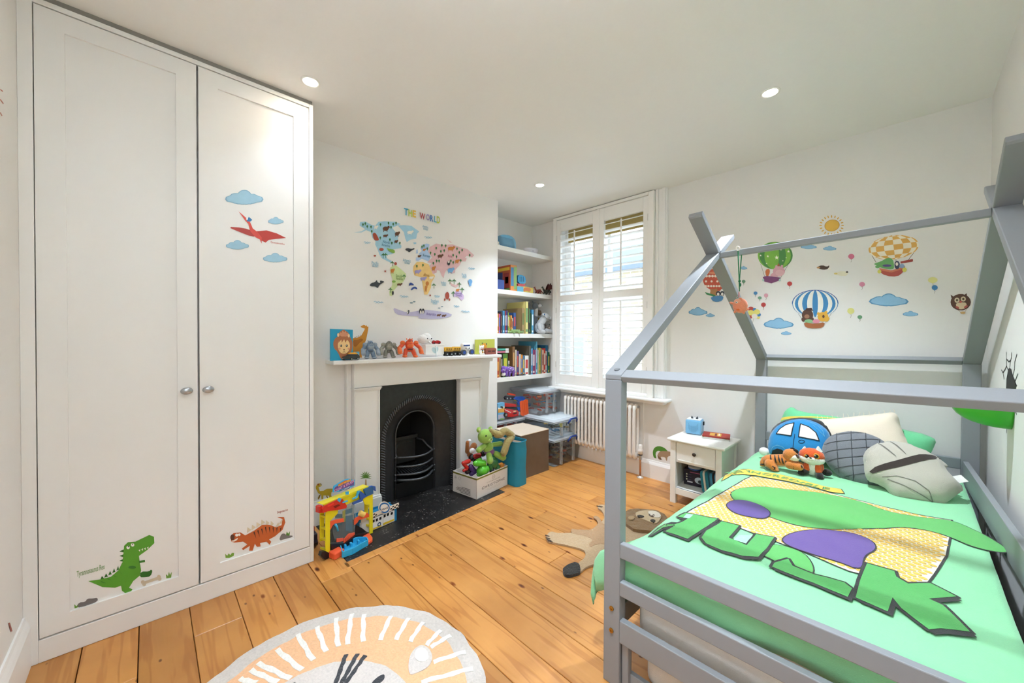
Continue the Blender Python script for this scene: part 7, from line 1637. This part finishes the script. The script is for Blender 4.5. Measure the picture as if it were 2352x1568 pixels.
for tx, yy, hh, ww, sp_ in (('C', .126, .013, None, 1), ('CHAMPAGNE', .099, .010, .17, 1.4), ('CHRISTOPHE', .07, .021, .29, 1.2), ('GRANDE CUVEE BRUT', .046, .005, .17, 1.2)):
    if tx.startswith('GRANDE'): continue
    b = MB(); add_text(b, tx, MF @ Matrix.Translation((.01, yy, 0)), height=hh, width=ww, off=.012, spacing=sp_); part(b, 'lettering', GR if tx != 'CHAMPAGNE' else paper('#a59a90'), ca)
b = MB(); b.tube([MF @ Vector((.01+.017*math.cos(t), .126+.017*math.sin(t), 0)) for t in [2*PI*k/24 for k in range(24)]], .0008, 4, closed=True); part(b, 'round_emblem', GR, ca)
for k, w in enumerate((.2, .16)): part(MB().box(0, .0006, CL_/2+.01-w/2, CL_/2+.01+w/2, .046-.010*k, .0475-.010*k), 'small_print', paper('#bdb2a8'), ca)
ML = frame((-CW_/2, -.0008, 0), (1, 0, 0), z=(0, -1, 0))
for k, w in enumerate((.10, .15, .17, .16, .12)): part(MB().box(.1-w, .1, 0, .0012, -.0, .0045, ML @ Matrix.Rotation(0, 4, 'X') @ Matrix.Translation((-.03, .062-.011*k, 0)) @ Matrix.Rotation(PI/2, 4, 'X') @ Matrix.Scale(1, 4)), 'small_print', paper('#7d7570'), ca)
for x in (-.105, -.055):
    b = MB(); b.tube([ML @ Vector((x+.013*math.cos(t), .125+.013*math.sin(t), .0)) for t in [2*PI*k/18 for k in range(18)]], .0007, 4, closed=True); part(b, 'round_symbol', GR, ca)
b = MB()
for k in range(3): b.prism([(.0, .009), (.003, .003), (-.003, .003)], 0, .0006, ML @ Matrix.Translation((-.105, .125, 0)) @ Matrix.Rotation(2*PI*k/3, 4, 'Z'))
part(b, 'recycling_symbol', paper('#2a2624'), ca)
for k in range(4):
    r = .05+.014*k; part(MB().tube([ML @ Vector((-.13+r*math.cos(t), .03+r*.85*math.sin(t), 0)) for t in [PI/2*i/10 for i in range(11)] if -.13+r*math.cos(t) > -.135], .0006, 4), 'arc_print', paper('#b8b0a8'), ca)
XT = -2.50
gb2 = thing('green_plush', 'light green plush bear in purple shorts sitting on top of the carton', 'plush toy', (XT, 2.1, .2))
F = Fig('x', XT+.02, BC, (600, 450), gb2); GL = plush('#93bb52'); GD = plush('#241f1e'); PR = plush('#7a4a78')
F.ball('head', GL, 565, 320, 30, 150, 130, 115).ball('ear', GL, 455, 205, 20, 48, 50, 28).ball('ear', GL, 665, 190, 20, 46, 48, 28).ball('inner_ear', plush('#c3d98a'), 457, 207, 44, 28, 30, 12).ball('inner_ear', plush('#c3d98a'), 664, 192, 44, 27, 29, 12).ball('muzzle', plush('#a8cc6a'), 590, 365, 120, 60, 42, 36).ball('nose', mat('#2a2420', .3), 592, 345, 152, 16, 11, 10)
for u in (515, 640): F.ball('eye', mat('#1c1a18', .15), u, 295, 128, 15, 16, 10)
F.ball('body', GL, 625, 520, 10, 108, 100, 85).ball('shorts', PR, 650, 600, 12, 102, 68, 88)
F.limb('arm', GL, (545, 490, 30), (430, 560, 60), 44, 52).limb('arm', GL, (710, 470, 30), (830, 450, 50), 40, 46).limb('leg', GL, (610, 640, 60), (600, 740, 110), 52, 60).limb('leg', GL, (735, 630, 60), (830, 680, 110), 56, 62); F.done()
bt = thing('brown_plush_tail', 'brown and white plush toy tucked behind the green plush', 'plush toy', (-2.62, 1.98, .2))
F = Fig('x', -2.60, BC, (320, 540), bt); BW_ = plush('#9a5a26')
F.limb('leg', BW_, (265, 440, 0), (260, 600, 0), 34, 40).limb('body', BW_, (300, 620, 0), (380, 500, 0), 50, 60).ball('paw_tip', PV, 300, 405, 0, 34, 24).ball('belly', PV, 320, 575, 45, 60, 48, 30).limb('far_leg', BW_, (300, 660, 0), (420, 760, -20), 45, 50).done()
def toyfig(name, label, parts, x=XT):
    t = thing(name, label, 'toy figure', onx(BC[0]+parts[0][1]/BC[2], BC[1]+parts[0][2]/BC[2], x)); F = Fig('x', x, BC, (parts[0][1], parts[0][2]), t)
    for p in parts:
        mt = mat(p[0], .22, bump=.3, scale=40, var=.15)
        if p[3] == 'b': F.ball(p[4], mt, p[1], p[2], p[5], p[6], p[7])
        else: F.limb(p[4], mt, (p[1], p[2], p[5]), p[6], p[7], p[8])
    return F.done()
LG = '#57b52e'
toyfig('green_toy_figure', 'glossy bright green toy figure at the front of the carton', [(LG, 490, 930, 'b', 'body', 60, 105, 95), (LG, 550, 900, 'b', 'shoulder', 70, 70, 70), (LG, 520, 800, 'l', 'arm', 50, (380, 800, 60), 58, 52), (LG, 480, 750, 'l', 'upper_arm', 20, (420, 770, 40), 40, 45), (LG, 360, 800, 'b', 'fist', 60, 36, 40), (LG, 440, 1000, 'l', 'leg', 40, (560, 990, 60), 40, 44)], -2.47)
DG_ = '#2f6a35'
toyfig('dark_green_toy_figure', 'glossy dark green toy figure under the green plush', [(DG_, 700, 800, 'b', 'body', 30, 100, 110), (DG_, 690, 720, 'b', 'head', 40, 60, 50), (DG_, 760, 860, 'l', 'arm', 70, (750, 920, 80), 46, 40), ('#2a2a30', 650, 920, 'b', 'boot', 80, 46, 60), (DG_, 620, 830, 'l', 'leg', 60, (640, 900, 80), 45, 40)], -2.47)
toyfig('red_toy_figure', 'glossy red toy figure with bent limbs at the left of the carton', [('#b5231f', 250, 780, 'l', 'arm', 20, (170, 800, 30), 42, 34), ('#b5231f', 180, 820, 'l', 'forearm', 30, (230, 880, 40), 32, 34), ('#b5231f', 230, 900, 'l', 'hand', 40, (170, 930, 45), 30, 26), ('#b5231f', 280, 770, 'b', 'shoulder', 10, 42, 40)], -2.50)
toyfig('purple_toy_figure', 'dark purple toy figure half buried in the carton', [('#4a2f6e', 350, 930, 'l', 'leg', 20, (310, 870, 20), 55, 48), ('#4a2f6e', 330, 990, 'l', 'leg', 10, (390, 950, 20), 48, 44), ('#2f1d24', 280, 960, 'b', 'body', -20, 60, 50)], -2.50)
toyfig('red_toy_robot', 'red and black toy robot behind the bright green figure', [('#a81f1f', 470, 670, 'l', 'arm', 0, (390, 690, 10), 48, 44), ('#1d1b1e', 360, 720, 'b', 'body', -30, 60, 60), ('#1d1b1e', 560, 640, 'b', 'shoulder', -30, 60, 60), ('#1d1b1e', 470, 760, 'b', 'torso', -50, 90, 80)], -2.55)
toyfig('orange_toy_figure', 'orange toy animal at the right end of the carton', [('#e08a2c', 860, 850, 'b', 'body', 20, 52, 56), ('#e08a2c', 915, 850, 'l', 'horn', 20, (918, 815, 20), 16, 8), ('#e08a2c', 840, 900, 'b', 'foot', 20, 40, 40)], -2.49)

# ================================================================== toy car-wash and wooden garage on the hearth
GC = (725, 1080, 7.125); PN = ((-2.332, .74, 0), (.951, .307, 0))
cw = thing('toy_car_wash', 'yellow, red and blue plastic toy car wash beside the wardrobe', 'toy playset', (-2.38, .9, .003))
F = Fig(PN, 0, GC, (500, 800), cw)
YL = plastic('#e6d51c'); RDP = plastic('#c92a22'); BLP = plastic('#1f56a8'); LBP = plastic('#36aede'); ORP = plastic('#f2603a'); BKP2 = plastic('#1b1c1e')
F.slab('front_left_leg', YL, ((165, 700), (180, 655), (372, 628), (360, 705), (236, 830), (236, 1372), (165, 1388)), -14, 0)
F.slab('rear_left_leg', YL, ((165, 640), (236, 640), (236, 1180), (165, 1200)), -150, -136)
for v in (760, 950, 1130, 1290): F.slab('tower_rung', YL, ((168, v), (232, v-5), (232, v+26), (168, v+32)), -140, -10)
F.slab('front_right_leg', YL, ((772, 462), (936, 376), (936, 1032), (882, 1044), (882, 560), (800, 545)), -14, 0)
F.slab('rear_right_leg', YL, ((880, 420), (940, 400), (940, 900), (880, 915)), -130, -116)
for v in (580, 790, 900): F.slab('tower_rung', YL, ((886, v), (930, v-10), (930, v+22), (886, v+32)), -118, -12)
F.slab('top_beam', YL, ((150, 560), (880, 285), (936, 376), (770, 462), (590, 530), (372, 628), (180, 655)), -60, -16)
F.slab('top_plate', plastic('#f0e02a'), ((120, 560), (870, 255), (882, 285), (150, 575)), -150, -10)
F.slab('red_ramp', RDP, ((90, 620), (130, 575), (350, 470), (420, 460), (495, 575), (480, 612), (400, 632), (180, 660), (100, 690)), 0, 30).slab('red_chute', RDP, ((60, 600), (110, 575), (120, 690), (60, 700)), -90, 0).slab('red_window', plastic('#e83a30'), ((165, 575), (280, 520), (270, 550), (190, 590)), 30, 33).slab('red_recess', plastic('#7d1614'), ((265, 580), (350, 545), (390, 560), (300, 610)), 30, 33)
F.slab('blue_lift', BLP, ((690, 345), (720, 335), (770, 370), (820, 420), (760, 462), (745, 500), (600, 555), (592, 522), (720, 470)), 0, 26).slab('blue_bucket', clearmat('#3f7fb8', .6, 'blue_clear_plastic', .15), ((780, 310), (870, 272), (930, 262), (932, 378), (820, 425)), -30, 20).slab('blue_hook', BLP, ((870, 268), (930, 250), (980, 262), (986, 340), (945, 320), (940, 300), (880, 300)), -30, 0)
for pts in (((332, 485), (360, 445), (400, 450), (372, 515)), ((415, 510), (500, 480), (508, 500), (420, 528)), ((470, 345), (520, 335), (520, 385), (475, 390)), ((580, 455), (640, 420), (665, 330), (712, 322), (690, 360), (660, 440), (585, 470))): F.slab('blue_clip', LBP, pts, 20, 36)
F.slab('sign_board', LBP, ((315, 330), (332, 262), (398, 222), (495, 165), (560, 145), (615, 148), (640, 172), (672, 158), (668, 258), (582, 300), (420, 358), (320, 370)), -60, -46).slab('sign_panel', plastic('#6a4f96'), ((335, 318), (350, 280), (412, 250), (660, 170), (655, 248), (345, 355)), -46, -44).slab('sign_flame', plastic('#d9683a'), ((395, 240), (500, 178), (590, 155), (612, 178), (480, 228), (410, 262)), -44, -42).slab('sign_stripe', plastic('#2a3f86'), ((420, 340), (588, 280), (590, 300), (425, 356)), -46, -43)
def ftext(nm, mt, tx, u, v, hpx, wpx, d, slope):
    c = F.p(u, v, d); M = frame(c, F.r, z=F.n) @ Matrix.Rotation(slope, 4, 'Z'); e = F.p(u+wpx/2, v, d); b = F.mb(nm, mt, False); add_text(b, tx, M, height=hpx*F.s, width=(e-c).length*2, off=.02)
ftext('sign_lettering', plastic('#f2d24a'), 'HOT WHEELS', 505, 208, 34, 190, -41, .12); ftext('sign_lettering', plastic('#e6a8c8'), 'STUNT & SPLASH', 500, 262, 44, 300, -43, .12); ftext('sign_lettering', plastic('#e9eef2'), 'CAR WASH', 505, 318, 22, 150, -42, .12)
CB2 = clearmat('#eef4f6', .05, 'clear_curtain', .1)
F.slab('clear_cabin', CB2, ((360, 690), (660, 560), (690, 640), (660, 1040), (470, 1200), (330, 1130), (300, 980)), -40, -36).slab('blue_panel', plastic('#1f86a8'), ((525, 660), (635, 625), (630, 700), (528, 730)), -60, -50).slab('blue_panel', plastic('#2f86ae'), ((528, 760), (640, 740), (640, 1010), (530, 1000)), -60, -52).slab('blue_panel', plastic('#1f7f9c'), ((355, 720), (470, 725), (470, 785), (360, 790)), -60, -50).slab('blue_panel', plastic('#1f7f9c'), ((375, 880), (470, 860), (470, 905), (380, 920)), -60, -50).slab('yellow_post', YL, ((480, 680), (522, 655), (520, 850), (482, 862)), -62, -52)
F.slab('orange_arm', ORP, ((245, 840), (360, 805), (470, 790), (475, 845), (330, 870), (290, 900), (250, 980), (240, 900)), -36, -14).slab('orange_arm', ORP, ((660, 790), (740, 745), (860, 700), (890, 730), (880, 765), (720, 815), (690, 860), (650, 895), (650, 830)), -36, -14).slab('orange_grille', ORP, ((480, 1130), (560, 1040), (655, 1020), (655, 1110), (470, 1200)), -34, -20).slab('orange_panel', ORP, ((360, 1120), (470, 1110), (470, 1160), (360, 1180)), -34, -20)
for k in range(6): F.slab('grille_bar', plastic('#d8482a'), ((500+k*26, 1120-k*12), (506+k*26, 1118-k*12), (506+k*26, 1175-k*12), (500+k*26, 1178-k*12)), -20, -17)
F.cone('brush_roller', plastic('#e8c264'), (735, 700, -30), (790, 725, 10), 44, 44, 18).cone('roller_cap', LBP, (792, 726, 10), (796, 728, 14), 26, 26, 14).tube('spray_hose', LBP, ((320, 880, 0), (345, 920, 5), (365, 990, 0)), 16)
F.slab('black_base', BKP2, ((240, 1200), (480, 1190), (650, 1060), (860, 1010), (880, 1060), (700, 1120), (500, 1260), (250, 1300)), -80, 10).slab('black_back', BKP2, ((690, 900), (800, 960), (860, 1010), (690, 1050), (660, 1010)), -70, -50)
F.slab('black_foot', BKP2, ((100, 1330), (165, 1320), (250, 1370), (250, 1430), (150, 1460), (80, 1400)), -60, 8).slab('black_foot', BKP2, ((880, 1040), (930, 1030), (930, 1080), (880, 1085)), -60, 4)
F.done(minz=.003)
tyt = thing('toy_tray', 'blue and orange toy car tray lying in front of the car wash', 'toy playset', (-2.30, .9, .003))
def trayp(u, v, z=0.): q = onz(GC[0]+u/GC[2], GC[1]+v/GC[2], z); return (q.x, q.y)
b = MB(); b.prism([trayp(440, 1440), trayp(600, 1385), trayp(740, 1300), trayp(855, 1235), trayp(830, 1190), trayp(700, 1190), trayp(520, 1240), trayp(400, 1310)], .003, .012); b.build('tray_floor', LBP, tyt)
wl_ = [trayp(440, 1440), trayp(600, 1385), trayp(740, 1300), trayp(855, 1235), trayp(830, 1190), trayp(700, 1190), trayp(520, 1240), trayp(400, 1310)]
for i in range(len(wl_)):
    a, c = wl_[i], wl_[(i+1) % len(wl_)]; MB().beam((*a, .022), (*c, .022), .006, .036).build('tray_wall', LBP, tyt, bevel=.001)
for u, v in ((480, 1300), (580, 1270), (700, 1230)):
    q = trayp(u, v); MB().box(q[0]-.012, q[0]+.012, q[1]-.006, q[1]+.006, .012, .034).build('tray_peg', LBP, tyt, bevel=.002)
q = trayp(345, 1440); MB().box(-.03, .03, -.033, .033, 0, .036, Matrix.Translation((q[0]-.02, q[1]+.005, .003)) @ Matrix.Rotation(.3, 4, 'Z')).build('orange_block', ORP, tyt, bevel=.005)
b = MB(); b.prism([trayp(700, 1120), trayp(790, 1075), trayp(880, 1075), trayp(930, 1140), trayp(930, 1180), trayp(858, 1232), trayp(840, 1160), trayp(790, 1130)], .003, .02); b.build('orange_ramp', ORP, tyt, bevel=.003)
ot = thing('dark_toy_vehicle', 'dark toy vehicle hidden between the car wash and the wardrobe', 'toy car', (-2.55, .73, .003))
b = MB(); b.box(-2.62, -2.50, .70, .745, .03, .09); b.build('body', plastic('#3a3444'), ot, bevel=.006)
for x in (-2.59, -2.53): MB().cyl((x, .698, .028), (x, .748, .028), .025).build('wheel', BKP2, ot)
MB().box(-2.60, -2.54, .705, .74, .09, .12).build('cab', plastic('#b02c30'), ot, bevel=.004)
# wooden garage
gg = thing('wooden_toy_garage', 'white and blue wooden toy garage with a round garage sign', 'toy garage', (-2.5, 1.16, .003))
n_ = Vector((.185, .022, 0)); n_ = Vector((.185, .022, 0)).normalized()
PG_ = ((-2.470, 1.09, 0), (n_.x, n_.y, 0)); F = Fig(PG_, 0, GC, (1130, 760), gg)
GW = paper('#e8e4e0'); GB = mat('#1f7fae', .5); CRM = mat('#eadccb', .5)
F.slab('front_wall', GW, ((720, 860), (1290, 650), (1290, 838), (720, 1080)), -14, 0)
F.slab('back_wall', GB, ((720, 760), (1310, 560), (1310, 838), (720, 1080)), -170, -156)
for u, v0, v1 in ((1290, 615, 838), (715, 820, 1082)): F.slab('side_wall', GB, ((u, v0), (u+36, v0-10), (u+36, v1-10), (u, v1)), -160, 0)
F.slab('base_board', CRM, ((715, 1075), (1330, 822), (1330, 838), (715, 1095)), -175, 14)
F.slab('parapet', CRM, ((740, 775), (1358, 525), (1358, 600), (1150, 695), (1080, 705), (935, 770), (740, 850)), 0, 8)
F.slab('roof_deck', GB, ((720, 800), (1310, 590), (1310, 600), (720, 812)), -160, -4)
k = 0
for i in range(14):
    for j in range(3):
        if (i+j) % 2: continue
        u = 940+i*31; v = 708-(i*12.4)+j*24
        if 1010 < u+14 < 1215 or u > 1345: continue
        F.slab('chequer', paper('#1c1a1c'), ((u, v), (u+28, v-11), (u+28, v+11), (u, v+22)), 8, 9)
F.slab('round_sign', CRM, EL(1116, 605, 98, 100, n=28), 8, 18).slab('sign_ring', paper('#2f6ca8'), EL(1116, 607, 86, 88, n=28), 18, 19).slab('sign_middle', paper('#f0e6da'), EL(1116, 607, 66, 62, n=24), 19, 20).slab('sign_band', paper('#f0e6da'), ((1042, 640), (1184, 588), (1184, 622), (1050, 672)), 19.5, 20.5)
def ft(nm, mt, tx, u, v, hpx, wpx, d, slope=.0):
    c = F.p(u, v, d); e = F.p(u+wpx/2, v, d); b = F.mb(nm, mt, False); add_text(b, tx, frame(c, F.r, z=F.n) @ Matrix.Rotation(slope, 4, 'Z'), height=hpx*F.s, width=(e-c).length*2, off=.02)
ft('sign_lettering', paper('#3a2a2a'), 'GARAGE', 1114, 622, 34, 120, 21)
for u, v in ((930, 815), (984, 795), (1042, 770), (1112, 730), (1166, 705), (1228, 688)): F.slab('window', paper('#151518'), ((u, v), (u+34, v-15), (u+34, v+28), (u, v+44)), 0, 1.5)
F.slab('yellow_stripe', paper('#dcb822'), ((935, 950), (1075, 888), (1075, 915), (935, 975)), 0, 1.2).slab('yellow_stripe', paper('#dcb822'), ((1105, 862), (1282, 790), (1282, 820), (1105, 900)), 0, 1.2).slab('door_seam', paper('#b8b4b0'), ((1102, 760), (1106, 758), (1106, 900), (1102, 902)), 0, 1)
F.cone('wheel_emblem', paper('#2a4a66'), (1040, 880, 0), (1040, 880, 2.2), 33, 33, 20).cone('wheel_emblem_hub', paper('#e8e4e0'), (1040, 880, 2.2), (1040, 880, 3), 16, 16, 14)
F.done(minz=.003)
